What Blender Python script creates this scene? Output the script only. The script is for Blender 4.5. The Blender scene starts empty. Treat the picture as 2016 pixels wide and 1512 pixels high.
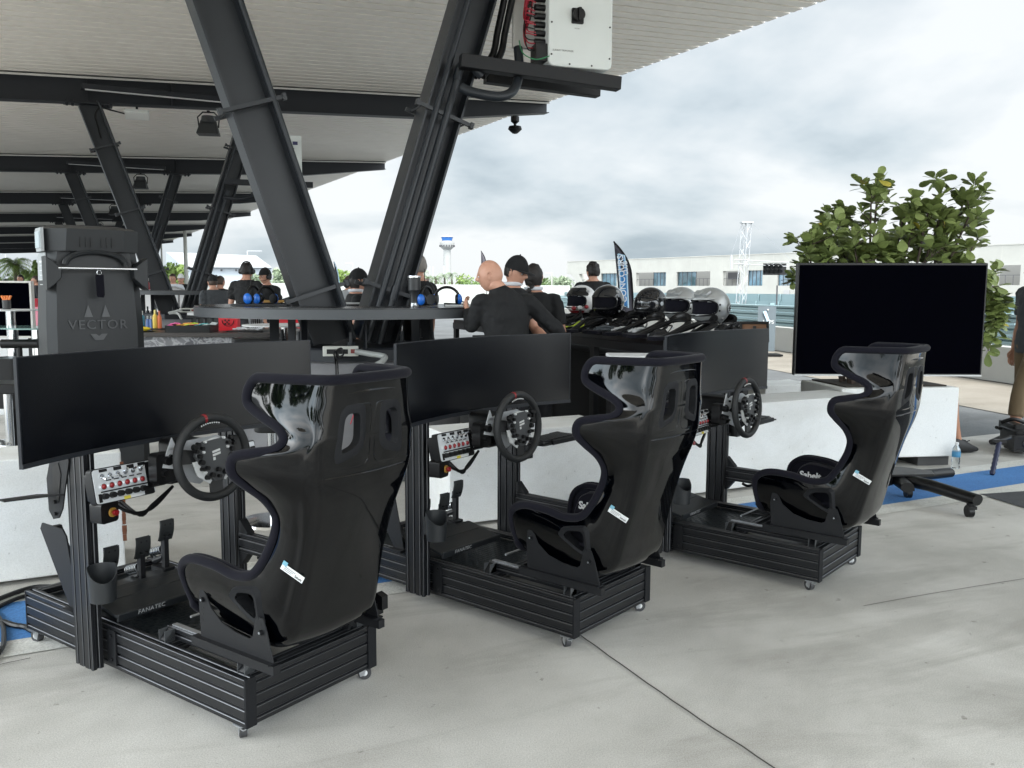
import bpy, math, random
from mathutils import Vector as V, Matrix as M4, noise as NZ
random.seed(7)
R=math.radians
# ------------------------------------------------------------ camera, world, sun
sc=bpy.context.scene; col=sc.collection
FPX=1706.0; PITCH=R(6.1546); ROLL=R(0.271); CH=1.4434
cam=bpy.data.cameras.new('camera'); co=bpy.data.objects.new('camera',cam); col.objects.link(co); sc.camera=co
cam.sensor_fit='HORIZONTAL'; cam.sensor_width=36; cam.lens=36*FPX/2016; cam.clip_start=.05; cam.clip_end=4000
co.matrix_world=M4.Translation((0,0,CH))@M4.Rotation(R(90)-PITCH,4,'X')@M4.Rotation(ROLL,4,'Z')
def ray(px,py):
    a,b=px-1008,py-756; c,s=math.cos(ROLL),math.sin(ROLL)
    X=c*a+s*b; Y=-s*a+c*b; c,s=math.cos(PITCH),math.sin(PITCH)
    return V((X/FPX, c-s*Y/FPX, -s-c*Y/FPX))
def at(px,py,Y):
    d=ray(px,py); return V((0,0,CH))+d*(Y/d.y)
def gr(px,py,z=0.):
    d=ray(px,py); return V((0,0,CH))+d*((z-CH)/d.z)
SUN_EL,SUN_AZ=R(58),R(150)      # azimuth measured clockwise from +Y
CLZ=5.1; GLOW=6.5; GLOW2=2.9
w=bpy.data.worlds.new('World'); sc.world=w; w.use_nodes=True
nt=w.node_tree; N=nt.nodes; Lk=nt.links; N.clear()
def nd(t,**k):
    n=N.new(t)
    for a,b in k.items(): setattr(n,a,b)
    return n
sky=nd('ShaderNodeTexSky',sky_type='NISHITA',sun_disc=False,sun_elevation=SUN_EL,sun_rotation=SUN_AZ,dust_density=3.0)
tc=nd('ShaderNodeTexCoord'); sep=nd('ShaderNodeSeparateXYZ'); Lk.new(tc.outputs['Generated'],sep.inputs[0])
def mth(op,a,b=None,c=None):
    n=nd('ShaderNodeMath',operation=op)
    for i,x in enumerate((a,b,c)):
        if x is None: continue
        if isinstance(x,(int,float)): n.inputs[i].default_value=x
        else: Lk.new(x,n.inputs[i])
    return n.outputs[0]
zz=mth('ADD',mth('MAXIMUM',sep.outputs[2],0.0),.36)
cx=mth('DIVIDE',sep.outputs[0],zz); cy=mth('DIVIDE',sep.outputs[1],zz)
cmb=nd('ShaderNodeCombineXYZ'); Lk.new(cx,cmb.inputs[0]); Lk.new(cy,cmb.inputs[1]); cmb.inputs[2].default_value=CLZ
n1=nd('ShaderNodeTexNoise'); n1.inputs['Scale'].default_value=1.25; n1.inputs['Detail'].default_value=6; n1.inputs['Roughness'].default_value=.50; n1.inputs['Distortion'].default_value=.15; Lk.new(cmb.outputs[0],n1.inputs['Vector'])
cr=nd('ShaderNodeValToRGB'); Lk.new(n1.outputs[0],cr.inputs[0])
e=cr.color_ramp.elements; e[0].position=.39; e[0].color=(.45,.54,.60,1); e[1].position=.57; e[1].color=(.95,.985,1.0,1)
el=cr.color_ramp.elements.new(.47); el.color=(.68,.76,.81,1)
bgs=nd('ShaderNodeBackground'); Lk.new(sky.outputs[0],bgs.inputs[0]); bgs.inputs[1].default_value=.05
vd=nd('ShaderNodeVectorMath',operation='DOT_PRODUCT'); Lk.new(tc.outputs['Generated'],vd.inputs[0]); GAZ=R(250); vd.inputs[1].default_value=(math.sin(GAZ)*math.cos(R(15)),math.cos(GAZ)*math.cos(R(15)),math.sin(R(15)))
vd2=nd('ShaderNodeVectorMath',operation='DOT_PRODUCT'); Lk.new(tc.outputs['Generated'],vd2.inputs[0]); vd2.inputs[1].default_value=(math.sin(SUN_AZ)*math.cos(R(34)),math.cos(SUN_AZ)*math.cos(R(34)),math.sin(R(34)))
back=mth('MULTIPLY_ADD',mth('POWER',mth('MAXIMUM',vd2.outputs['Value'],0.0),2.0),GLOW2,.48)  # sky lobe added behind the camera to fill in light under the canopy
glow=mth('MULTIPLY_ADD',mth('POWER',mth('MAXIMUM',vd.outputs['Value'],0.0),11.0),GLOW,back)   # bright lobe added to the unseen sky at left, for seat highlights
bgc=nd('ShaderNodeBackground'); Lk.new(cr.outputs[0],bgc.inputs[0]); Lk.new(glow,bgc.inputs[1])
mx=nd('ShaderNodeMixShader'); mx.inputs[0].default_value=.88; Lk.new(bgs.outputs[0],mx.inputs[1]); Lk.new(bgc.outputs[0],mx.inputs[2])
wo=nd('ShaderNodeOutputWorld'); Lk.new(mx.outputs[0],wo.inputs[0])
sl=bpy.data.lights.new('sun','SUN'); sl.energy=3.0; sl.angle=R(20); sl.color=(1,.96,.9)
so=bpy.data.objects.new('sun',sl); col.objects.link(so)
so.rotation_euler=V((math.sin(SUN_AZ)*math.cos(SUN_EL),math.cos(SUN_AZ)*math.cos(SUN_EL),math.sin(SUN_EL))).to_track_quat('Z','Y').to_euler()
sc.view_settings.view_transform='Standard'; sc.view_settings.look='None'; sc.view_settings.exposure=1.2; sc.view_settings.gamma=1
sc.render.engine='CYCLES'
sc.cycles.max_bounces=8

# ------------------------------------------------------------ materials
MT={}
def mat(name,colr,rough=.6,metal=0.,spec=.5,coat=0.,noise=None,bump=None,sheen=0.,trans=0.,emit=None,alpha=1.):
    if name in MT: return MT[name]
    m=bpy.data.materials.new(name); m.use_nodes=True; t=m.node_tree; b=t.nodes['Principled BSDF']
    b.inputs['Base Color'].default_value=(*colr,1); b.inputs['Roughness'].default_value=rough; b.inputs['Metallic'].default_value=metal
    b.inputs['Specular IOR Level'].default_value=spec; b.inputs['Coat Weight'].default_value=coat; b.inputs['Coat Roughness'].default_value=.03
    b.inputs['Sheen Weight'].default_value=sheen; b.inputs['Transmission Weight'].default_value=trans; b.inputs['Alpha'].default_value=alpha
    if emit: b.inputs['Emission Color'].default_value=(*emit[:3],1); b.inputs['Emission Strength'].default_value=emit[3]
    tcn=t.nodes.new('ShaderNodeTexCoord')
    if noise:   # (scale, amount, colour2, stretch)
        s,amt,c2=noise[:3]
        mp=t.nodes.new('ShaderNodeMapping'); t.links.new(tcn.outputs['Object'],mp.inputs[0])
        if len(noise)>3: mp.inputs['Scale'].default_value=noise[3]
        n=t.nodes.new('ShaderNodeTexNoise'); n.inputs['Scale'].default_value=s; n.inputs['Detail'].default_value=8; n.inputs['Roughness'].default_value=.62
        t.links.new(mp.outputs[0],n.inputs['Vector'])
        rp=t.nodes.new('ShaderNodeValToRGB'); rp.color_ramp.elements[0].position=.5-amt; rp.color_ramp.elements[1].position=.5+amt
        rp.color_ramp.elements[0].color=(*colr,1); rp.color_ramp.elements[1].color=(*c2,1)
        t.links.new(n.outputs[0],rp.inputs[0]); t.links.new(rp.outputs[0],b.inputs['Base Color'])
    if bump:    # (scale, strength, distance)
        n=t.nodes.new('ShaderNodeTexNoise'); n.inputs['Scale'].default_value=bump[0]; n.inputs['Detail'].default_value=4
        t.links.new(tcn.outputs['Object'],n.inputs['Vector'])
        bp=t.nodes.new('ShaderNodeBump'); bp.inputs['Strength'].default_value=bump[1]; bp.inputs['Distance'].default_value=bump[2]
        t.links.new(n.outputs[0],bp.inputs['Height']); t.links.new(bp.outputs[0],b.inputs['Normal'])
    MT[name]=m; return m
ALU=mat('black anodised aluminium',(.004,.0045,.006),.40,.0,.45)
ALUE=mat('slot edge sheen',(.14,.145,.155),.35,.8)  # sheen of the sky put into a lighter colour on the profile chamfers
GLOSS=mat('gloss black fibreglass',(.0003,.0005,.0010),.045,0,.5,bump=(4,.03,.01)); GLOSS.node_tree.nodes['Principled BSDF'].inputs['IOR'].default_value=1.43
FAB=mat('black seat fabric',(.0055,.0055,.0095),.95,0,.15,sheen=.05,bump=(900,.3,.001))
RUB=mat('matt rubber',(.006,.0065,.008),.7,0,.25)
STEELB=mat('black powder coated steel',(.005,.0055,.007),.5,0,.35,bump=(600,.1,.001))
SCR=mat('dark matt screen',(.001,.0015,.003),.27,0,.42)
SCRG=mat('dark glossy television glass',(.0003,.0004,.0016),.2,0,.006)
BEZ=mat('monitor bezel',(.014,.016,.02),.45,0,.35)
SILV=mat('silver brushed plate',(.62,.64,.66),.35,.45)
ZINC=mat('zinc plated steel',(.55,.57,.6),.3,.9)
CHROME=mat('chrome tube',(.7,.72,.74),.12,1.)
REDP=mat('red plastic',(.22,.008,.012),.3)
YEL=mat('yellow disc',(.32,.17,.03),.5)
WHT=mat('white label',(.60,.61,.61),.5)
LBLU=mat('pale blue print',(.14,.33,.42),.5)
BLK=mat('black plastic',(.004,.004,.0045),.4,0,.35)
GREYP=mat('grey rubber wheel',(.035,.035,.037),.6)
DST=mat('dark grey painted steel',(.022,.026,.031),.38,0,.36,noise=(2.2,.22,(.013,.016,.020)),bump=(40,.05,.002))
DKBEAM=mat('charcoal painted beam',(.010,.012,.016),.5,0,.35)
DECK=mat('galvanised roof deck',(.74,.70,.64),.42,.05,noise=(1.2,.2,(.80,.76,.70),(1,.25,1)))
FLASH=mat('pale flashing',(.5,.49,.46),.5)
def ground_mat(name,base,c2,c3,stain,rough=.75,grain=220,dark=.6,spk=14,gw=.95,sw=.5):
    m=bpy.data.materials.new(name); m.use_nodes=True; t=m.node_tree; b=t.nodes['Principled BSDF']; b.inputs['Roughness'].default_value=rough
    b.inputs['Specular IOR Level'].default_value=.35
    tcn=t.nodes.new('ShaderNodeTexCoord')
    def ns(sc_,det,str_,rot=0,ro=.6,dist=0):
        mp=t.nodes.new('ShaderNodeMapping'); mp.vector_type='TEXTURE'; mp.inputs['Scale'].default_value=str_; mp.inputs['Rotation'].default_value=(0,0,rot)
        t.links.new(tcn.outputs['Object'],mp.inputs[0]); n=t.nodes.new('ShaderNodeTexNoise'); n.inputs['Scale'].default_value=sc_; n.inputs['Detail'].default_value=det; n.inputs['Roughness'].default_value=ro; n.inputs['Distortion'].default_value=dist
        t.links.new(mp.outputs[0],n.inputs['Vector']); return n.outputs[0]
    def ramp(src,p0,c0,p1,c1):
        r=t.nodes.new('ShaderNodeValToRGB'); r.color_ramp.elements[0].position=p0; r.color_ramp.elements[0].color=(*c0,1); r.color_ramp.elements[1].position=p1; r.color_ramp.elements[1].color=(*c1,1); t.links.new(src,r.inputs[0]); return r.outputs[0]
    def mul(a,b_,f=1.):
        n=t.nodes.new('ShaderNodeMix'); n.data_type='RGBA'; n.blend_type='MULTIPLY'; n.inputs[0].default_value=f
        t.links.new(a,n.inputs[6]); t.links.new(b_,n.inputs[7]); return n.outputs[2]
    c=ramp(ns(.9,6,(1,1,1)),.35,base,.68,c2)
    st=ramp(ns(2.4,8,(4.5,1,1),R(22),.66,.5),.37,stain,.50,(1,1,1))
    c=mul(c,st,dark)
    bl=ramp(ns(.55,5,(1,1,1),0,.6,1.2),.33,c3,.5,(1,1,1)); c=mul(c,bl,.5)
    gnn=ns(grain,3,(1,1,1),0,.7); g=ramp(gnn,.34,(.70,.70,.70),.62,(1.10,1.10,1.10)); c=mul(c,g,gw)
    sk=ramp(ns(spk,3,(1,1,1),0,.6),.27,(.22,.20,.18),.32,(1,1,1)); c=mul(c,sk,sw)
    t.links.new(c,b.inputs['Base Color'])
    bp=t.nodes.new('ShaderNodeBump'); bp.inputs['Strength'].default_value=.35; bp.inputs['Distance'].default_value=.004
    t.links.new(gnn,bp.inputs['Height']); t.links.new(bp.outputs[0],b.inputs['Normal'])
    return m
CONC=ground_mat('concrete slab',(.42,.408,.38),(.60,.588,.555),(.60,.60,.58),(.50,.49,.465),dark=.4)
ASPH=ground_mat('weathered asphalt',(.105,.112,.116),(.15,.158,.163),(.72,.72,.72),(.7,.7,.7),.85,60)
ASPD=ground_mat('dark asphalt patch',(.05,.052,.056),(.08,.082,.086),(.8,.8,.8),(.8,.8,.8),.85,90)
BLUE=ground_mat('blue floor paint',(.05,.17,.43),(.07,.22,.50),(.85,.85,.85),(.8,.85,.85),.8,120,.35)
WPNT=ground_mat('white floor paint',(.55,.55,.51),(.64,.64,.61),(.8,.8,.8),(.72,.7,.66),.6,120,.6)
BARR=ground_mat('painted white concrete',(.68,.69,.68),(.72,.73,.72),(.94,.94,.94),(.78,.77,.74),.6,160,.4,34,.3,.35)
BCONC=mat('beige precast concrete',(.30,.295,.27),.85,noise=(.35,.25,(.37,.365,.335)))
GRCONC=mat('grey base concrete',(.10,.10,.105),.7,noise=(5,.3,(.16,.16,.165)),bump=(30,.2,.01))

# ------------------------------------------------------------ mesh builder
class MB:
    def __init__(s): s.v=[]; s.f=[]; s.m=[]
    def add(s,vs,fs,mi=0):
        o=len(s.v); s.v+= [tuple(p) for p in vs]; s.f+=[tuple(i+o for i in f) for f in fs]; s.m+=[mi]*len(fs); return s
    def box(s,c,sz,mi=0,rot=None):
        hx,hy,hz=sz[0]/2,sz[1]/2,sz[2]/2
        P=[V((x,y,z)) for x in(-hx,hx) for y in(-hy,hy) for z in(-hz,hz)]
        if rot is not None: P=[rot@p for p in P]
        c=V(c); P=[p+c for p in P]
        return s.add(P,[(0,1,3,2),(4,6,7,5),(0,4,5,1),(2,3,7,6),(0,2,6,4),(1,5,7,3)],mi)
    def bx(s,x0,x1,y0,y1,z0,z1,mi=0): return s.box(((x0+x1)/2,(y0+y1)/2,(z0+z1)/2),(abs(x1-x0),abs(y1-y0),abs(z1-z0)),mi)
    def rbox(s,c,sz,r=.01,mi=0,rot=None,n=4):   # box rounded about its local z edges
        hx,hy,hz=sz[0]/2,sz[1]/2,sz[2]/2; pts=[]
        for cxx,cyy,a0 in((hx-r,hy-r,0),(-hx+r,hy-r,90),(-hx+r,-hy+r,180),(hx-r,-hy+r,270)):
            for k in range(n+1): a=R(a0+90*k/n); pts.append((cxx+r*math.cos(a),cyy+r*math.sin(a)))
        rot=rot or M4.Identity(3); c=V(c)
        b=[(c+rot@V((x,y,-hz))) for x,y in pts]; t=[(c+rot@V((x,y,hz))) for x,y in pts]; k=len(pts)
        return s.add(b+t,[(i,(i+1)%k,k+(i+1)%k,k+i) for i in range(k)]+[tuple(range(k))[::-1],tuple(range(k,2*k))],mi)
    def prism(s,pts,org,ax,ay,th,mi=0,center=True):   # pts 2d, extruded along ax x ay
        org=V(org);ax=V(ax).normalized();ay=V(ay).normalized();n=ax.cross(ay).normalized(); k=len(pts)
        o0=-th/2 if center else 0
        a=[org+ax*x+ay*y+n*o0 for x,y in pts]; b=[p+n*th for p in a]
        return s.add(a+b,[(i,(i+1)%k,k+(i+1)%k,k+i) for i in range(k)]+[tuple(range(k))[::-1],tuple(range(k,2*k))],mi)
    def ring(s,outer,inner,org,ax,ay,th,mi=0):
        org=V(org);ax=V(ax).normalized();ay=V(ay).normalized();n=ax.cross(ay).normalized();k=len(outer)
        L=[]
        for off in(-th/2,th/2):
            L+= [org+ax*x+ay*y+n*off for x,y in outer]; L+=[org+ax*x+ay*y+n*off for x,y in inner]
        F=[]
        for i in range(k):
            j=(i+1)%k
            F+=[(i,j,k+j,k+i)[::-1],(2*k+i,2*k+j,3*k+j,3*k+i),(i,j,2*k+j,2*k+i),(k+i,k+j,3*k+j,3*k+i)[::-1]]
        return s.add(L,F,mi)
    def cyl(s,p0,p1,r0,r1=None,n=16,mi=0,caps=True):
        r1=r0 if r1 is None else r1; p0=V(p0);p1=V(p1);d=(p1-p0).normalized()
        a=d.orthogonal().normalized();b=d.cross(a)
        L=[p0+(a*math.cos(2*math.pi*i/n)+b*math.sin(2*math.pi*i/n))*r0 for i in range(n)]+[p1+(a*math.cos(2*math.pi*i/n)+b*math.sin(2*math.pi*i/n))*r1 for i in range(n)]
        F=[(i,(i+1)%n,n+(i+1)%n,n+i) for i in range(n)]
        if caps: F+=[tuple(range(n))[::-1],tuple(range(n,2*n))]
        return s.add(L,F,mi)
    def tube(s,path,r,n=10,mi=0,closed=False,caps=True,flat=1.,up=None):
        P=[V(p) for p in path];k=len(P); rr=r if isinstance(r,(list,tuple)) else [r]*k
        L=[];a=None
        for i in range(k):
            t=(P[(i+1)%k]-P[i-1]) if closed else (P[min(i+1,k-1)]-P[max(i-1,0)])
            if t.length<1e-9: t=V((0,0,1))
            t.normalize()
            if up is not None: a=V(up)-t*t.dot(V(up))
            elif a is None: a=t.orthogonal()
            else: a=a-t*a.dot(t)
            if a.length<1e-6: a=t.orthogonal()
            a.normalize(); b=t.cross(a)
            for j in range(n):
                th=2*math.pi*j/n; L.append(P[i]+a*math.cos(th)*rr[i]*flat+b*math.sin(th)*rr[i])
        F=[]
        for i in range(k if closed else k-1):
            for j in range(n):
                i2=(i+1)%k; F.append((i*n+j,i*n+(j+1)%n,i2*n+(j+1)%n,i2*n+j))
        if not closed and caps: F+=[tuple(range(n))[::-1],tuple(range((k-1)*n,k*n))]
        return s.add(L,F,mi)
    def lathe(s,prof,c=(0,0,0),n=24,mi=0,rot=None,sx=1,sy=1):
        c=V(c);L=[];k=len(prof)
        for r,z in prof:
            for j in range(n):
                a=2*math.pi*j/n; p=V((r*math.cos(a)*sx,r*math.sin(a)*sy,z)); L.append(c+(rot@p if rot is not None else p))
        F=[(i*n+j,i*n+(j+1)%n,(i+1)*n+(j+1)%n,(i+1)*n+j) for i in range(k-1) for j in range(n)]
        F+=[tuple(range(n))[::-1],tuple(range((k-1)*n,k*n))]
        return s.add(L,F,mi)
    def grid(s,fn,nu,nv,mi=0,keep=None,cu=False):
        L=[fn(i/nu,j/nv) for i in range(nu+1) for j in range(nv+1)]; F=[]
        for i in range(nu):
            for j in range(nv):
                q=(i*(nv+1)+j,(i+1)*(nv+1)+j,(i+1)*(nv+1)+j+1,i*(nv+1)+j+1)
                if keep and not keep(sum((V(L[x]) for x in q),V())/4): continue
                F.append(q)
        return s.add(L,F,mi)
    def sph(s,c,r,n=16,m=10,mi=0,rot=None):
        r=(r,r,r) if isinstance(r,(int,float)) else r; c=V(c)
        def fn(u,v):
            a=2*math.pi*u;b=math.pi*(v-.5)*.999; p=V((r[0]*math.cos(a)*math.cos(b),r[1]*math.sin(a)*math.cos(b),r[2]*math.sin(b)))
            return c+(rot@p if rot is not None else p)
        return s.grid(fn,n,m,mi)
    def extr(s,p0,p1,w_,h_,up=(0,0,1),mi=0,g=.0042,dep=.008):  # T-slot profile, w_ sideways, h_ along up, slots every 40 mm
        p0=V(p0);p1=V(p1);d=(p1-p0).normalized();b=V(up)-d*d.dot(V(up));b.normalize();a=b.cross(d).normalized()
        poly=[]
        def side(o,dr,inn,L):
            n=max(1,round(L/.04)); st=L/n; c=.0015; poly.append(o+dr*c)
            for k in range(n):
                m=st*(k+.5)
                for q,e in((-g-.0022,0),(-g,.0022),(-g,dep),(g,dep),(g,.0022),(g+.0022,0)): poly.append(o+dr*(m+q)+inn*e)
            poly.append(o+dr*(L-c))
        A=V((1,0));B=V((0,1)); W,H=w_/2,h_/2
        side(V((-W,-H)),A,B,w_);side(V((W,-H)),B,-A,h_);side(V((W,H)),-A,-B,w_);side(V((-W,H)),-B,A,h_)
        k=len(poly); L=[p0+a*q.x+b*q.y for q in poly]+[p1+a*q.x+b*q.y for q in poly]; o=len(s.f)
        s.add(L,[(i,(i+1)%k,k+(i+1)%k,k+i) for i in range(k)]+[tuple(range(k))[::-1],tuple(range(k,2*k))],mi)
        for i in range(k):
            e=(poly[(i+1)%k]-poly[i]).length
            if .002<e<.0045 and abs((poly[(i+1)%k]-poly[i]).x)>1e-5 and abs((poly[(i+1)%k]-poly[i]).y)>1e-5: s.m[o+i]=mi+1
        return s
    def text(s,txt,size,mtx,mi=0,ext=.0006,shear=0.,sp=1.,bold=0.):
        cu=bpy.data.curves.new('t','FONT'); cu.body=txt; cu.size=size; cu.extrude=ext; cu.shear=shear; cu.space_character=sp; cu.offset=bold; cu.align_x='CENTER'; cu.align_y='CENTER'; cu.resolution_u=3
        ob=bpy.data.objects.new('t',cu); col.objects.link(ob); dg=bpy.context.evaluated_depsgraph_get(); me=ob.evaluated_get(dg).to_mesh()
        s.add([mtx@v.co for v in me.vertices],[tuple(p.vertices) for p in me.polygons],mi)
        bpy.data.objects.remove(ob); bpy.data.curves.remove(cu); return s
    def build(s,name,mats,parent=None,smooth=40,world=False,bevel=0,weld=False):
        me=bpy.data.meshes.new(name); vs=s.v
        if world and parent is not None:
            mi_=parent.matrix_basis.inverted(); vs=[mi_@V(p) for p in vs]
        elif world:
            xs=[p[0] for p in vs];ys=[p[1] for p in vs];o=V(((min(xs)+max(xs))/2,(min(ys)+max(ys))/2,min(p[2] for p in vs)))
            vs=[V(p)-o for p in vs]
        me.from_pydata([tuple(p) for p in vs],[],s.f)
        for m in (mats if isinstance(mats,(list,tuple)) else [mats]): me.materials.append(m)
        me.polygons.foreach_set('material_index',s.m)
        if weld:
            import bmesh
            bm=bmesh.new(); bm.from_mesh(me); bmesh.ops.remove_doubles(bm,verts=bm.verts,dist=1e-5); bmesh.ops.recalc_face_normals(bm,faces=bm.faces); bm.to_mesh(me); bm.free()
        if smooth: me.shade_smooth(); me.set_sharp_from_angle(angle=R(smooth))
        me.update(); ob=bpy.data.objects.new(name,me); col.objects.link(ob)
        if world and parent is None: ob.location=o
        if parent is not None: ob.parent=parent
        if bevel:
            b=ob.modifiers.new('bevel','BEVEL'); b.width=bevel; b.segments=2; b.limit_method='ANGLE'; b.harden_normals=False
        return ob
def tag(o,label,cat=None,group=None,kind=None):
    if label: o['label']=label
    if cat: o['category']=cat
    if group: o['group']=group
    if kind: o['kind']=kind
    return o
def thing(name,label,cat,loc=(0,0,0),rz=0.,group=None):
    o=bpy.data.objects.new(name,None); o.empty_display_size=.1; col.objects.link(o)
    o.location=loc; o.rotation_euler=(0,0,rz); o.matrix_basis=M4.Translation(loc)@M4.Rotation(rz,4,'Z')
    return tag(o,label,cat,group)
def single(name,mb,mats,label,cat,group=None,**k): return tag(mb.build(name,mats,None,world=True,**k),label,cat,group)
def struct(name,mb,mats,**k): return tag(mb.build(name,mats,None,**k),None,None,None,'structure')
def dup(o,parent=None,loc=None,rz=None,label=None):
    kids=[c for c in bpy.data.objects if c.parent==o]
    c=o.copy(); col.objects.link(c)
    if parent is not None: c.parent=parent
    if loc is not None: c.location=loc
    if rz is not None: c.rotation_euler=(0,0,rz)
    if label: c['label']=label
    for k in kids: dup(k,c)
    return c
def rx(a): return M4.Rotation(a,3,'X')
def ry(a): return M4.Rotation(a,3,'Y')
def rz_(a): return M4.Rotation(a,3,'Z')
def smooth_path(P,n=6,closed=False):
    P=[V(p) for p in P];k=len(P);out=[]
    for i in range(k if closed else k-1):
        g=(lambda j:P[j%k]) if closed else (lambda j:P[max(0,min(k-1,j))])
        p0,p1,p2,p3=g(i-1),g(i),g(i+1),g(i+2)
        for q in range(n):
            t=q/n; out.append(.5*((2*p1)+(p2-p0)*t+(2*p0-5*p1+4*p2-p3)*t*t+(3*p1-p0-3*p2+p3)*t**3))
    if not closed: out.append(P[-1])
    return out

# ------------------------------------------------------------ ground
A27=R(27.3); DV=V((math.cos(A27),math.sin(A27),0)); DN=V((-math.sin(A27),math.cos(A27),0))
def band(n0,n1,z,name,m,t0=-40,t1=60):
    mb=MB(); mb.add([DV*t0+DN*n0+V((0,0,z)),DV*t1+DN*n0+V((0,0,z)),DV*t1+DN*n1+V((0,0,z)),DV*t0+DN*n1+V((0,0,z))],[(0,1,2,3)])
    return struct(name,mb,m,smooth=0)
mb=MB(); mb.add([(-900,-600,-.02),(900,-600,-.02),(900,1500,-.02),(-900,1500,-.02)],[(0,1,2,3)]); struct('ground',mb,ASPH,smooth=0)
def ext_line(px0,py0,px1,py1,k=6.):
    a,b=gr(px0,py0),gr(px1,py1); d=(b-a).normalized(); return a-d*6,b+d*30
def strip(l0,l1,z,name,m):
    (a,b),(c,d)=l0,l1; mb=MB(); mb.add([V((p.x,p.y,z)) for p in (a,b,d,c)],[(0,1,2,3)]); return struct(name,mb,m,smooth=0)
LWf=ext_line(0,1174,2016,905); LBf=ext_line(0,1191,2016,917); LBn=ext_line(0,1266,2016,952); LWn=ext_line(0,1297,2016,968)
nb=DN.dot(gr(1000,1050))
far=(LWf[0]+DN*.45,LWf[1]+DN*.45); mb=MB(); kc=gr(1290,955)+DN*.5; U0=V((-math.sin(R(28.4)),math.cos(R(28.4)),0)); mb.add([V((p.x,p.y,0)) for p in (far[0]+DN*16,kc+U0*14,kc,far[1],V((80,-40,0)),V((-60,-40,0)))],[(0,1,2,3,4,5)]); struct('pavement',mb,CONC,smooth=0)
strip(LWf,LBf,.004,'white_line',WPNT); strip(LBf,LBn,.0045,'blue_stripe',BLUE); strip(LBn,LWn,.004,'white_line',WPNT)
# asphalt wedge beyond on the right, in front of the stripe
q=[gr(1935,972,.0),gr(2050,960,0),gr(2120,1010,0),gr(2016,1003,0)]
mb=MB(); mb.add([V((p.x,p.y,.0055)) for p in (gr(1928,974),gr(2700,922),gr(2800,1090),gr(2016,1001))],[(0,1,2,3)]); struct('asphalt_patch',mb,ASPD,smooth=0)
JT=mat('dark joint filler',(.045,.042,.038),.9)
def joint(pts,w_=.010):
    mb=MB()
    for a,b in zip(pts,pts[1:]):
        a=V(a);b=V(b);a.z=b.z=.006;d=(b-a).normalized();n=V((-d.y,d.x,0))*w_/2
        mb.add([a-n,b-n,b+n,a+n],[(0,1,2,3)])
    struct('pavement_joint',mb,JT,smooth=0)
j1=[gr(1143,1253),gr(1250,1330),gr(1380,1420),gr(1520,1512),gr(1700,1640)]; joint([p+V((random.uniform(-.003,.003),0,0)) for p in smooth_path(j1,5)],.007)
joint(smooth_path([gr(1700,1195),gr(1850,1168),gr(2100,1128)],5),.004)
joint([gr(-100,1512-180),gr(60,1298)],.006)

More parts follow.
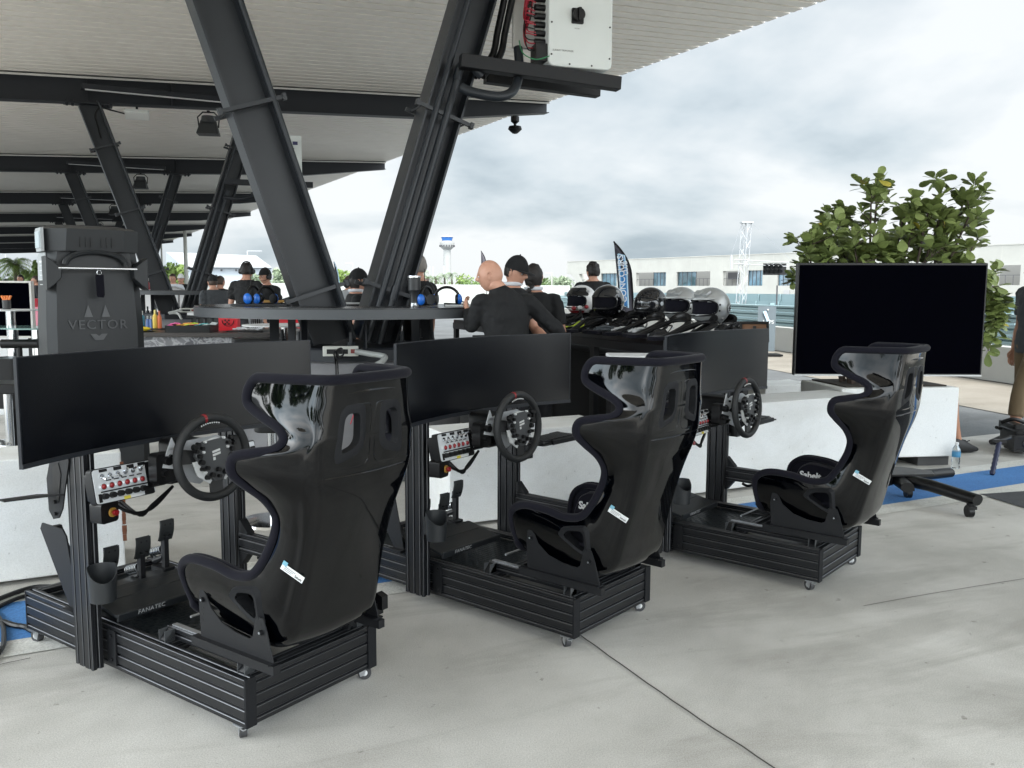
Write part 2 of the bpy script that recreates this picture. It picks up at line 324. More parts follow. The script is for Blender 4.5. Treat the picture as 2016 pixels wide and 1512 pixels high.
# ------------------------------------------------------------ racing simulator (built once, copied twice)
CX=.262
def make_rig():
    root=thing('racing_simulator','nearest racing simulator rig, at the left, with its wide curved monitor before the dark machine','racing simulator',(0,0,0),0,'racing simulators in a row')
    z0,z1=.053,.213; Ln=1.41; W=.584; zc=(z0+z1)/2
    fr=MB(); cap=[]
    fr.extr((.02,.006,zc),(.02,Ln-.006,zc),.04,.16); fr.extr((W-.02,.006,zc),(W-.02,Ln-.006,zc),.04,.16)
    fr.extr((.041,.022,zc),(W-.041,.022,zc),.04,.16); fr.extr((.041,Ln-.03,zc),(W-.041,Ln-.03,zc),.04,.16)
    base=fr.build('base_frame',[ALU,ALUE],root,smooth=0)
    # caps
    for x in(.02,W-.02):
        for y in(.001,Ln-.001): MB().rbox((x,y,zc),(.042,.162,.008),.003,rot=rx(R(90))).build('end_cap',RUB,base)
    # vertical lines on the profile seat: cross bars + lengthwise bars + brackets
    cb=MB()
    for y in(.045+.02,.47): cb.extr((.041,y,.193),(W-.041,y,.193),.04,.04)
    cb.build('cross_bar',[ALU,ALUE],root,smooth=0)
    for x in(.085,W-.085):
        b=MB(); b.extr((x,.035,.234),(x,.515,.234),.04,.04); b.build('seat_rail',[ALU,ALUE],root,smooth=0)
        sx=-1 if x<.3 else 1
        for y in(.05,.485):
            br=MB(); br.prism([(0,0),(.038,0),(.038,.006),(.006,.038),(0,.038)],(x+sx*.021,y,.214),(sx,0,0),(0,0,1),.036)
            br.cyl((x+sx*.034,y,.226),(x+sx*.040,y,.236),.005,n=8)
            br.box((x+sx*.041,y-.017,.232),(.04,.002,.045),1); br.box((x+sx*.041,y+.017,.232),(.04,.002,.045),1)
            br.build('corner_bracket',[ALU,mat('bracket edge',(.10,.105,.11),.4,.4)],root)
    # slider rails shiny bits
    sr=MB()
    for x in(.085,W-.085): sr.bx(x-.010,x+.010,.30,.50,.2545,.2585)
    sr.cyl((.13,.47,.275),(.45,.47,.275),.005,n=10); sr.build('seat_slider',ZINC,root)
    # chequer plate floor
    fl=MB(); fl.bx(.042,W-.042,.505,1.36,.178,.184)
    for i in range(22):
        for j in range(17):
            x=.055+i*.0225; y=.515+j*.0225
            if (i+j)%2:
                for k in range(4): fl.bx(x+k*.004,x+k*.004+.002,y-.007,y+.009,.184,.1853,1)
            else:
                for k in range(4): fl.bx(x-.004,x+.014,y-.006+k*.004,y-.004+k*.004,.184,.1853,1)
    fl.build('floor_plate',[mat('black chequer plate',(.012,.016,.018),.35,.3),mat('chequer ridge',(.03,.036,.04),.3,.5)],root,smooth=0)
    sh=MB(); sh.bx(.10,.20,.08,.44,.178,.183); sh.build('slide_plate',mat('grey aluminium plate',(.20,.2,.19),.4,.6),root)
    # posts
    for x,t in((-.041,1),(W+.021,1)):
        p=MB(); p.extr((x+.0,.853,.056),(x+.0,.853,1.03),.042,.12,up=(0,1,0)); p.build('upright_post',[ALU,ALUE],root,smooth=0)
    pb=MB(); pb.prism([(0,0),(.055,0),(.055,.12),(.045,.13),(.008,.13),(0,.122)],(-.003,.735,.07),(0,1,0),(0,0,1),.006)
    for z in(.09,.18): pb.cyl((-.006,.76,z),(-.012,.76,z),.007,n=10)
    pb.build('fixing_plate',STEELB,root)
    # shifter arm along right side + bracket
    a=MB(); a.extr((W+.02,.79,.385),(W+.02,.30,.385),.04,.08); a.build('side_arm',[ALU,ALUE],root,smooth=0)
    a=MB(); a.prism([(0,0),(-.055,0),(-.055,.006),(-.008,.055),(0,.055)],(W+.02,.79,.426),(0,1,0),(0,0,1),.036); a.build('corner_bracket',STEELB,root); a=MB(); a.prism([(0,0),(-.055,0),(-.008,-.055),(0,-.055)],(W+.02,.79,.344),(0,1,0),(0,0,1),.036)
    a.build('corner_bracket',STEELB,root)
    a=MB(); a.tube(smooth_path([(W+.02,.48+.03*k,.338-random.uniform(0,.016)) for k in range(8)],3),.009,6); a.build('cable_loom',BLK,root)
    # leaning pedal back plate
    g=MB(); g.prism([(0,0),(.055,0),(.27,.30),(.255,.325),(.10,.325),(.075,.30)],(.0,.98,.20),(0,1,0),(0,0,1),.006)
    g.prism([(0,0),(.02,0),(.235,.31),(.215,.31)],(.03,.985,.20),(0,1,0),(0,0,1),.055)
    g.bx(-.03,.03,.98,1.06,.2135,.225); g.build('brace_plate',STEELB,root)
    # pedals plate
    pp=MB(); q=rx(R(11)); pp.rbox((.215,.855,.262),(.40,.21,.012),.012,rot=q); pp.rbox((.215,.752,.240),(.40,.012,.03),.004,rot=q)
    pp.rbox((.215,.895,.272),(.36,.06,.012),.01,rot=q); pp.rbox((.215,.98,.262),(.40,.14,.02),.01,rot=rx(R(4)))
    pl=pp.build('pedal_plate',mat('black pedal plate',(.012,.014,.016),.4,0,.5),root,bevel=.002)
    tx=MB(); tx.text('FANATEC',.024,M4.Translation((.15,.7445,.241))@(rx(R(101)).to_4x4()),0,sp=1.1); tx.build('plate_lettering',mat('grey lettering',(.35,.36,.37),.5),pl)
    for i,(x,yy,zz) in enumerate(((.13,.985,.40),(.268,.99,.405),(.392,1.015,.445))):
        p=MB(); q=rx(R(12)); 
        def pad(u,v): 
            a=(u-.5)*.060; b=(v-.5)*.092; return V((x,yy,zz))+q@V((a,-.012+6*b*b*.6,b))
        p.grid(pad,6,8); p.grid(lambda u,v: pad(1-u,v)+V((0,.010,0)),6,8)
        p.rbox((x,yy-.002,zz),(.056,.086,.008),.01,rot=q@rx(R(90)))
        for dx in(-.012,.012):
            for dz in(-.02,.025): p.cyl(V((x+dx,yy-.002,zz+dz)),V((x+dx,yy-.015,zz+dz)),.004,n=8,mi=1)
        pd=p.build('pedal',[mat('pedal face',(.018,.020,.021),.55),BLK],root)
        a=MB(); a.prism([(-.012,0),(.012,0),(.014,.16),(-.014,.16)],(x,yy+.012,zz-.175),(0,1,0),(0,0,1),.02); a.tube([(x,yy+.02,zz-.12),(x,yy+.09,zz-.15)],.014,8,mi=0)
        a.rbox((x,yy+.03,zz-.185),(.055,.10,.05),.01)
        a.build('pedal_arm',STEELB,pd)
        a=MB()
        for k in range(7):
            a.cyl((x,yy+.03+k*.012,zz-.09-k*.004),(x,yy+.036+k*.012,zz-.092-k*.004),.018,n=14)
        a.build('pedal_spring',CHROME,pd)
    # cup holder
    cu=MB(); n=36; Lo=[];cxu,cyu=-.050,.722
    for k in range(n+1):
        a=2*math.pi*k/n; h=.125-.05*max(0,math.cos(a-R(250)))**1.0; 
        for r,z in((.044,0),(.050,h),(.047,h),(.041,.004)): Lo.append((cxu+r*math.cos(a),cyu+r*math.sin(a),.335+z))
    F=[]
    for k in range(n):
        if 0: continue
        for j in range(3): F.append((k*4+j,(k+1)*4+j,(k+1)*4+j+1,k*4+j+1))
        F.append((k*4+3,(k+1)*4+3,(k+1)*4,k*4))
    cu.add(Lo,F); cu.cyl((cxu,cyu,.334),(cxu,cyu,.338),.043); cu.bx(cxu-.015,cxu+.015,cyu+.045,.792,.35,.43); cu.build('cup_holder',mat('grey cup holder',(.014,.016,.018),.5),root,smooth=50)
    # casters
    for (x,y,a) in((.022,.045,60),(W-.03,.045,-40),(.022,Ln-.05,100),(W-.03,Ln-.05,20)):
        q=rz_(R(a)); c=V((x,y,0)); cs=MB()
        cs.rbox(c+V((0,0,.0505)),(.05,.045,.004),.005); 
        for s_ in(-1,1): cs.prism([(-.016,.05),(.016,.05),(.010,.018),(-.006,.014)],c+q@V((0,s_*.014,0)),q@V((1,0,0)),(0,0,1),.002)
        cs.rbox(c+q@V((-.022,0,.042)),(.02,.02,.004),.003)
        ca=cs.build('caster',ZINC,root)
        wl=MB(); wl.cyl(c+q@V((.010,-.011,.0255)),c+q@V((.010,.011,.0255)),.0255,n=28); wl.cyl(c+q@V((.010,-.0125,.0255)),c+q@V((.010,.0125,.0255)),.011,n=20,mi=1)
        wl.build('caster_wheel',[GREYP,WHT],ca)
    # ---- wheel deck, motor, wheel
    dk=MB(); dk.extr((-.02,.77,.745),(W,.77,.745),.04,.08,up=(0,0,1)); dk.build('wheel_cross_bar',[ALU,ALUE],root,smooth=0)
    mo=MB(); c=V((.287,.70,.815)); mo.rbox(c,(.125,.125,.16),.02,rot=rx(R(90))); mo.cyl(c+V((0,-.08,0)),c+V((0,-.15,0)),.028,n=24); mo.rbox(c+V((-.02,-.02,-.075)),(.20,.14,.012),.01)
    mo.rbox(c+V((0,-.088,0)),(.10,.10,.018),.03,rot=rx(R(90)))
    mo.prism([(-.06,-.02),(.05,-.02),(.07,-.05),(.02,-.10),(-.08,-.12),(-.12,-.06)],c+V((-.06,-.0,-.07)),(1,0,0),(0,1,0),.008)
    mot=mo.build('wheel_motor',BLK,root,bevel=.002)
    pd=MB() # silver paddles plate and leads
    pd.prism([(-.17,-.01),(-.15,.05),(-.07,.075),(.06,.08),(.13,.05),(.125,-.05),(.05,-.06),(-.02,-.095),(-.08,-.075),(-.09,-.03)],c+V((0,-.112,0)),(1,0,0),(0,0,1),.004); pd.prism([(-.02,0),(.02,0),(.0,.045)],c+V((-.13,-.112,.05)),(1,0,0),(0,0,1),.004)
    for (x,z) in((-.14,.03),(-.10,.05),(.10,.05),(.11,-.03),(-.10,-.05),(.03,-.05)): pd.cyl(c+V((x,-.114,z)),c+V((x,-.124,z)),.006,n=8,mi=1)
    pd.bx(0,0,0,0,0,0) if 0 else None
    pd.build('mount_plate',[SILV,BLK],mot)
    md=MB(); md.rbox(c+V((-.155,-.085,-.015)),(.075,.11,.05),.015,rot=rx(R(90))); md.cyl(c+V((-.155,-.11,.015)),c+V((-.155,-.135,.015)),.016,n=12); md.cyl(c+V((-.165,-.11,-.03)),c+V((-.165,-.13,-.03)),.012,n=12); md.tube([c+V((-.13,-.09,.0)),c+V((-.06,-.10,.0))],.02,8); md.build('column_switch_module',BLK,mot)
    # cables under the deck
    cb=MB(); 
    for k in range(3):
        cb.tube(smooth_path([(-.02+.02*k,.74,.70),(.05+.02*k,.70,.64-.01*k),(.15,.72,.63+.006*k),(.26,.75,.69)],5),.006,6)
    cb.build('cable_bundle',BLK,root); cb=MB(); cb.tube(smooth_path([(W+.0,.80,.70),(W-.015,.78,.5),(W-.01,.79,.35),(W-.01,.80,.22)],6),.005,6)
    cb.build('cable_bundle',BLK,root)
    wh=MB(); wc=V((.285,.528,.826)); q=rx(R(-4))@ry(R(-4))
    def rim(a,rm=.147): return wc+q@V((rm*math.sin(a),0,rm*math.cos(a)))
    wh.tube([rim(2*math.pi*k/64) for k in range(64)],.0165,14,closed=True)
    rimo=wh.build('steering_wheel',mat('black leather rim',(.014,.015,.016),.6,0,.45,bump=(300,.15,.001)),root)
    for a0 in(78,-78,180):
        s_=MB(); a=R(a0); d=V((math.sin(a),0,math.cos(a))); 
        s_.prism([(-.022,.045),(.022,.045),(.028,.145),(-.028,.145)],wc+V((0,.004,0)),q@V((math.cos(a),0,-math.sin(a))),q@d,.010)
        s_.build('wheel_spoke',mat('carbon spoke',(.012,.012,.013),.35),rimo)
    hb=MB(); hp=[(-.070,.058),(-.040,.068),(.040,.068),(.070,.058),(.084,.02),(.056,-.035),(.020,-.085),(-.020,-.085),(-.056,-.035),(-.084,.02)]
    hb.prism(hp,wc+V((0,-.012,0)),q@V((1,0,0)),q@V((0,0,1)),.018)
    hub=hb.build('wheel_hub',mat('hub dark grey',(.06,.063,.067),.42,.2),rimo,bevel=.002)
    bt=MB()
    X=q@V((1,0,0));Z=q@V((0,0,1));Yn=-(q@V((0,1,0)))
    def on(x,z,o=.021): return wc+X*x+Z*z+Yn*o
    for sx in(-1,1):
        sp=MB(); sp.prism([(sx*.056,.0),(sx*.092,.0),(sx*.080,-.055),(sx*.034,-.092),(sx*.022,-.080)],on(0,0,.008),X,Z,.006)
        sp.build('wheel_side_plate',WHT,rimo)
    sp=MB(); sp.prism([(-.036,.056),(.036,.056),(.032,.068),(.0,.073),(-.032,.068)],on(0,0,.012),X,Z,.008)
    sp.build('wheel_display',WHT,rimo)
    for (x,z,r) in((-.055,.045,.008),(.055,.045,.008),(-.07,.018,.01),(.07,.018,.01),(-.065,-.005,.012),(.065,-.005,.012),(-.045,-.03,.009),(.045,-.03,.009),(-.028,-.06,.011),(.028,-.06,.011),(0,-.045,.010),(-.085,.055,.012),(.085,.055,.012),(-.05,-.065,.009),(.05,-.065,.009),(-.08,.038,.008),(.08,.038,.008),(-.066,-.03,.008),(.066,-.03,.008),(-.07,.062,.009),(.07,.062,.009),(.0,-.070,.008)):
        bt.cyl(on(x,z,.018),on(x,z,.034),r,r*.8,n=14); 
    for (x,z) in((-.052,.03),(.052,.03),(-.04,.066),(.04,.066),(-.055,-.045),(.055,-.045)): bt.cyl(on(x,z,.018),on(x,z,.029),.005,n=10,mi=1)
    bt.cyl(on(-.02,.062,.014),on(-.02,.062,.019),.009,n=4,mi=1)
    bt.build('wheel_button',[BLK,WHT],rimo)
    lg=MB(); lg.prism([(-.014,.026),(.020,.030),(.020,.022),(-.014,.018)],on(0,0,.0215),X,Z,.001); lg.prism([(-.014,.014),(.020,.018),(.020,.010),(-.014,.006)],on(0,0,.0215),X,Z,.001); lg.prism([(-.014,.002),(-.004,.003),(-.004,-.008),(-.014,-.009)],on(0,0,.0215),X,Z,.001)
    lg.build('wheel_emblem',WHT,rimo)
    rm=MB(); rm.tube([rim(R(a)) for a in(-8,-6,-4)],.0173,14); rm.build('rim_marker',REDP,rimo)
    ld=MB(); ld.tube([rim(R(a),.128)+Yn*.004 for a in range(-20,21,4)],.007,6,mi=0)
    for k in range(-4,5): ld.sph(rim(R(k*4.2),.128)+Yn*.0115,.003,8,6,mi=1)
    ld.build('rev_light_strip',[BLK,WHT],rimo)
    # ---- button box (left) + e-stop
    bb=MB(); q=rz_(R(4))@rx(R(-12)); c=V((.010,.655,.765))
    bb.rbox(c+q@V((0,.018,0)),(.235,.125,.03),.012,rot=q@rx(R(90)),mi=0); bb.rbox(c+q@V((0,.045,0)),(.20,.10,.06),.01,rot=q@rx(R(90)),mi=0)
    bbo=bb.build('button_box',BLK,root)
    pn=MB(); pn.rbox(c+q@V((0,.001,0)),(.228,.118,.006),.010,rot=q@rx(R(90))); pn.bx(0,0,0,0,0,0) if 0 else None
    pn.build('button_panel',SILV,bbo)
    dp=MB()
    for (x,z,w_,h_) in((-.02,.052,.03,.012),(.03,.05,.028,.014),(.075,.052,.03,.012),(-.075,.053,.03,.010),(-.06,.017,.02,.004),(-.03,.017,.02,.004),(.0,.017,.02,.004),(.03,.017,.02,.004),(.06,.017,.02,.004),(0,-.020,.19,.005),(.09,-.045,.04,.03),(.098,.01,.022,.09),(-.10,-.04,.012,.03)): dp.rbox(c+q@V((x,-.0026,z)),(w_,h_,.0016),.0015,rot=q@rx(R(90)))
    for k in range(4): dp.tube([c+q@V((.10,-.006,.04-.025*k)),c+q@V((.135,-.03,.05-.028*k)),c+q@V((.17,-.02,.03-.02*k))],.006,6)
    dp.build('panel_wiring',BLK,bbo)
    bn=MB()
    for k in range(6):
        x=-.085+k*.030
        p=c+q@V((x,-.002,.034)); bn.cyl(p,p+q@V((0,-.006,0)),.009,n=8,mi=1); bn.cyl(p,p+q@V((random.uniform(-.008,.008),-.024,random.choice((-.012,.012)))),.0045,.003,n=8,mi=1)
        p=c+q@V((x,-.002,-.002)); bn.cyl(p,p+q@V((0,-.008,0)),.0105,n=12,mi=1); bn.sph(p+q@V((0,-.008,0)),(.009,.006,.009),12,8,mi=0)
        p=c+q@V((x,-.002,-.036)); bn.cyl(p,p+q@V((0,-.016,0)),.0115,.010,n=12,mi=2)
    bn.build('panel_button',[REDP,CHROME,BLK],bbo)
    lb=MB(); lb.rbox(c+q@V((.03,-.0028,-.055)),(.06,.010,.001),.001,rot=q@rx(R(90)),mi=0); lb.rbox(c+q@V((-.0,-.0028,-.055)),(.025,.011,.0014),.001,rot=q@rx(R(90)),mi=1); lb.build('warning_label',[WHT,mat('yellow label',(.6,.5,.05),.5)],bbo)
    es=MB(); c2=V((-.03,.725,.655)); es.rbox(c2,(.075,.075,.055),.012,rot=rz_(R(12))@rx(R(90))); eo=es.build('stop_switch_box',BLK,root)
    e2=MB(); e2.cyl(c2+V((.012,-.03,0)),c2+V((.014,-.036,0)),.017,n=24,mi=1); e2.cyl(c2+V((.014,-.036,0)),c2+V((.016,-.043,0)),.008,n=16,mi=0); e2.cyl(c2+V((.016,-.043,0)),c2+V((.018,-.052,0)),.0105,n=20,mi=0); e2.build('emergency_stop_button',[REDP,YEL],eo)
    # small box right
    b3=MB(); c3=V((.50,.66,.80)); b3.rbox(c3,(.13,.07,.04),.008,rot=rx(R(78)),mi=0); b3.rbox(c3+V((0,-.021,.004)),(.122,.062,.003),.006,rot=rx(R(78)),mi=1)
    for k in range(4): b3.cyl(c3+V((-.045+.03*k,-.02,.008)),c3+V((-.045+.03*k,-.036,.012)),.008,n=10,mi=0); b3.cyl(c3+V((-.045+.03*k,-.02,-.016)),c3+V((-.045+.03*k,-.03,-.014)),.005,n=10,mi=2)
    b3.build('switch_box',[BLK,SILV,ZINC],root)
    # ---- keyboard tray on the right
    kt=MB(); kt.rbox((.80,.735,.675),(.34,.17,.006),.015); kt.bx(.62,.66,.74,.80,.60,.674); kt.tube([(.60,.80,.60),(.70,.74,.665)],.008,8)
    kt.bx(.70,.90,.640,.652,.672,.694); kt.bx(.90,.97,.80,.82,.672,.69)
    kto=kt.build('keyboard_tray',STEELB,root)
    # plate + shelf left of post
    sp=MB(); qq=[(0,0),(.04,-.01),(.07,.02),(.075,.14),(.04,.22),(.02,.30),(-.09,.30),(-.09,.22),(-.055,.12),(-.03,.04)]
    sp.prism(qq,(-.066,.80+.17,.60),(0,1,0),(0,0,1),.005); sp.prism([(-.008,.06),(.028,.10),(.022,.19),(-.02,.21),(-.035,.17)],(-.070,.97,.60),(0,1,0),(0,0,1),.002,1)
    for z in(.615,.66): sp.cyl((-.07,.985,z),(-.078,.985,z),.007,n=10)
    sp.build('slotted_plate',[STEELB,BLK],root)
    s3=MB(); s3.add([V(p) for p in((-.07,.92,.70),(-.07,1.12,.67),(-.25,1.02,.70),(-.25,.98,.70),(-.07,.92,.694),(-.07,1.12,.664),(-.25,1.02,.694),(-.25,.98,.694))],[(0,1,2,3),(7,6,5,4),(0,4,5,1),(1,5,6,2),(2,6,7,3),(3,7,4,0)]); s3.build('side_shelf',STEELB,root,smooth=0)
    # ---- monitor
    e0=V((-.325,.672)); e1=V((.918,.700)); ch=(e1-e0); Lc=ch.length; sag=.118; Rr=(Lc*Lc/4+sag*sag)/(2*sag); mid=(e0+e1)/2; nn=V((-ch.y,ch.x)).normalized(); cen=mid+nn*(sag-Rr); half=math.asin(Lc/2/Rr)
    a0=math.atan2(nn.y,nn.x)
    def mp(u,off,z): 
        a=a0+half*(1-2*u); r=Rr+off; p=cen+V((math.cos(a),math.sin(a)))*r; return V((p.x,p.y,z+(u-.5)*0.0))
    zb,zt=.862,1.225
    mo=MB(); 
    def shell(u0,u1,o0,o1,za,zb_,mi,n=28,bulge=0):
        m_=MB; Lp=[]
        for k in range(n+1):
            u=u0+(u1-u0)*k/n; Lp+=[mp(u,o0,za),mp(u,o0,zb_),mp(u,o1,zb_),mp(u,o1,za)]
        F=[]
        for k in range(n):
            for j in range(4): F.append((k*4+j,k*4+(j+1)%4,(k+1)*4+(j+1)%4,(k+1)*4+j))
        F+=[(3,2,1,0),(n*4,n*4+1,n*4+2,n*4+3)]
        mo.add(Lp,F,mi)
    shell(0,1,.0,.012,zb,zt,0); shell(.12,.88,.012,.045,zb+.03,zt-.03,0); shell(.0,1,-.004,.0,zb,zb+.016,1)
    mon=mo.build('monitor',[BEZ,BEZ],root,smooth=30)
    s_=MB(); s_.grid(lambda u,v: mp(.004+.992*u,-.0012,zb+.0165+(zt-zb-.0195)*v),40,4); s_.build('monitor_screen',SCR,mon)
    ma=MB(); ma.bx(-.06,W+.06,.862,.90,.985,1.065); ma.bx(.20,.38,.83,.87,.94,1.11); ma.build('monitor_bracket',ALU,mon)
    # ---- seat
    B=[(.335,.338),(.27,.315),(.20,.305),(.10,.298),(.0,.30),(-.08,.312),(-.135,.355),(-.162,.44),(-.190,.55),(-.222,.66),(-.250,.75),(-.275,.83),(-.288,.89),(-.293,.93),(-.296,.96),(-.299,.985),(-.301,1.0),(-.302,1.02),(-.304,1.05),(-.307,1.09),(-.311,1.13),(-.316,1.165),(-.320,1.180)]
    Fq=[(.345,.385),(.352,.50),(.289,.552),(.17,.553),(.075,.535),(.0,.548),(-.038,.59),(-.068,.645),(-.090,.70),(-.098,.755),(-.085,.81),(-.058,.86),(-.042,.90),(-.055,.945),(-.11,.960),(-.165,.970),(-.185,.997),(-.165,1.03),(-.085,1.065),(-.030,1.095),(-.024,1.13),(-.042,1.165),(-.065,1.178)]
    WB=[.17,.185,.19,.195,.20,.20,.195,.188,.182,.182,.190,.205,.215,.215,.212,.208,.205,.20,.195,.19,.182,.175,.17]
    WF=[.200,.235,.245,.24,.232,.225,.212,.203,.198,.203,.235,.285,.318,.318,.295,.26,.238,.235,.238,.240,.238,.232,.228]
    ns=len(B)
    Bs=smooth_path([V((0,b[0],b[1])) for b in B],5); Fs=smooth_path([V((0,b[0],b[1])) for b in Fq],5)
    Ws=smooth_path([V((a,b,0)) for a,b in zip(WB,WF)],5); NS=len(Bs)-1
    def surf(u,v,off=0.):
        i=min(NS,int(round(u*NS))); b,f=Bs[i],Fs[i]; wb,wf=Ws[i].x,Ws[i].y
        t=(v-.5)*2; s=abs(t); d=f-b; n2=V((0,-d.z,d.y)); dl=max(d.length,1e-4); dn=d/dl
        # section: back panel -> rounded corner -> wing
        p0=(0.,-.012); up_=min(1,max(0,(b.z-.72)/.15)); p1=(wb*(.80+.07*up_),0.); pc=(wb*1.02,.01*dl/.3); p2=(wb+(wf-wb)*(.30-.14*up_),(.30-.12*up_)*dl); p3=(wf,dl)
        if s<.40:
            k=s/.40; x=p1[0]*k; y=p0[1]*(1-k*k)
        elif s<.68:
            k=(s-.40)/.28; x=(1-k)**2*p1[0]+2*k*(1-k)*pc[0]+k*k*p2[0]; y=(1-k)**2*p1[1]+2*k*(1-k)*pc[1]+k*k*p2[1]
        else:
            k=(s-.68)/.32; x=p2[0]+(p3[0]-p2[0])*k+.010*math.sin(math.pi*k); y=p2[1]+(p3[1]-p2[1])*k
        # inward offset: shrink x and push toward open side
        x=x-off*min(1,s*2.2); y=y+off*(1 if s<.68 else max(0,1-(s-.68)/.32))
        P=b+dn*y
        return V((CX+(x if t>0 else -x),P.y,P.z))
    NV=96
    # openings
    def win(cx_,w_,h_,zc_):   # polygon in x,z on the back
        return [(cx_-w_*.42,zc_-h_*.50),(cx_+w_*.30,zc_-h_*.36),(cx_+w_*.5,zc_-h_*.2),(cx_+w_*.5,zc_+h_*.42),(cx_+w_*.35,zc_+h_*.5),(cx_-w_*.15,zc_+h_*.5),(cx_-w_*.35,zc_+h_*.38),(cx_-w_*.5,zc_-h_*.35)]
    wl=win(.172,.080,.135,1.012); wr=[(2*CX-x,z) for x,z in wl]
    hv=[(.088,.458),(.062,.488),(-.012,.498),(-.028,.485),(-.032,.418),(-.018,.404),(.02,.420)]   # y,z side vent
    def inside(p,poly):
        c=False;j=len(poly)-1
        for i in range(len(poly)):
            if (poly[i][1]>p[1])!=(poly[j][1]>p[1]) and p[0]<(poly[j][0]-poly[i][0])*(p[1]-poly[i][1])/(poly[j][1]-poly[i][1])+poly[i][0]: c=not c
            j=i
        return c
    def keep(p):
        if p.z>.9 and (inside((p.x,p.z),wl) or inside((p.x,p.z),wr)): return False
        if p.z<.5 and abs(p.x-CX)>.2 and inside((p.y,p.z),hv): return False
        return True
    st=MB(); st.grid(lambda u,v:surf(u,v),NS,NV,keep=keep)
    seat=st.build('bucket_seat',GLOSS,root,smooth=60)
    sd=seat.modifiers.new('th','SOLIDIFY'); sd.thickness=.004; sd.offset=0
    li=MB(); li.grid(lambda u,v:surf(u,v,.022),NS,NV,keep=keep); lo=li.build('seat_lining',FAB,seat,smooth=60)
    # recessed panels on the back: raised lip lines around the windows
    def yb(x,z):
        best=min(range(NS+1),key=lambda i:abs(Bs[i].z-z) if Bs[i].y<-.1 else 9); b=Bs[best]; s=abs(x-CX)/(Ws[best].x*.80)
        return b.y-.012*max(0,1-s*s)+(.0 if s<1 else (s-1)*.05)
    def scale(poly,k,kz=None):
        cx_=sum(p[0] for p in poly)/len(poly);cz=sum(p[1] for p in poly)/len(poly); kz=kz or k
        return [(cx_+(x-cx_)*k,cz+(z-cz)*kz) for x,z in poly]
    def rounded(poly,n=4):
        P=[V((x,z,0)) for x,z in poly];out=[];k=len(P)
        for i in range(k):
            a=P[i-1].lerp(P[i],.72);b=P[i];c_=P[i].lerp(P[(i+1)%k],.28)
            for q_ in range(n+1):
                t=q_/n; out.append((1-t)**2*a+2*t*(1-t)*b+t*t*c_)
        return [(p.x,p.y) for p in out]
    for poly in(wl,wr):
        wfm=MB(); po=rounded(scale(poly,1.58,1.42)); pi=rounded(scale(poly,.86,.90)); k=len(po); Lp=[]
        pm=[((a[0]*.5+b[0]*.5),(a[1]*.5+b[1]*.5)) for a,b in zip(po,pi)]
        for x,z in po: Lp.append((x,yb(x,z)-.001,z))
        for x,z in pm: Lp.append((x,yb(x,z)-.007,z))
        for x,z in pi: Lp.append((x,yb(x,z)-.005,z))
        for x,z in pi: Lp.append((x,yb(x,z)+.024,z))
        F=[]
        for r_ in range(3):
            for i in range(k): j=(i+1)%k; F.append((r_*k+i,r_*k+j,(r_+1)*k+j,(r_+1)*k+i))
        wfm.add(Lp,F)
        wfm.build('belt_slot_frame',RUB,seat)
    # gloss ribs around window panels, crease below
    cr_=MB()
    for sx in(-1,1):
        P=[(CX+sx*.010,.925),(CX+sx*.010,1.085),(CX+sx*.018,1.10),(CX+sx*.145,1.102),(CX+sx*.158,1.085),(CX+sx*.158,.95),(CX+sx*.13,.905),(CX+sx*.03,.905)]
        P=rounded(P); cr_.tube([(x,yb(x,z)+.0015,z) for x,z in P],.0045,8,closed=True)
    cr_.tube(smooth_path([(CX-.205,-.272,.888),(CX-.165,-.289,.882),(CX,-.301,.880),(CX+.165,-.289,.882),(CX+.205,-.272,.888)],6),.004,8)
    cr_.tube(smooth_path([(CX-.168,-.300,1.118),(CX-.1,-.314,1.135),(CX,-.322,1.138),(CX+.1,-.314,1.135),(CX+.168,-.300,1.118)],6),.007,8)
    cr_.build('shell_rib',GLOSS,seat)
    # trim roll around the whole edge
    def tp(side): return [surf(i/NS,1 if side>0 else 0) for i in range(NS+1)]
    L=tp(-1); Rt=tp(1); top=[surf(1,v/24) for v in range(25)]
    frn=[surf(0,1-v/16) for v in range(1,16)]
    loop=L[:-1]+top+Rt[::-1][1:]+frn
    cpt=V((CX,-.1,.7))
    tr=MB(); tr.tube(loop,.0165,12,closed=True); 
    loop2=[]
    for p in loop:
        d=V((CX-p.x,0,0)); d=d.normalized()*min(.022,abs(CX-p.x)) if abs(CX-p.x)>.01 else V((0,0,0)); 
        if p.z>1.165 and p.y<-.2: d=V((0,.022,0))
        loop2.append(p+d+V((0,.004,0)))
    tr.tube(loop2,.0135,10,closed=True)
    tr.build('seat_trim',FAB,seat,smooth=80)
    # vent frames
    for sx in(-1,1):
        vf=MB()
        def xs_(y,z): return CX+sx*.2505
        po=rounded(scale(hv,1.55)); pi=rounded(scale(hv,.88)); k=len(po)
        Lp=[(CX+sx*(.210+.10*(z-.40)),y,z) for y,z in po]+[(CX+sx*(.233+.10*(z-.40)),y,z) for y,z in [((a[0]+b[0])/2,(a[1]+b[1])/2) for a,b in zip(po,pi)]]+[(CX+sx*(.230+.10*(z-.40)),y,z) for y,z in pi]+[(CX+sx*.185,y,z) for y,z in pi]
        vf.add(Lp,[(r_*k+i,r_*k+(i+1)%k,(r_+1)*k+(i+1)%k,(r_+1)*k+i) for r_ in range(3) for i in range(k)])
        vf.build('vent_frame',RUB,seat)
    # cushions
    cs=MB()
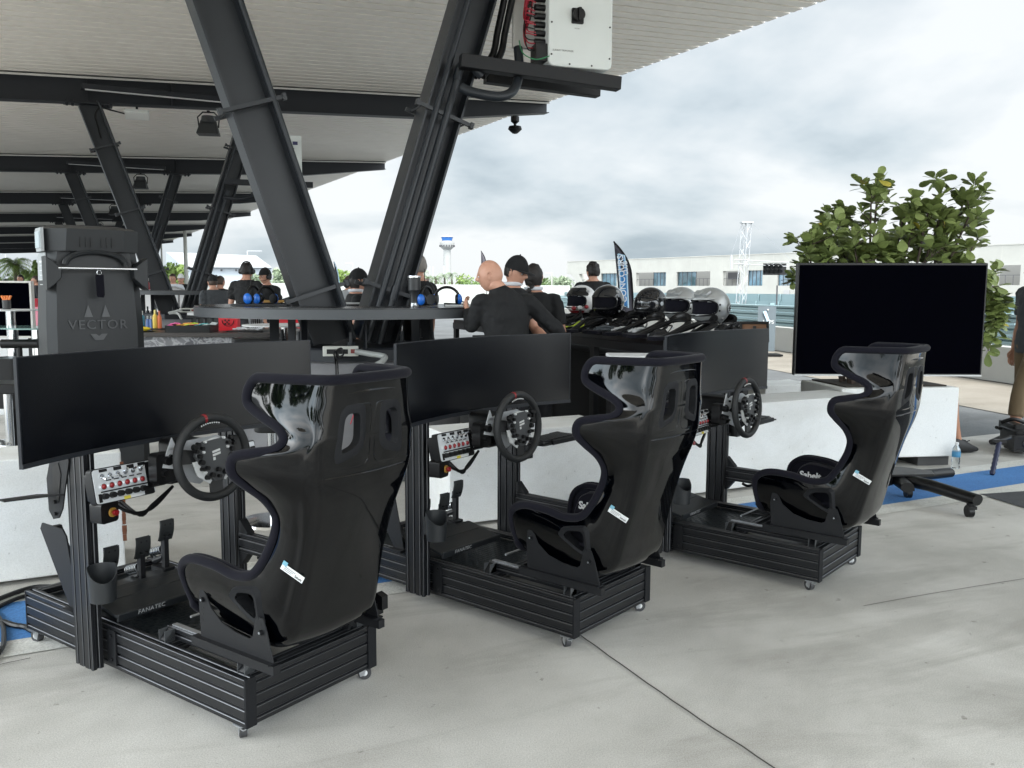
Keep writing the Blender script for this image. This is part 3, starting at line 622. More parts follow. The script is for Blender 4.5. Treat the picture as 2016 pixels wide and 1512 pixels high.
    for sx in(-1,1):
        P=[(-.03,.35),(.30,.37),(.315,.44),(.29,.515),(.235,.545),(.10,.53),(.0,.50),(-.05,.47)]
        P=rounded(P,5); k=len(P); rings=[]
        for sc_,xo in((.96,.208),(1.,.190),(.985,.168),(.93,.156)):
            PP=scale(P,sc_); rings.append([(CX+sx*(xo+.10*(z-.45)),y,z) for y,z in PP])
        Lp=sum(rings,[]); F=[(r_*k+i,r_*k+(i+1)%k,(r_+1)*k+(i+1)%k,(r_+1)*k+i) for r_ in range(3) for i in range(k)]+[tuple(range(3*k,4*k))]
        cs.add(Lp,F)
    cs.rbox((CX,.10,.345),(.31,.40,.045),.05); 
    cso=cs.build('seat_cushion',FAB,seat,smooth=50)
    for sx in(1,-1):
        tx=MB()
        zx=CX+sx*(.156+.10*(.46-.45))-sx*.0022
        m_=M4.Translation((zx,.222,.478))@(rz_(R(-90 if sx>0 else 90)).to_4x4())@(rx(R(90)).to_4x4())@(rz_(R(0)).to_4x4())@(rx(R(-5.7)).to_4x4())
        tx.text('Sabelt',.047,m_,0,ext=.0012,bold=.0014)
        tx.build('seat_lettering',WHT,seat)
    # homologation label on left side
    lb=MB(); o=V((.058,-.162,.577)); ax=V((.030,-.085,-.050)).normalized()
    rr=surf(8/22,0.1); nrm=V((-.93,-.36,0)).normalized(); ay=nrm.cross(ax).normalized(); ay=-ay if ay.z<0 else ay; nn_=ax.cross(ay)
    if nn_.dot(nrm)<0: nn_=-nn_
    oo=o+nrm*.0
    def fit(x,y):
        # slide point onto the shell: nearest shell vertex plane distance
        p=oo+ax*x+ay*y; best=1e9;bp=None
        for (vx) in near: 
            dd=(V(vx)-p).length
            if dd<best: best=dd;bp=V(vx)
        return p+nrm*(max((bp-p).dot(nrm),-.03)+.0045)
    near=[p for p in st.v if p[0]<.16 and .5<p[2]<.66]
    off=max((V(p)-oo).dot(nrm) for p in near if (V(p)-oo-nrm*(V(p)-oo).dot(nrm)).length<.03)
    oo=oo+nrm*(off+.0035)
    lb.prism([(-.042,-.011),(.042,-.011),(.042,.011),(-.042,.011)],oo,ax,ay,.001,0); lb.prism([(-.043,.006),(-.026,.006),(-.026,.020),(-.043,.020)],oo+nrm*.0012,ax,ay,.001,1)
    mt=M4((( *ax,0),(*ay,0),(*ax.cross(ay),0),(0,0,0,1))).transposed(); sg=1 if ax.cross(ay).dot(nrm)>0 else -1
    m_=M4.Translation(oo+nrm*.0009+ax*.024-ay*.004)@mt
    lb.text('Sabelt',.011,m_,2,ext=.0002,bold=.0002)
    for k in range(3): 
        p=oo+nrm*.0009+ay*(.004-k*.005)-ax*.012; lb.prism([(-.02,-.0006),(.022-k*.006,-.0006),(.022-k*.006,.0006),(-.02,.0006)],p,ax,ay,.0003,2)
    lb.build('seat_label',[WHT,LBLU,BLK],seat)
    # brackets
    for sx in(-1,1):
        bk=MB(); x=CX+sx*.232
        P=[(.262,.287),(.268,.40),(.262,.447),(.245,.455),(.225,.435),(.205,.40),(.15,.362),(.08,.345),(.01,.34),(-.008,.35),(-.024,.41),(-.04,.424),(-.062,.42),(-.078,.38),(-.105,.287)]
        bk.prism(P,(x,0,0),(0,1,0),(0,0,1),.004); bk.bx(x-.022-sx*.0,x+.022,-.105,.262,.284,.289); bk.bx(x-.014,x+.014,-.12,.30,.2545,.284)
        for (y,z) in((.244,.419),(-.053,.376)): bk.cyl((x,y,z),(x+sx*.012,y,z),.0085,n=14); bk.cyl((x+sx*.004,y,z),(x+sx*.0125,y,z),.004,n=10,mi=1)
        for k in range(3):
            bk.cyl((x+sx*.0022,.246+.002*k,.39-k*.022),(x+sx*.0026,.246+.002*k,.39-k*.022),.0042,n=10,mi=2)
            bk.cyl((x+sx*.0022,-.05-.006*k,.40-.055*0-k*.03+.0),(x+sx*.0026,-.05-.006*k,.40-k*.03),.0042,n=10,mi=2)
        bk.build('seat_bracket',[STEELB,ZINC,MT['black plastic']],root)
    hn=MB(); hn.bx(W-.02,W+.012,-.03,.04,.258,.30); hn.prism([(0,0),(.05,0),(.03,.06),(.0,.05)],(W-.0,-.05,.28),(0,1,0),(0,0,1),.03); hn.build('slider_latch',BLK,root)
    return root
RIGS=[((-.84,2.621),54.649),((.251,3.35),50.02),((1.478,4.041),49.723)]
rig=make_rig(); rig.location=(*RIGS[0][0],0); rig.rotation_euler=(0,0,R(RIGS[0][1]))
dup(rig,None,(*RIGS[1][0],0),R(RIGS[1][1]),'middle racing simulator rig, its near corner standing at the long joint in the concrete')
dup(rig,None,(*RIGS[2][0],0),R(RIGS[2][1]),'farthest racing simulator rig, its seat standing in front of the big television on a stand')
def rigpt(i,p):
    (x,y),a=RIGS[i]; return V((x,y,0))+rz_(R(a))@V(p)
# keyboards lying on the trays
def make_keyboard():
    m=MB(); m.rbox((0,0,.006),(.30,.125,.010),.008)
    for i in range(14):
        for j in range(5): m.box((-.135+i*.0205,-.045+j*.0225,.0135),(.0165,.0180,.006))
    return m
kb=None
for i,lab in enumerate(('black keyboard on the tray of the nearest rig, mostly hidden behind its seat','black keyboard lying on the side tray of the middle rig beside its steering wheel','black keyboard lying on the side tray of the farthest rig beside its steering wheel')):
    if kb is None: kb=make_keyboard().build('keyboard',mat('keyboard keys',(.014,.015,.017),.5),None); tag(kb,lab,'keyboard','keyboards on the simulator trays'); k=kb
    else: k=dup(kb,label=lab)
    k.location=rigpt(i,(.80,.735,.6785)); k.rotation_euler=(0,0,R(RIGS[i][1]+2))
#PART2
# ------------------------------------------------------------ canopy
PHI,PSI=R(28.4),R(25.95); S_=10.267; ZT=4.731; HA=1.38; SLP=.048; WR=7.78; WL=7.2; BB_=.145; ZB=.456; D1=7.2; CXC=-1.334
U=V((-math.sin(PHI),math.cos(PHI),0)); Wd=V((math.cos(PSI),math.sin(PSI),0)); UZ=V((0,0,1)); UP=V((-math.sin(PSI),math.cos(PSI),0))
def fo(i): return V((CXC,D1,0))+U*S_*(i-1)
canopy=thing('pit_canopy','long steel canopy with a ribbed metal roof carried on V shaped grey columns','canopy',tuple(fo(1)),0)
def dk_z(w_): return ZT+ZB+SLP*w_
mb=MB(); pitch=.255; t0,t1=-1.10*S_,8.55*S_; n=int((t1-t0)/pitch); prof=[]
for k in range(n):
    t=t0+k*pitch; prof+=[(t,.0),(t+.192,.0),(t+.196,.11),(t+.251,.11)]
def dpt(t,w_,dz): p=fo(1)+U*t+Wd*w_; return (p.x,p.y,dk_z(w_)+.012+dz)
L=[];F=[]
for t,dz in prof: L+=[dpt(t,-WL,dz),dpt(t,WR,dz)]
for k in range(len(prof)-1): F.append((2*k,2*k+1,2*k+3,2*k+2))
mb.add(L,F); a=len(mb.v); mb.add([dpt(t0,-WL,.12),dpt(t0,WR,.12),dpt(t1,WR,.12),dpt(t1,-WL,.12)],[(0,1,2,3)])
mb.build('roof_deck',DECK,canopy,smooth=0,world=True)
def bm_pts(w0,w1):   # beam side profile in (w,z)
    P=[(w0,dk_z(w0)-.30)]
    return P
for i in range(0,10):
    o=fo(i); b=MB(); top=lambda w_:dk_z(w_); bot=lambda w_: dk_z(w_)-ZB
    x0,x1,x2=-WL,WR-2.6,WR-.05
    side=[(x0,dk_z(x0)-.30),(x0+2.2,bot(x0+2.2)),(x1,bot(x1)),(x2,dk_z(x2)-.24),(x2,dk_z(x2)),(x0,dk_z(x0))]
    b.prism(side,o,Wd,UZ,.012)
    def flange(pts,wd,th):
        for (a0,z0),(a1,z1) in zip(pts,pts[1:]):
            p=o+Wd*a0+UZ*z0; q=o+Wd*a1+UZ*z1; h=UP*wd/2; v_=UZ*th
            b.add([p-h,p+h,q+h,q-h,p-h+v_,p+h+v_,q+h+v_,q-h+v_],[(0,3,2,1),(4,5,6,7),(0,1,5,4),(2,3,7,6),(0,4,7,3),(1,2,6,5)])
    flange([side[0],side[1],side[2],side[3]],.24,.016); 
    flange([(x0,dk_z(x0)-.016),(x2,dk_z(x2)-.016)],.24,.014)
    for w_ in(-HA,HA,0): b.prism([(-.006,0),(.006,0),(.006,ZB-.03),(-.006,ZB-.03)],o+Wd*w_+UZ*(dk_z(w_)-ZB+.018),Wd,UZ,.22)
    b.build('roof_beam',DKBEAM,canopy,smooth=0,world=True)
    f=MB(); f.prism([(x0,dk_z(x0)-.055),(x2,dk_z(x2)-.055),(x2,dk_z(x2)-.02),(x0,dk_z(x0)-.02)],o-UP*.135,Wd,UZ,.006); f.build('beam_flashing',FLASH,canopy,smooth=0,world=True)
    if i>7: continue
    for sg in(-1,1):
        zb=1.0; k_=(HA-BB_)/(ZT-.9); b0=BB_+(zb-.9)*k_+.0
        p=o+Wd*sg*b0+UZ*zb; zt_=bot(sg*HA); q=o+Wd*sg*HA+UZ*zt_; d=(q-p).normalized(); a=(Wd-d*Wd.dot(d)).normalized(); c_=d.cross(a).normalized(); h=MB()
        for off in(-1,1):
            h.box((p+q)/2+a*off*.155,(.018,.27,(q-p).length),0,M4((a,c_,d)).transposed())
        h.box((p+q)/2,(.292,.014,(q-p).length),0,M4((a,c_,d)).transposed())
        cobj=h.build('support_column',DST,canopy,smooth=0,world=True)
        pl=MB(); pl.box(q-UZ*.012,(.78,.30,.024),0,M4((Wd,UP,UZ)).transposed())
        for x in(-.33,-.24,.24,.33): pl.cyl(q+Wd*x-UP*.09-UZ*.075,q+Wd*x-UP*.09+UZ*.03,.022,n=8)
        pl.build('head_plate',DST,cobj,smooth=0) if 0 else pl.build('head_plate',DKBEAM,canopy,smooth=0,world=True)
        if i in(1,2,3):
            cc=-c_ if c_.dot(V((0,1,0)))>0 else c_
            Ln_=(q-p).length
            for fr_ in ((.115,.50,.80) if i==1 else (.2,.5,.8)):
                m=MB(); pc=p+d*Ln_*fr_
                m.tube([pc+cc*.15-a*.25,pc+cc*.15+a*.25],.022,4); m.tube([pc-cc*.15-a*.25,pc-cc*.15+a*.25],.022,4); m.tube([pc+cc*.15-a*.20,pc-cc*.15-a*.20],.008,6); m.tube([pc+cc*.15+a*.20,pc-cc*.15+a*.20],.008,6)
                for s2 in(-1,1): m.box(pc+cc*.15+a*s2*.25,(.03,.05,.05),0,M4((a,cc,d)).transposed())
                m.build('column_clamp',BLK if 0 else mat('dark clamp',(.03,.033,.037),.5,.2),canopy,smooth=0,world=True)
            if sg==1:
                m=MB(); offs=cc*.165
                top_=.60
                m.tube([p-UZ*.0+offs+a*.01,p+d*Ln_*top_+offs+a*.01],.030,12)
                m.build('conduit',DST,canopy,world=True)
                m=MB(); m.tube([p+offs+a*.0-a*.09,p+d*Ln_*.98+offs-a*.09],.026,12); m.build('conduit',DST,canopy,world=True)
                if i==1:
                    e_=p+d*Ln_*top_+offs+a*.01
                    m=MB(); m.tube(smooth_path([e_-d*.10,e_+d*.02,e_+a*.05+cc*.05+d*.05,e_+a*.18+cc*.06],5),[.036]*15+[.036],12); m.build('conduit_elbow',DST,canopy,world=True)
                for z_ in(.12,):
                    m=MB(); m.cyl(p+d*.38+offs+a*.01,p+d*.50+offs+a*.01,.037); m.build('conduit_coupling',DST,canopy,world=True)
            else:
                m=MB(); m.tube([p+cc*.15+a*.17,p+d*Ln_*.99+cc*.15+a*.17],.022,12); m.build('conduit',DST,canopy,world=True)
# pedestals, ring tables
TT=mat('black ring table top',(.02,.021,.023),.22,0,.5); TR_=mat('grey table rim',(.055,.06,.065),.5)
for i,(zt_,lab,lab2) in enumerate((( 1.316,'dark round concrete pedestal under the nearest V column, with rusty bolts','black ring shaped bar table around the feet of the nearest V column'),(1.42,'round pedestal under the second V column behind the bar counter','black ring shaped bar table around the second V column')),1):
    o=fo(i); m=MB(); m.lathe([(.90,0),(.90,.78),(.86,.86),(.82,.90)],o,48); ped=thing('column_pedestal',lab,'pedestal',tuple(o)); m.build('concrete_base',GRCONC,ped,world=True)
    m=MB(); m.lathe([(.70,.90),(.70,.985),(.69,1.0)],o,8); m.build('base_plate',DKBEAM,ped,world=True,smooth=0)
    for a in range(0,360,45):
        m=MB(); p=o+V((math.cos(R(a+10)),math.sin(R(a+10)),0))*.56
        m.cyl(p+UZ*1.0,p+UZ*1.045,.032,n=6); m.cyl(p+UZ*1.045,p+UZ*1.12,.016,n=8); m.build('anchor_bolt',DST,ped,world=True,smooth=0)
    t=thing('ring_table',lab2,'table',tuple(o))
    ro,ri=1.22,.42; cs_=[(math.cos(2*math.pi*k/72),math.sin(2*math.pi*k/72)) for k in range(72)]
    m=MB(); m.ring([(x*ro,y*ro) for x,y in cs_],[(x*ri,y*ri) for x,y in cs_],o+UZ*(zt_-.006),(1,0,0),(0,1,0),.012); m.build('table_top',TT,t,world=True)
    m=MB(); m.ring([(x*ro*1.006,y*ro*1.006) for x,y in cs_],[(x*ro*.985,y*ro*.985) for x,y in cs_],o+UZ*(zt_-.045),(1,0,0),(0,1,0),.068); m.build('table_rim',TR_,t,world=True)
    for a in range(20,380,45):
        m=MB(); dd=V((math.cos(R(a)),math.sin(R(a)),0)); p=o+dd*.62; m.box(p+UZ*((zt_-.012+1.0)/2+.001),(.012,.075,zt_-.014-1.0),0,rz_(R(a)+R(90))); m.build('table_leg',DKBEAM,t,world=True,smooth=0)
# power strip + cords on the near pedestal
def power_strip(c,rz,lab):
    t=thing('power_strip',lab,'power strip',tuple(c),rz,'power strips on the column pedestals')
    m=MB(); m.rbox((0,0,.03),(.26,.05,.075),.008); m.build('strip_case',mat('ivory casing',(.42,.42,.38),.5),t,bevel=.003)
    m=MB(); m.bx(-.10,.055,-.028,-.024,.010,.045); m.build('socket_row',BLK,t); m=MB(); m.bx(.075,.115,-.028,-.024,.015,.045); m.build('power_switch',mat('switch red',(.16,.015,.01),.4),t)
    return t
pc=at(671,699,6.42); power_strip(pc,R(6),'ivory power strip with red switch on the nearest pedestal, behind the nearest seat')
pc2=at(369,614,15.3); power_strip(pc2,R(6),'small ivory power strip on the far pedestal behind the row of bottles')
m=MB(); m.tube(smooth_path([at(700,692,6.4),at(730,697,6.38),at(757,702,6.35),at(752,712,6.3),at(738,722,6.25),at(722,745,6.2)],6),.021,12); single('flexible_conduit',m,mat('grey conduit',(.30,.31,.30),.5),'grey flexible conduit curving down from the power strip on the near pedestal','conduit')
m=MB(); m.tube(smooth_path([at(661,691,6.36),at(672,686,6.3),at(676,697,6.3),at(668,702,6.3),at(662,695,6.3),at(664,720,6.25),at(667,760,6.2)],6),.0075,8); m.tube(smooth_path([at(657,695,6.36),at(661,720,6.2),at(662,760,6.2)],6),.006,8)
single('looped_cable',m,BLK,'black power cord hanging in a loop from the ivory power strip','cord')
# inverter on the near right column
o=fo(1); iv=thing('inverter_cabinet','white inverter cabinet with black rotary switch hung high on the near right column','inverter',tuple(at(1144,134,7.45)))
def oriented(px0,py0,px1,py1,Y0,Y1): return at(px0,py0,Y0),at(px1,py1,Y1)
p0=at(906,120,7.35); p1=at(1219,166,7.75); p2=at(955,152,7.75); p3=at(1178,181,8.15)
for a,b,th in((p0,p1,.11),(p2,p3,.10)):
    m=MB(); d=(b-a).normalized(); s2=d.cross(UZ).normalized(); u2=s2.cross(d); m.box((a+b)/2,((b-a).length,th,th),0,M4((d,s2,u2)).transposed()); m.build('support_arm',STEELB,iv,world=True,smooth=0,bevel=.006)
fx=(p1-p0); fx.z=0; fx.normalize(); fy=UZ.cross(fx)
c0=at(1144,60,7.62); w_,h_,dp=.575,.95,.22
bot_=at(1143,134,7.62); c0=V((bot_.x,bot_.y,bot_.z+h_/2))+fy*.11; rot=M4((fx,fy,UZ)).transposed()
m=MB(); m.rbox(c0,(w_,h_,dp),.05,rot=rot@rx(R(90)),n=6); cab=m.build('cabinet_body',mat('white enamelled cabinet',(.62,.65,.63),.35,noise=(6,.3,(.66,.69,.67))),iv,world=True,bevel=.01)
m=MB()
for sx in(-1,1):
    for k in(-.38,-.12,.12,.38): m.cyl(c0+fx*sx*(w_/2-.025)+UZ*k-fy*(dp/2-.002),c0+fx*sx*(w_/2-.025)+UZ*k-fy*(dp/2+.004),.008,n=8)
for k in(-.1,.1): m.cyl(c0+fx*k-UZ*(h_/2-.025)-fy*(dp/2),c0+fx*k-UZ*(h_/2-.025)-fy*(dp/2+.004),.008,n=8)
m.build('cover_screw',BLK,iv,world=True)
ks=c0-fy*(dp/2)+fx*(-.035)+UZ*(-h_/2+.42)
m=MB(); m.rbox(ks,(.105,.125,.03),.01,rot=rot@rx(R(90))); m.cyl(ks+UZ*.005,ks+UZ*.005-fy*.055,.052,n=24); m.box(ks-fy*.06+UZ*.005,(.022,.03,.10),0,rot); m.build('rotary_switch',BLK,iv,world=True)
m=MB(); m.text('SUNNY TRIPOWER',.022,M4.Translation(c0-fy*(dp/2+.002)+fx*(-.16)-UZ*(h_/2-.13))@(rot@rx(R(90))).to_4x4(),0); m.text('ROTARY',.012,M4.Translation(ks-UZ*.10-fy*.002)@(rot@rx(R(90))).to_4x4(),0); m.build('cabinet_lettering',mat('grey print',(.2,.2,.2),.5),iv,world=True)
m=MB(); q0=at(1048,45,7.9); m.box(q0+UZ*.15,(.36,.05,.75),0,rot); m.build('back_panel',FLASH,iv,world=True,smooth=0)
m=MB(); m.box(at(1020,20,7.88)+UZ*.2,(.03,.06,1.3),0,rot); m.build('cable_duct',mat('grey duct',(.2,.21,.2),.5),iv,world=True,smooth=0)
m=MB()
for k in range(7): m.cyl(c0-fx*(w_/2)+UZ*(-.33+.07*k)+fy*0,c0-fx*(w_/2+.09)+UZ*(-.33+.07*k),.026,n=12)
m.bx(0,0,0,0,0,0) if 0 else m.box(c0-fx*(w_/2+.03)+UZ*(-.36),(.14,.16,.14),0,rot); m.build('cable_gland',BLK,iv,world=True)
for k in range(16):
    m=MB(); z0=-.34+.030*k; e_=c0-fx*(w_/2+.09)+UZ*z0+fy*random.uniform(-.06,.03)
    tp=at(1020+2.2*k,-40,7.75); mid_=at(1040+random.uniform(-6,10),40+random.uniform(-10,25)-k,7.7); r_=k%3
    m.tube(smooth_path([e_,e_-fx*.07+UZ*.01,mid_*.6+e_*.4-fx*.05,mid_+UZ*.15,tp],5),.0055,6); m.build('inverter_cable',mat('red cable',(.35,.012,.03),.45) if r_ else BLK,iv,world=True)
m=MB(); m.tube(smooth_path([at(908,172,7.3),at(935,183,7.3),at(985,190,7.35),at(1012,176,7.45),at(1022,140,7.6),at(1020,95,7.7)],7),.040,14); m.build('supply_hose',DST,iv,world=True)
m=MB(); m.tube(smooth_path([at(1022,80,7.6),at(1030,105,7.5),at(1055,117,7.45),at(1082,110,7.45)],6),.005,6); m.build('earth_wire',mat('green wire',(.03,.20,.08),.5),iv,world=True)
m=MB()
for x,sx_ in((975,0),(990,1)):
    m.tube(smooth_path([at(x+22,-20,7.8),at(x+5,60,7.8),at(x-6,110,7.75),at(x-40,150,7.6)],6),.030,12)
m.build('supply_cable',BLK,iv,world=True)
# second inverter further
iv2=thing('inverter_cabinet','flat white cabinet with a small logo, behind the near left column','inverter',tuple(at(574,362,16.4)),0)
m=MB(); q0=at(574,314,16.4); m.rbox(q0,(.36,.84,.2),.02,rot=rot@rx(R(90))); m.build('cabinet_body',MT['white enamelled cabinet'],iv2,world=True)
m=MB(); pp_=at(581,282,16.2); m.box(pp_,(.09,.01,.06),0,rot); m.box(at(574,294,16.2),(.09,.01,.05),1,rot); m.build('cabinet_badge',[mat('dark blue badge',(.03,.03,.10),.4),BLK],iv2,world=True)
m=MB(); a,b=at(445,354,15.9),at(612,368,16.7); m.box((a+b)/2,((b-a).length,.1,.1),0,rot); m.tube(smooth_path([at(440,388,15.9),at(475,392,15.9),at(500,380,16),at(506,360,16.1)],5),.035,10); m.build('support_arm',DKBEAM,iv2,world=True,smooth=30)
# lamps, speakers, camera hanging from beams
for i in(2,3,4,5):
    o=fo(i); zb=dk_z(0)-ZB; nm={2:'nearest visible',3:'second',4:'third',5:'fourth'}[i]
    t=thing('batten_light',f'long dark batten light under the {nm} cross beam','batten light',tuple(o-Wd*.2+UZ*(zb)),PSI,'batten lights under the beams')
    m=MB(); m.rbox((0,-.25,.17),(2.55,.14,.09),.02); m.build('light_housing',DKBEAM,t); m=MB(); m.bx(-1.22,1.22,-.31,-.23,.115,.128); m.build('light_diffuser',mat('white diffuser',(.6,.6,.6),.5),t)
    m=MB(); 
    for x in(-1,1): m.bx(x-.02,x+.02,-.18,.0,.16,.20)
    m.build('light_bracket',DKBEAM,t)
    p=at(410,218,16.3) if i==2 else o+Wd*.42+UZ*(dk_z(.4)-ZB)
    t=thing('horn_speaker',f'dark horn loudspeaker hanging from the {nm} cross beam','loudspeaker',tuple(p),R(10),'horn loudspeakers under the beams')
    m=MB(); m.tube([(-.17,0,-.30),(-.19,0,-.12),(-.10,0,-.03),(.10,0,-.03),(.19,0,-.12),(.17,0,-.30)],.014,6); m.cyl((0,0,0),(0,0,-.04),.03); m.build('speaker_yoke',BLK,t)
    m=MB(); m.cyl((0,.0,-.10),(0,.0,-.22),.12,.14,n=16)
    a=[(-.13,.06,-.18),(.13,.06,-.18),(.13,-.06,-.18),(-.13,-.06,-.18)]; b=[(-.19,.10,-.44),(.19,.10,-.44),(.19,-.22,-.44),(-.19,-.22,-.44)]
    m.add(a+b,[(0,1,5,4),(1,2,6,5),(2,3,7,6),(3,0,4,7)]+[(3,2,1,0),(4,5,6,7)],0); m.build('speaker_horn',mat('dark horn',(.03,.032,.034),.5),t,smooth=20)
p=at(250,222,15.9)
for p,lab,k in((at(270,226,15.9),'white flood light on a curved arm beside the top of the second left column',1.),(at(168,400,36),'small flood light hanging at the column top farther under the roof',1.)):
    t=thing('flood_light',lab,'flood light',tuple(p),R(20)); m=MB(); m.rbox((0,0,0),(.40,.24,.07),.03,rot=rx(R(-25))); m.build('lamp_body',mat('pale lamp housing',(.6,.62,.6),.4),t,bevel=.01)
    m=MB(); m.tube(smooth_path([(-.42,.0,.05),(-.60,0,.08),(-.68,.0,-.05),(-.66,.0,-.2),(-.6,0,-.45)],5),.016,8); m.tube([(-.42,0,.05),(-.18,0,0)],.014,8); m.tube([(0,0,.03),(0,0,.14)],.02,8); m.build('lamp_arm',BLK,t)
t=thing('dome_camera','dark dome camera hanging under the right end of the long cross beam','camera',tuple(at(1014,228,19)),0)
m=MB(); m.lathe([(.05,0),(.09,-.02),(.09,-.12),(.03,-.17),(.03,-.20),(.13,-.22),(.15,-.28),(.10,-.33),(.05,-.37)],(0,0,0),20); m.build('camera_body',BLK,t); m=MB(); m.sph((0,0,-.31),.07,14,10); m.build('camera_dome',mat('camera glass',(.03,.03,.03),.1),t)

# ------------------------------------------------------------ barriers
def blk(t0,t1,n0,th,h,name,lab,cat,zb=.0,grp=None):
    m=MB(); a=DV*t0+DN*n0; L_=t1-t0; c=a+DV*L_/2+DN*th/2+UZ*(zb+h/2)
    rot=M4((DV,DN,UZ)).transposed(); nseg=max(1,int(L_/.12)); 
    def nz(p): return V((0,0,0))
    m.box(c,(L_,th,h),0,rot); m.box(a+DV*L_/2+DN*(th/2+.03)+UZ*.011,(L_-.06,th-.1,.022),1,rot); o=single(name,m,[BARR,mat('dark shim',(.04,.03,.025),.9)],lab,cat,grp,smooth=0,bevel=.008); return o
def tn(px,py): p=gr(px,py); return DV.dot(p),DN.dot(p)
n0=(tn(0,1158)[1]+tn(120,1140)[1]+tn(1427,970)[1]+tn(1474,960)[1])/4
def tpx(px,n):  # t along DV such that the point at offset n projects to column px (ground level)
    lo,hi=-8,12
    for _ in range(50):
        m_=(lo+hi)/2; p=DV*m_+DN*n; d=ray(px,900); 
        if p.x/p.y<d.x/d.y: lo=m_
        else: hi=m_
    return lo
GB='white concrete barrier blocks along the pit lane'
blk(tpx(-330,n0),tpx(238,n0),n0,.42,.60,'concrete_barrier','white concrete barrier block behind the nearest rig with a rusty chipped end','barrier',.022,GB)
blk(tpx(881,n0),tpx(1200,n0),n0-.03,.42,.555,'concrete_barrier','white concrete barrier block behind the steering wheel of the middle rig','barrier',.022,GB)
blk(tpx(1335,n0),tpx(1700,n0),n0-.02,.42,.615,'concrete_barrier','white concrete barrier block behind the steering wheel of the farthest rig','barrier',.022,GB)
m=MB(); e0=DV*(tpx(238,n0)+.004)+DN*(n0+.0)
for k in range(14):
    z=.56-.03*k+random.uniform(-.01,.01); m.box(e0+UZ*z+DV*-.002-DN*.004,(.012+random.uniform(0,.012),.006,.032),0,M4((DV,DN,UZ)).transposed())
single('rust_streak',m,mat('rust',(.16,.06,.03),.9),'brown rust streak down the end of the barrier block behind the nearest rig','rust streak')
m=MB(); a,b=at(1500,750,9.5),at(1557,750,9.8); m.box(V(((a.x+b.x)/2,9.6,.22)),(.7,.5,.44),0,rz_(R(20))); single('concrete_barrier',m,BARR,'grey concrete block on the tarmac beyond the farthest curved monitor','barrier',GB,smooth=0,bevel=.01)
m=MB(); a=gr(1770,925); 
# planter with shrub
pl=thing('planter_box','white concrete planter box with a big green shrub, behind the television','planter',(0,0,0)); pc0=gr(1880,918); nP=DN.dot(pc0); tP=DV.dot(pc0)
rotP=rz_(R(8)); AX=rotP@V((1,0,0)); AY=rotP@V((0,1,0)); cP=pc0-AX*.52+AY*.36
pl.location=(cP.x,cP.y,0); pl.matrix_basis=M4.Translation((cP.x,cP.y,0))
m=MB(); 
m.box(cP+UZ*.375,(1.04,.72,.58),0,rotP); m.build('planter_shell',BARR,pl,world=True,smooth=0,bevel=.012)
for sx in(-.36,.36):
    m=MB(); m.box(cP+AX*sx+UZ*.042,(.28,.6,.083),0,rotP); m.build('planter_foot',mat('dark foot block',(.05,.05,.05),.8),pl,world=True,smooth=0)
m=MB(); m.box(cP+UZ*.667,(.90,.58,.02),0,rotP); m.build('planter_soil',mat('dark soil',(.03,.025,.02),.95),pl,world=True,smooth=0)
# shrub
LEAF=mat('shrub leaf',(.14,.18,.05),.42,0,.4,noise=(3,.18,(.25,.31,.11))); LEAFY=mat('yellowing leaf',(.42,.36,.05),.5)
BARK=mat('shrub stem',(.07,.05,.04),.8)
shr=thing('shrub','bushy shrub with rounded green leaves growing in the white planter','shrub',(cP.x,cP.y,.67))
random.seed(11)
twigs=MB(); tips=[]
def branch(p,d,L_,r,dep):
    n_=4; P=[p]; 
    for k in range(n_):
        d=(d+V((random.uniform(-.18,.18),random.uniform(-.18,.18),random.uniform(-.05,.14)))).normalized(); p=p+d*L_/n_; P.append(p)
        if k==2 and random.random()<.6: tips.append((p.copy(),d.copy()))
    twigs.tube(P,[r*(1-.5*k/n_) for k in range(n_+1)],5)
    if dep==0: tips.append((p,d)); return
    for k in range(random.choice((2,3,3))):
        a=V((random.uniform(-1,1),random.uniform(-1,1),random.uniform(-.1,.5))).normalized(); branch(P[random.choice((2,3,4))],(d*.9+a*.75).normalized(),L_*random.uniform(.55,.75),r*.55,dep-1)
targets=[(1780,415),(1830,405),(1790,470),(1650,430),(1870,440),(1590,500),(1625,520),(1600,490),(1660,470),(1600,560),(1640,440),(1690,520),(1715,400),(1728,370),(1760,500),(1800,440),(1850,430),(1900,390),(1915,410),(1925,470),(1925,540),(1935,600),(1600,480),(1680,470),(1820,520),(1880,500),(1930,560),(1700,590),(1900,580)]
for (tx_,ty_) in targets:
    q=at(tx_,ty_,7.4+random.uniform(-.35,.3)); s0=V((cP.x,cP.y,.68))+AX*(.7*((tx_-1775)/420))+AY*random.uniform(-.15,.15)
    mid_=s0.lerp(q,.5)+UZ*.12; P=smooth_path([s0,mid_,q],6); twigs.tube(P,[.016-.010*k/(len(P)-1) for k in range(len(P))],6)
    for k in range(4,len(P),1):
        d=(P[k]-P[k-1]).normalized()
        if random.random()<.85:
            a=V((random.uniform(-1,1),random.uniform(-1,1),random.uniform(-.4,.7))).normalized(); branch(P[k],(d*.5+a).normalized(),random.uniform(.10,.22),.006,0 if random.random()<.8 else 1)
    tips.append((P[-1],d)); tips.append((P[-1],d)); tips.append((P[-1]-d*.08,d))
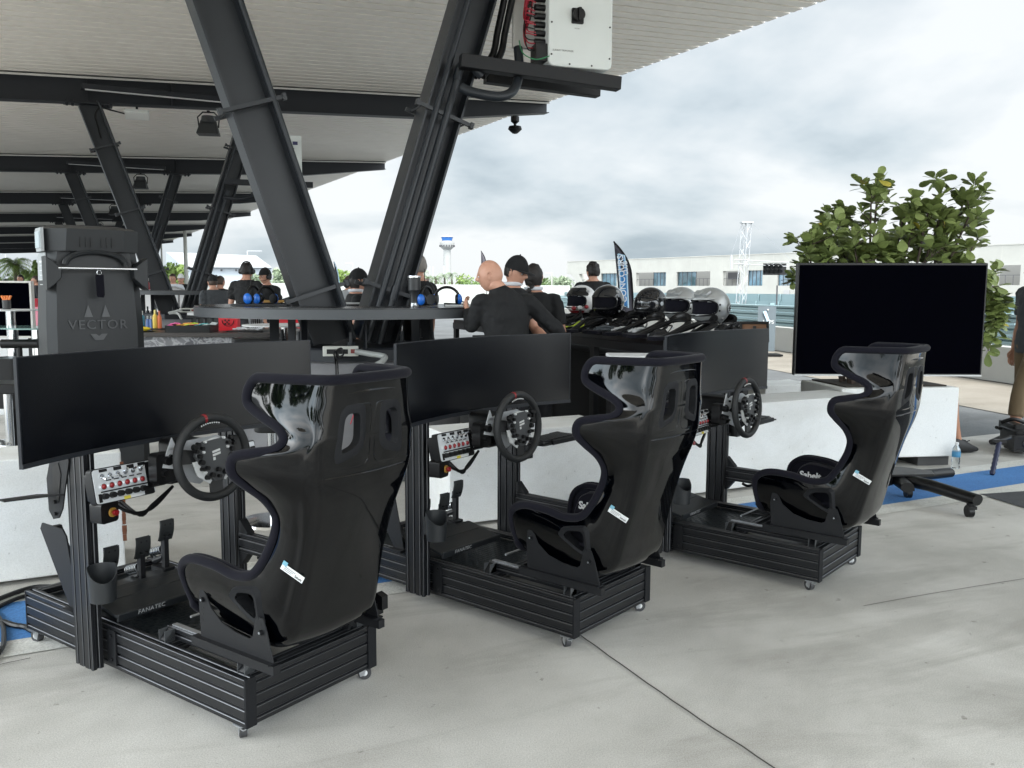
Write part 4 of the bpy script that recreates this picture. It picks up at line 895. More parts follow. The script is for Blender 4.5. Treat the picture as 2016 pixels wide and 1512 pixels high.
# hanging sprays on the right
for (tx_,ty_) in((1955,640),(1960,615),(1945,690),(1942,665)):
    q=at(tx_,ty_,7.15); s0=at(1950,580,7.3); P=smooth_path([s0,s0.lerp(q,.5)+V((.05,-.03,.02)),q],4); twigs.tube(P,.006,5)
    for k in range(2,len(P)): tips.append((P[k],(P[k]-P[k-1]).normalized()))
twigs.build('shrub_stem',BARK,shr,world=True)
lf=MB()
def leaf(m,c,d,up,L_,mi):
    d=d.normalized(); s_=d.cross(up); s_=s_.normalized() if s_.length>.01 else d.orthogonal().normalized(); n_=s_.cross(d)
    prof=((0,.0),(.25,.14),(.5,.27),(.75,.31),(.92,.20),(1.,.0)); W_=[]; 
    for t,w_ in prof: W_.append((t,w_))
    Lp=[];F=[]
    for t,w_ in prof:
        cu=-.12*t*t
        Lp+=[c+d*L_*t+s_*w_*L_+n_*L_*(cu+.10*w_),c+d*L_*t+n_*L_*cu,c+d*L_*t-s_*w_*L_+n_*L_*(cu+.10*w_)]
    for k in range(5):
        F+=[(3*k,3*k+1,3*k+4,3*k+3),(3*k+1,3*k+2,3*k+5,3*k+4)]
    m.add(Lp,F,mi)
for p,d in tips:
    for k in range(random.choice((5,6,7))):
        a=V((random.gauss(0,1),random.gauss(0,1),random.gauss(.25,.7))).normalized(); dd=(d*.35+a).normalized(); 
        leaf(lf,p+dd*.008,dd,V((random.uniform(-.5,.5),random.uniform(-.5,.5),1)),random.uniform(.085,.135),1 if random.random()<.008 else 0)
lfo=lf.build('shrub_foliage',[LEAF,LEAFY],shr,world=True,smooth=60); print('leaves',len(lf.f))

# ------------------------------------------------------------ television on stand
tv=thing('television','large black flat television on a wheeled floor stand behind the farthest seat','television',tuple(gr(1770,962)))
Yt=5.75; a,b=at(1567.5,629,Yt+.02),at(1939.5,630,Yt); ax=(b-a); wT=ax.length; ax.normalize(); ay=UZ.cross(ax); cT=(a+b)/2; hT=(at(1753,518,Yt).z-at(1753,741,Yt).z); rT=M4((ax,ay,UZ)).transposed()
m=MB(); m.rbox(cT+ay*.03,(wT,hT,.05),.008,rot=rT@rx(R(90))); m.box(cT+ay*.08,(wT*.5,.07,hT*.5),0,rT); m.build('tv_case',BLK,tv,world=True,bevel=.003)
m=MB(); m.box(cT+ay*.0035,(wT-.022,.004,hT-.03),0,rT); m.build('tv_screen',SCRG,tv,world=True,smooth=0)
m=MB(); m.box(cT+ay*.001-UZ*(hT/2-.004),(wT-.004,.008,.010),0,rT); m.build('tv_bezel_strip',mat('brushed bezel strip',(.35,.36,.37),.35,.7),tv,world=True,smooth=0)
pc0=V((cT.x-.05,cT.y+.16,0))
m=MB(); m.cyl(pc0+UZ*.12,pc0+UZ*1.3,.035,n=20); m.box(pc0+UZ*1.25-ay*.06,(.3,.05,.3),0,rT); m.build('stand_column',BLK,tv,world=True)
g1=gr(1765,938,.12); g2=gr(1922,978,.12)
P1=gr(1762,940,.13); Pend=gr(1925,985,.11)
m=MB()
ctr=V((P1.x,P1.y,.13)); 
m.tube([ctr,ctr.lerp(Pend,.45)+UZ*.012,Pend+UZ*.0],[.055,.052,.048],12,flat=.8,up=(0,0,1)); m.build('stand_leg',BLK,tv,world=True)
for q in(gr(1787,960,.12),gr(1600,985,.11),gr(1870,930,.12)):
    m=MB(); m.tube([ctr,q],[.055,.045],12,flat=.8,up=(0,0,1)); m.build('stand_leg',BLK,tv,world=True)
m=MB(); m.prism([(-.25,-.16),(.22,-.12),(.26,.0),(.1,.14),(-.25,.14)],ctr+UZ*.045,(1,0,0),(0,1,0),.012); m.build('stand_foot_plate',BLK,tv,world=True)
for q in(V((Pend.x-.05,Pend.y,0)),gr(1787,980)):
    m=MB(); 
    m.cyl(q+V((-.018,0,.038)),q+V((.018,0,.038)),.038,n=20); m.cyl(q+V((0,0,.05)),q+V((0,0,.09)),.02); m.box(q+V((0,-.02,.068)),(.05,.05,.02)); m.build('stand_caster',BLK,tv,world=True)
# water bottle
t=thing('water_bottle','clear plastic water bottle with blue label standing by the white planter','water bottle',tuple(gr(1881,922)))
m=MB(); m.lathe([(.030,0),(.033,.006),(.033,.03),(.030,.045),(.033,.06),(.032,.09),(.033,.10),(.033,.145),(.030,.165),(.014,.195),(.0135,.205)],(0,0,0),24); m.build('bottle_body',mat('clear plastic',(.9,.95,.97),.06,trans=1.),t,smooth=60)
m=MB(); m.lathe([(.0335,.098),(.0338,.10),(.0338,.142),(.0335,.144)],(0,0,0),24); m.build('bottle_label',mat('blue bottle label',(.05,.20,.35),.4),t); m=MB(); m.lathe([(.0155,.200),(.0155,.216),(.013,.218)],(0,0,0),20); m.build('bottle_cap',WHT,t)
# video camera on the ground
q=gr(2000,893); vc=thing('video_camera','black shoulder video camera standing on the tarmac at the right edge','video camera',tuple(q),R(-8))
m=MB(); m.rbox((.05,.1,.13),(.19,.34,.17),.02); m.rbox((.05,.25,.20),(.10,.35,.10),.02); m.bx(-.03,.13,-.03,.2,.02,.045); m.build('camera_body',BLK,vc,bevel=.006)
m=MB(); m.rbox((-.00,-.10,.12),(.18,.11,.12),.02,rot=rx(R(90)),mi=0); m.ring([(.1,.07),(-.1,.07),(-.1,-.07),(.1,-.07)],[(.085,.055),(-.085,.055),(-.085,-.055),(.085,-.055)],(0,-.17,.12),(1,0,0),(0,0,1),.05); m.build('matte_box',BLK,vc)
m=MB(); m.cyl((.02,-.155,.12),(.02,-.165,.12),.04,n=24); m.build('camera_lens',mat('lens glass',(.01,.01,.015),.05),vc); m=MB(); m.tube(smooth_path([(-.08,.15,.26),(0,.10,.30),(.1,.12,.27)],5),.018,8); m.tube([(-.06,.2,.2),(-.14,.1,.22)],.015,8); m.build('camera_handle',BLK,vc)
hd=thing('pistol_grip','blue and black ribbed handle grip leaning from the video camera onto the blue stripe','grip',tuple(gr(1953,935)))
m=MB(); a,b=gr(1953,934,.012),at(1968,868,6.9); P=[a.lerp(b,k/16) for k in range(17)]; m.tube(P,[.017+.005*(k%2) for k in range(17)],12); m.build('grip_sleeve',mat('blue black grip',(.008,.012,.04),.5),hd,world=True); m=MB(); m.tube([b,b+V((.14,.1,.01))],.014,8); m.box(b+V((.0,.0,.0)),(.09,.05,.025)); m.build('grip_rod',BLK,hd,world=True)
# ------------------------------------------------------------ far setting: wall, rails, building, tower
gW=gr(1545,692); dW=V((-.185,1,0)).normalized(); nW=V((dW.y,-dW.x,0))
rotW=M4((dW,-nW,UZ)).transposed()
def wl_(t0,t1,z0,z1,th,off,name,m_,mb=None):
    m=mb or MB(); c=gW+dW*(t0+t1)/2+nW*(off+th/2)+UZ*(z0+z1)/2; m.box(c,(t1-t0,th,z1-z0),0,rotW); return m
m=wl_(-18,150,0,.57,.35,0,'',None); pw=thing('pit_wall','low white concrete pit wall beyond the tarmac with pale blue steel guard rails on top','wall',tuple(gW)); m.build('wall_base',mat('white wall paint',(.30,.30,.285),.7,noise=(.6,.25,(.36,.36,.34))),pw,world=True,smooth=0)
RAIL=mat('pale blue guard rail',(.17,.26,.28),.5,.1,noise=(.5,.3,(.25,.34,.36)))
for k,z in enumerate((.60,.78,.96)):
    m=MB(); P=[(0,0),(.05,.02),(.05,.06),(.0,.08),(.05,.10),(.05,.14),(0,.155)]
    a=gW+dW*-18+nW*.05+UZ*z; b=gW+dW*150+nW*.05+UZ*z; L=[];F=[]
    for (x,y) in P: L+=[a-nW*x+UZ*y,b-nW*x+UZ*y]
    for j in range(6): F.append((2*j,2*j+1,2*j+3,2*j+2))
    m.add(L,F); m.build('guard_rail',RAIL,pw,world=True,smooth=0)
for k in range(26):
    m=MB(); m.box(gW+dW*(-17+k*3.0)+nW*.12+UZ*.85,(.08,.12,.62),0,rotW); m.build('rail_post',RAIL,pw,world=True,smooth=0)
# terraces (pale blue stepped bench rows) beyond the wall
for k in range(3):
    m=wl_(-20,60,0,.75+.30*k,.05,5.5+1.1*k,'',None); 
    for j in range(40): m.box(gW+dW*(-19+j*2)+nW*(5.45+1.1*k)+UZ*(.6+.3*k),(.06,.05,.3),0,rotW)
    o=single('guard_rail_row',m,RAIL,['lowest pale blue rail fence row just behind the pit wall','middle pale blue rail fence row behind the pit wall','highest pale blue rail fence row before the long building'][k],'fence',smooth=0)
m=MB(); m.add([gW+dW*-20-nW*2.6,gW+dW*150-nW*2.6,gW+dW*150,gW-dW*20],[(0,1,2,3)]); 
for i_,v_ in enumerate(m.v): m.v[i_]=(v_[0],v_[1],-.012)
struct('track_edge_strip',m,ground_mat('pale concrete strip',(.22,.20,.17),(.27,.25,.215),(.8,.8,.8),(.8,.78,.75)),smooth=0)
# left far wall
WLW=mat('pale far wall',(.34,.35,.34),.8,noise=(.15,.25,(.40,.41,.39)))
m=MB(); a=at(395,585,60);b=at(1120,585,75); d=(b-a);d.z=0;L_=d.length;d.normalize(); m.box((a.x/2+b.x/2,(a.y+b.y)/2,.95),(L_,.3,1.9),0,M4((d,UZ.cross(d),UZ)).transposed()); single('boundary_wall',m,WLW,'long pale boundary wall far off below the control tower','wall',smooth=0)
m=MB(); a=at(-40,580,34);b=at(262,580,40); d=(b-a);d.z=0;L_=d.length;d.normalize(); m.box((a.x/2+b.x/2,(a.y+b.y)/2,.7),(L_,.25,1.9),0,M4((d,UZ.cross(d),UZ)).transposed()); single('dark_fence',m,mat('dark brown fence',(.05,.045,.045),.8),'dark low fence far off at the left edge under the palm','fence',smooth=0)
# long concrete building
bA=V((9.4,150,0)); dB=V((.7,-1,0)).normalized(); nB_=V((dB.y,-dB.x,0)); nB_=-nB_ if nB_.y>0 else nB_   # nB_ faces us
rotB=M4((dB,-nB_,UZ)).transposed()
bd=thing('pit_building','long beige concrete two storey building with recessed balconies and blue glass','building',tuple(bA))
def bt_(px,py=550):  # distance along facade for image column
    d=ray(px,py); r_=d.x/d.y; return (r_*bA.y-bA.x)/(dB.x-r_*dB.y)
def bz(px,py):
    t=bt_(px,py); Y=(bA+dB*t).y; return at(px,py,Y).z
zt_b=bz(1330,508); zw1=bz(1280,536.5); zw0=bz(1280,563); zt_b=6.35; 
ops=[(1114,1166,'w'),(1183,1214,'g'),(1252,1311,'bg'),(1332,1398,'gb'),(1423,1456,'b'),(1471,1501,'g'),(1530,1566,'g'),(1600,1660,'gb'),(1700,1760,'bg'),(1800,1860,'gb'),(1962,2008,'b'),(2030,2080,'g')]
tL,tR=0,bt_(2300)
def fb(m,t0,t1,z0,z1,n0_,th,mi=0): c=bA+dB*(t0+t1)/2+nB_*(n0_-th/2)+UZ*(z0+z1)/2; m.box(c,(t1-t0,th,z1-z0),mi,rotB)
m=MB(); fb(m,tL,tR,zw1,zt_b,.0,.6); fb(m,tL,tR,zt_b-.0,zt_b+.12,.08,.7)
m.build('parapet_band',BCONC,bd,world=True,smooth=0)
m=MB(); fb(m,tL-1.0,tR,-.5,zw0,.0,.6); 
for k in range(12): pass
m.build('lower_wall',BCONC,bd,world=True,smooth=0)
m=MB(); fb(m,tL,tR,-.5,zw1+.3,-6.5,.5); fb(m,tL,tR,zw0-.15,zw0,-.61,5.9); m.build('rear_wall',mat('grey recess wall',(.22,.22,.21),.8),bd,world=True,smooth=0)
prev=tL+1.8
GLS=mat('blue tinted glass',(.035,.06,.07),.05,0,.8,noise=(.25,.10,(.12,.20,.26))); GFR=mat('dark window frame',(.05,.05,.055),.5)
for i_,(x0,x1,kd) in enumerate(ops):
    t0,t1=bt_(x0),bt_(x1)
    if i_>0:
        m=MB(); fb(m,prev,t0,zw0,zw1,-.001,.598); m.build('wall_pier',BCONC,bd,world=True,smooth=0)
    prev=t1; halves=[(t0,(t0*.45+t1*.55))if len(kd)==2 else (t0,t1),((t0*.45+t1*.55),t1)]
    for (s0,s1),c in zip(halves,kd if kd!='w' else 'b'):
        if c=='g':
            m=MB(); fb(m,s0,s1,zw0,zw1,-.35,.05); g_=m.build('window',GLS,bd,world=True,smooth=0); m=MB()
            for q_ in range(5): tt=s0+(s1-s0)*q_/4; fb(m,tt-.04,tt+.04,zw0,zw1,-.30,.06)
            m.build('window_mullion',GFR,g_,smooth=0) if 0 else m.build('window_mullion',GFR,bd,world=True,smooth=0)
        else:
            m=MB(); fb(m,s0,s1,zw0+1.0,zw0+1.06,-.2,.05)
            nq=int((s1-s0)/.9)+1
            for q_ in range(nq+1): tt=s0+(s1-s0)*q_/nq; fb(m,tt-.025,tt+.025,zw0,zw0+1.05,-.2,.04)
            m.build('balcony_rail',GFR,bd,world=True,smooth=0)
            if i_ in(4,3,10): m=MB(); fb(m,s0+1,s0+3.2,zw0+1.0,zw0+2.0,-5.9,.06); m.build('wall_screen',GFR,bd,world=True,smooth=0)
m=MB(); fb(m,prev,tR,zw0,zw1,-.001,.598); m.build('wall_pier',BCONC,bd,world=True,smooth=0)
m=MB(); p0_=bA+dB*bt_(1118); 
m.add([bA+dB*1.0+UZ*zw1,bA+dB*3.2+UZ*zw1,bA+dB*4.2+UZ*zw0,bA+dB*3.2+UZ*zw0]+[q-nB_*1.5 for q in (bA+dB*1.0+UZ*zw1,bA+dB*3.2+UZ*zw1,bA+dB*4.2+UZ*zw0,bA+dB*3.2+UZ*zw0)],[(0,1,2,3),(7,6,5,4),(0,4,5,1),(2,6,7,3),(1,5,6,2),(3,7,4,0)]); m.build('slanted_pier',BCONC,bd,world=True,smooth=0)
m=MB(); fb(m,bt_(1545),bt_(1556),bz(1550,580)-.0,bz(1550,571),.14,.12); m.build('wall_lamp',mat('grey lamp',(.3,.3,.3),.5),bd,world=True,smooth=0)
m=MB()
for k in range(30): 
    t=bt_(1115)+k*(tR/30.); fb(m,t-.03,t+.03,zw1+.02,zt_b-.02,.004,.003)
m.build('panel_joint',mat('concrete joint',(.36,.35,.32),.8),bd,world=True,smooth=0)
# hangar
def slab(name,label,cat,pts,Y,dpth,m_,grp=None):
    t=thing(name,label,cat,tuple(at(pts[0][0],580,Y)*1)); return t
hg=thing('hangar','big pale hangar with a broad sloping roof far away between the columns','hangar',tuple(at(430,575,200)))
def quadpx(m,pts,mi=0): m.add([at(x,y,Y) for x,y,Y in pts],[tuple(range(len(pts)))],mi)
m=MB(); quadpx(m,[(327,496,215),(504,503,215),(533,524,200),(535,527,185),(362,526,185)]); m.build('hangar_roof',mat('pale hangar roof',(.30,.305,.31),.6),hg,world=True,smooth=0)
m=MB(); quadpx(m,[(362,526,186),(535,527,186),(535,575,186),(362,575,186)]); quadpx(m,[(327,496,216),(362,526,186),(362,575,186),(327,575,216)]); m.build('hangar_wall',mat('pale hangar wall',(.32,.35,.38),.6),hg,world=True,smooth=0)
for x in(410,434,463): m=MB(); quadpx(m,[(x,530,185.5),(x+4,530,185.5),(x+4,534,185.5),(x,534,185.5)]); m.build('hangar_window',GFR,hg,world=True,smooth=0)
# control tower
ct=at(880.5,562,400); ct.z=0; T=thing('control_tower','slender pale airport control tower with a blue glazed cab on the horizon','control tower',tuple(ct))
def tz(py): return at(880,py,400).z
m=MB(); m.lathe([(1.9,0),(1.65,tz(492)),(3.0,tz(487)),(3.3,tz(482)),(3.3,tz(477)),(2.3,tz(476)),(2.3,tz(474))],(0,0,0),16); m.build('tower_shaft',mat('pale tower concrete',(.27,.275,.27),.8),T,smooth=30)
m=MB(); m.lathe([(2.2,tz(474)),(2.7,tz(467))],(0,0,0),12); m.build('tower_cab',mat('blue cab glass',(.03,.12,.35),.2),T,smooth=0)
m=MB(); m.lathe([(2.9,tz(467)),(2.7,tz(464.5)),(1.2,tz(463))],(0,0,0),12); m.cyl((0,0,tz(463)),(0,0,tz(459)),.12); m.build('tower_roof',mat('tower roof',(.27,.27,.27),.6),T,smooth=0)
m=MB()
for k in range(16): a=2*math.pi*k/16; m.box((3.32*math.cos(a),3.32*math.sin(a),(tz(486)+tz(480))/2-.3),(.5,.5,.8))
m.build('tower_window',GFR,T,smooth=0)
# lamp posts / poles
def pole(px,pyt,Y,r,lab,arm=0,m_=None,grp='thin poles on the horizon'):
    p=at(px,575,Y); p.z=0; z1=at(px,pyt,Y).z; t=thing('light_pole',lab,'pole',tuple(p),0,grp); m=MB(); m.cyl((0,0,0),(0,0,z1),r,r*.7,n=8); m.build('pole_shaft',m_ or mat('grey pole',(.35,.36,.37),.6),t)
    if arm: m=MB(); m.box((arm/2,0,z1),(abs(arm),.15,.12)); m.build('pole_arm',MT['grey pole'],t)
PC=mat('pale column',(.30,.30,.27),.7)
pole(368,455,60,.17,'thick pale round column beyond the second V column',0,PC,None); pole(321,470,70,.10,'thinner pale column left of the thick pale one',0,PC,None); pole(264,495,80,.09,'pale post just right of the dark machine top',0,PC,None)
pole(15,501,90,.07,'thin pole beside the big palm at the left edge'); pole(489,494,150,.12,'pole with a short T arm over the hangar',2.5); pole(695,518,120,.09,'hooked light pole right of the near left column',-1.0); pole(350,512,90,.05,'thin mast left of the hangar')
for x,y in((828,522),(846,523),(853,525),(874,523),(879,527),(892,533),(902,542)): pole(x,y,170,.13,f'thin utility pole near the control tower foot, {["leftmost","second from the left","third from the left","just left of the shaft","in front of the shaft","right of the shaft","rightmost short one"][[828,846,853,874,879,892,902].index(x)]}')
pole(1086,537,110,.11,'white light pole among the palms left of the building',-.8,PC)
# trees
def foliage(mb,cc,rad,n,sz,mi=0,seed=0):
    rnd=random.Random(seed)
    lumps=[(V((rnd.uniform(-.7,.7)*rad[0],rnd.uniform(-.7,.7)*rad[1],rnd.uniform(-.5,.7)*rad[2])),rnd.uniform(.3,.55)) for _ in range(9)]
    for k in range(n):
        l,f_=rnd.choice(lumps); d=V((rnd.gauss(0,1),rnd.gauss(0,1),rnd.gauss(0,1))).normalized()*(rnd.random()**.4)
        p=V(cc)+l+V((d.x*rad[0]*f_,d.y*rad[1]*f_,d.z*rad[2]*f_)); a=V((rnd.gauss(0,1),rnd.gauss(0,1),rnd.gauss(0,1))).normalized(); b=a.orthogonal().normalized(); c=a.cross(b); s_=sz*rnd.uniform(.6,1.3)
        mb.add([p+b*s_,p+c*s_*.6,p-b*s_,p-c*s_*.6],[(0,1,2,3)],mi)
TG=[mat('tree green light',(.10,.16,.035),.6,noise=(.8,.2,(.18,.26,.06))),mat('tree green mid',(.055,.10,.03),.6,noise=(.8,.2,(.11,.17,.05))),mat('tree green pale',(.16,.21,.13),.7,noise=(.8,.2,(.22,.27,.18)))]
def tree(px0,px1,pyt,Y,lab,kd,n=900,grp='trees and bushes along the horizon'):
    a,b=at(px0,575,Y),at(px1,575,Y); cxp=(a+b)/2; w_=(b-a).length; zt=at(px0,pyt,Y).z; t=thing('broadleaf_tree',lab,'tree',(cxp.x,cxp.y,0),0,grp)
    m=MB(); foliage(m,(0,0,zt*.60),(w_*.5,w_*.3+1,zt*.40),n,max(.12,zt*.055),0,int(px0*7+Y)); m.build('crown',TG[kd],t,smooth=0)
    m=MB()
    m.tube([(0,0,0),(.1,0,zt*.4),(.0,.1,zt*.7)],[.18,.13,.05],6); m.tube([(.05,0,zt*.35),(w_*.2,0,zt*.65)],[.08,.04],5); m.tube([(.05,0,zt*.3),(-w_*.2,0,zt*.6)],[.08,.04],5); m.build('trunk',BARK,t)
for a in [(-20,20,540,60,'low green bush at the far left edge below the palm',1),(38,78,541,58,'bright green bush right of the palm',0),(44,80,515,75,'green tree half hidden by the dark machine',0),(258,300,512,80,'green tree just right of the dark machine',0),(308,372,514,75,'bright green tree behind the man in the white shirt',0),(385,470,545,110,'low pale hedge in front of the hangar',2),(480,540,535,130,'pale green tree behind the headset man',2),(532,572,522,130,'pale green tree against the near left column',2),(560,600,545,110,'green bush just left of the near column foot',1),(640,680,534,120,'green tree between the two near columns',0),(665,725,531,120,'green trees right of the man in grey',0),(815,850,546,150,'green bush left of the control tower',0),(845,900,552,170,'low green bushes at the tower foot',1),(890,950,542,150,'green trees left of the bald man',0),(905,985,548,140,'green hedge behind the bald man',1),(1052,1092,540,130,'green tree behind the braided woman',1),(1085,1125,544,120,'green tree at the left end of the building',2)]:
    tree(*a)
def palm(px,pyt,Y,spread,lab,kd=0,thick=.16,nf=26):
    p=at(px,575,Y); p.z=0; zt=at(px,pyt,Y).z; t=thing('palm_tree',lab,'palm tree',tuple(p),0,'palm trees on the horizon'); zc=zt-spread*.45
    m=MB(); m.tube([(0,0,0),(.1,0,zc*.5),(0,0,zc)],[thick*1.3,thick,thick],8); m.build('trunk',BARK,t); m=MB(); rnd=random.Random(px)
    for k in range(nf):
        a=rnd.uniform(0,6.28); e=rnd.uniform(-.5,1.3); d=V((math.cos(a),math.sin(a),0)); P=[V((0,0,zc))]
        for q in range(7): u_=(q+1)/7; P.append(V((0,0,zc))+d*spread*u_*math.cos(e*(1-u_*.3))+UZ*(spread*(math.sin(e)*u_*1.0-.75*u_*u_)))
        for q in range(7):
            s_=(P[q+1]-P[q]).normalized().cross(UZ); s_=s_.normalized() if s_.length>.1 else V((1,0,0))
            for sgn in(-1,1):
                for h_ in(0,.5):
                    o_=P[q].lerp(P[q+1],h_); tip=o_+s_*sgn*spread*.22*(1-q/9)-UZ*spread*.10+(P[q+1]-P[q])*.6; m.add([o_,o_+(P[q+1]-P[q])*.25,tip],[(0,1,2)])
    m.build('crown',TG[kd],t,smooth=0)
palm(33,500,60,1.55,'big date palm with a full round crown at the far left',0,.22,60); palm(828,527,140,1.9,'leftmost palm by the control tower',2); palm(875,534,150,1.7,'palm directly below the control tower',2); palm(889,533,150,1.6,'palm right of the control tower foot',2); palm(858,540,150,1.3,'short palm left of the control tower foot',1)
palm(1093,540,120,1.7,'palm behind the braided woman',2); palm(1112,541,120,1.7,'palm beside the left end of the building',2); palm(842,540,120,1.1,'small palm behind the steel tumbler',1)
# truss gantry
trs=thing('truss_tower','white lattice truss tower with a cross arm and hanging light cluster','truss',tuple(at(1466,600,40)))
WS=mat('white truss tube',(.34,.35,.36),.5,.1)
def truss(m,a,b,s_,seg,r):
    a=V(a);b=V(b);d=(b-a).normalized();x=d.orthogonal().normalized() if abs(d.z)>.9 else UZ.copy(); y=d.cross(x).normalized(); x=y.cross(d)
    cs=[x*s_/2+y*s_/2,x*s_/2-y*s_/2,-x*s_/2-y*s_/2,-x*s_/2+y*s_/2]; L_=(b-a).length; n_=max(1,int(L_/seg))
    for c in cs: m.tube([a+c,b+c],r,5)
    for k in range(n_):
        p=a+d*L_*k/n_;q=a+d*L_*(k+1)/n_
        for j in range(4): m.tube([p+cs[j],q+cs[(j+1)%4]] if k%2 else [p+cs[(j+1)%4],q+cs[j]],r*.55,4)
Yt_=38
m=MB(); p=at(1456,640,Yt_); p.z=.3; q=at(1470,438,Yt_); truss(m,p,q,.30,.36,.015); m.box(q,(.5,.4,.06)); m.build('truss_mast',WS,trs,world=True)
m=MB(); truss(m,at(1446,515,Yt_),at(1556,521,Yt_),.18,.28,.012); m.build('truss_arm',WS,trs,world=True)
m=MB(); m.tube([at(1483,442,Yt_),at(1555,509,Yt_)],.008,4); m.tube([at(1460,442,Yt_),at(1436,512,Yt_)],.006,4); m.build('guy_wire',mat('grey wire',(.25,.26,.28),.5),trs,world=True)
for r_ in range(2):
    for c_ in range(4):
        m=MB(); a=at(1510+c_*9,525+r_*9,Yt_-.2); m.cyl(a,a+V((.02,.14,.05)),.085,.06,n=10); m.build('spot_lamp',BLK,trs,world=True)
m=MB(); m.box(at(1525,530,Yt_),(1.0,.05,.5)); m.build('lamp_bracket',BLK,trs,world=True)
m=MB(); m.tube([at(1440,502,60),at(1440,530,60)],.06,6); single('drain_pipe',m,mat('grey pole',(.3,.3,.3),.6),'thin grey vertical pipe on the parapet left of the truss tower','pipe')
m=MB(); m.tube([at(1529,600,30),at(1530,562,30)],.025,6); single('sign_post',m,GFR,'thin dark post standing right of the truss tower foot','post')
# feather flags
def feather(pxb,pyb,pxt,pyt,Y,wpx,label,writing):
    b=at(pxb,pyb,Y); tpt=at(pxt,pyt,Y); t=thing('feather_flag',label,'flag',(b.x,b.y,0),0,'feather flags'); H_=tpt.z-b.z; wm=wpx*Y/1706
    prof=[];N_=18
    L=[];F=[]
    for k in range(N_+1):
        u_=k/N_; left=V((b.x+(tpt.x-b.x)*u_,b.y,b.z+H_*u_)); wd=wm*(1-max(0,(u_-.55)/.45)**2.2)
        L+=[left+V((0,.01*math.sin(u_*9),0)),left+V((wd,.03*math.sin(u_*7+1),-.0)),]
    for k in range(N_): F.append((2*k,2*k+1,2*k+3,2*k+2))
    m=MB(); m.add(L,F); f=m.build('flag_sail',mat('dark grey flag cloth',(.045,.042,.055),.7),t,world=True,smooth=60); sd=f.modifiers.new('th','SOLIDIFY'); sd.thickness=.004
    m=MB(); P=[V((L[2*k+1])) for k in range(N_+1)]+[V(L[2*N_])]; m.tube([V((P[0].x,P[0].y,0))]+P,.012,6); m.build('flag_pole',BLK,t,world=True)
    return t,b,tpt,wm,H_
t,b,tpt,wm,H_=feather(1221,620,1209,476,13,28,'dark feather flag with blue bordered lettering right of the man in the black shirt',1)
FB=mat('flag blue',(.05,.28,.62),.5); FW=mat('flag pale blue',(.45,.65,.80),.5)
ex=V((1,.0,0)); ez=V((.18,0,1)).normalized(); ez=(at(1211.5,520,12.93)-at(1220,600,12.93)).normalized()
def fl(px,py): return at(px,py,12.93)
def ringpoly(m,pts,w_,mi,dy=0):
    P=[fl(x,y)+V((0,dy,0)) for x,y in pts]; m.tube(P+[P[0]],w_,4,mi)
m=MB(); ringpoly(m,[(1217,500),(1229,503),(1234,535),(1237,606),(1224,600),(1221,560)],.012,1); ringpoly(m,[(1219,504),(1228,507),(1232,540),(1234,600),(1226,595),(1223,560)],.010,0); m.build('flag_border',[FB,FW],t,world=True)
m=MB(); P=[fl(x,y)+V((0,.012,0)) for x,y in((1223,535),(1232,530),(1236,604),(1224,598))]; m.add(P,[(0,1,2,3)],0); m.build('flag_blue_field',FB,t,world=True,smooth=0)
m=MB(); mt=M4.Translation(fl(1225,549)+V((0,-.02,0)))@(rx(R(90)).to_4x4())@(rz_(R(96)).to_4x4()); m.text('CONCOURS',.125,mt,0,ext=.001,sp=1.0,bold=.002); mt=M4.Translation(fl(1231.5,528)+V((0,-.02,0)))@(rx(R(90)).to_4x4())@(rz_(R(96)).to_4x4()); m.text('CLUB',.085,mt,0,ext=.001,bold=.002); m.build('flag_lettering',mat('flag white',(.75,.8,.85),.6),t,world=True)
feather(948,560,947,494,30,10,'small dark feather flag just above the bald man',0)
t,b,tpt,wm,H_=feather(666,600,657,516,18,7,'blue and white feather flag beside the man in grey',0)
t.children[0].data.materials[0]=FW
# sign board LAPS
sg=thing('sign_board','grey standing sign board with white lettering behind the farthest monitor','sign',tuple(gr(1505,692)))
c_=at(1509,640,14.5); c0_=gr(1508,700); c_=V((at(1509,640,c0_.y).x,c0_.y,0)); m=MB(); sx_=c0_.y/1706; z1=at(1509,603,c0_.y).z; m.box(c_+UZ*(z1/2+.05),(34*sx_,.04,z1-.1),0,rz_(R(-12))); m.build('sign_panel',mat('slate sign',(.13,.16,.18),.5),sg,world=True,smooth=0)
m=MB(); m.box(c_+UZ*.02+V((.05,0,0)),(.55,.5,.04)); m.build('sign_base',BLK,sg,world=True,smooth=0); rS=(rz_(R(-12))@rx(R(90))).to_4x4()
m=MB(); m.text('LAPS',.115,M4.Translation(c_+V((.03,-.035,at(1509,634,c0_.y).z)))@rS,0,bold=.002); m.add([c_+V((x,-.035,z_)) for x,z_ in((-.10,z1-.12),(-.03,z1-.10),(.06,z1-.32),(-.0,z1-.34))],[(0,1,2,3)],1); m.sph(c_+V((.01,-.04,z1-.08)),.02,8,6,0); m.build('sign_lettering',[WHT,FW],sg,world=True)

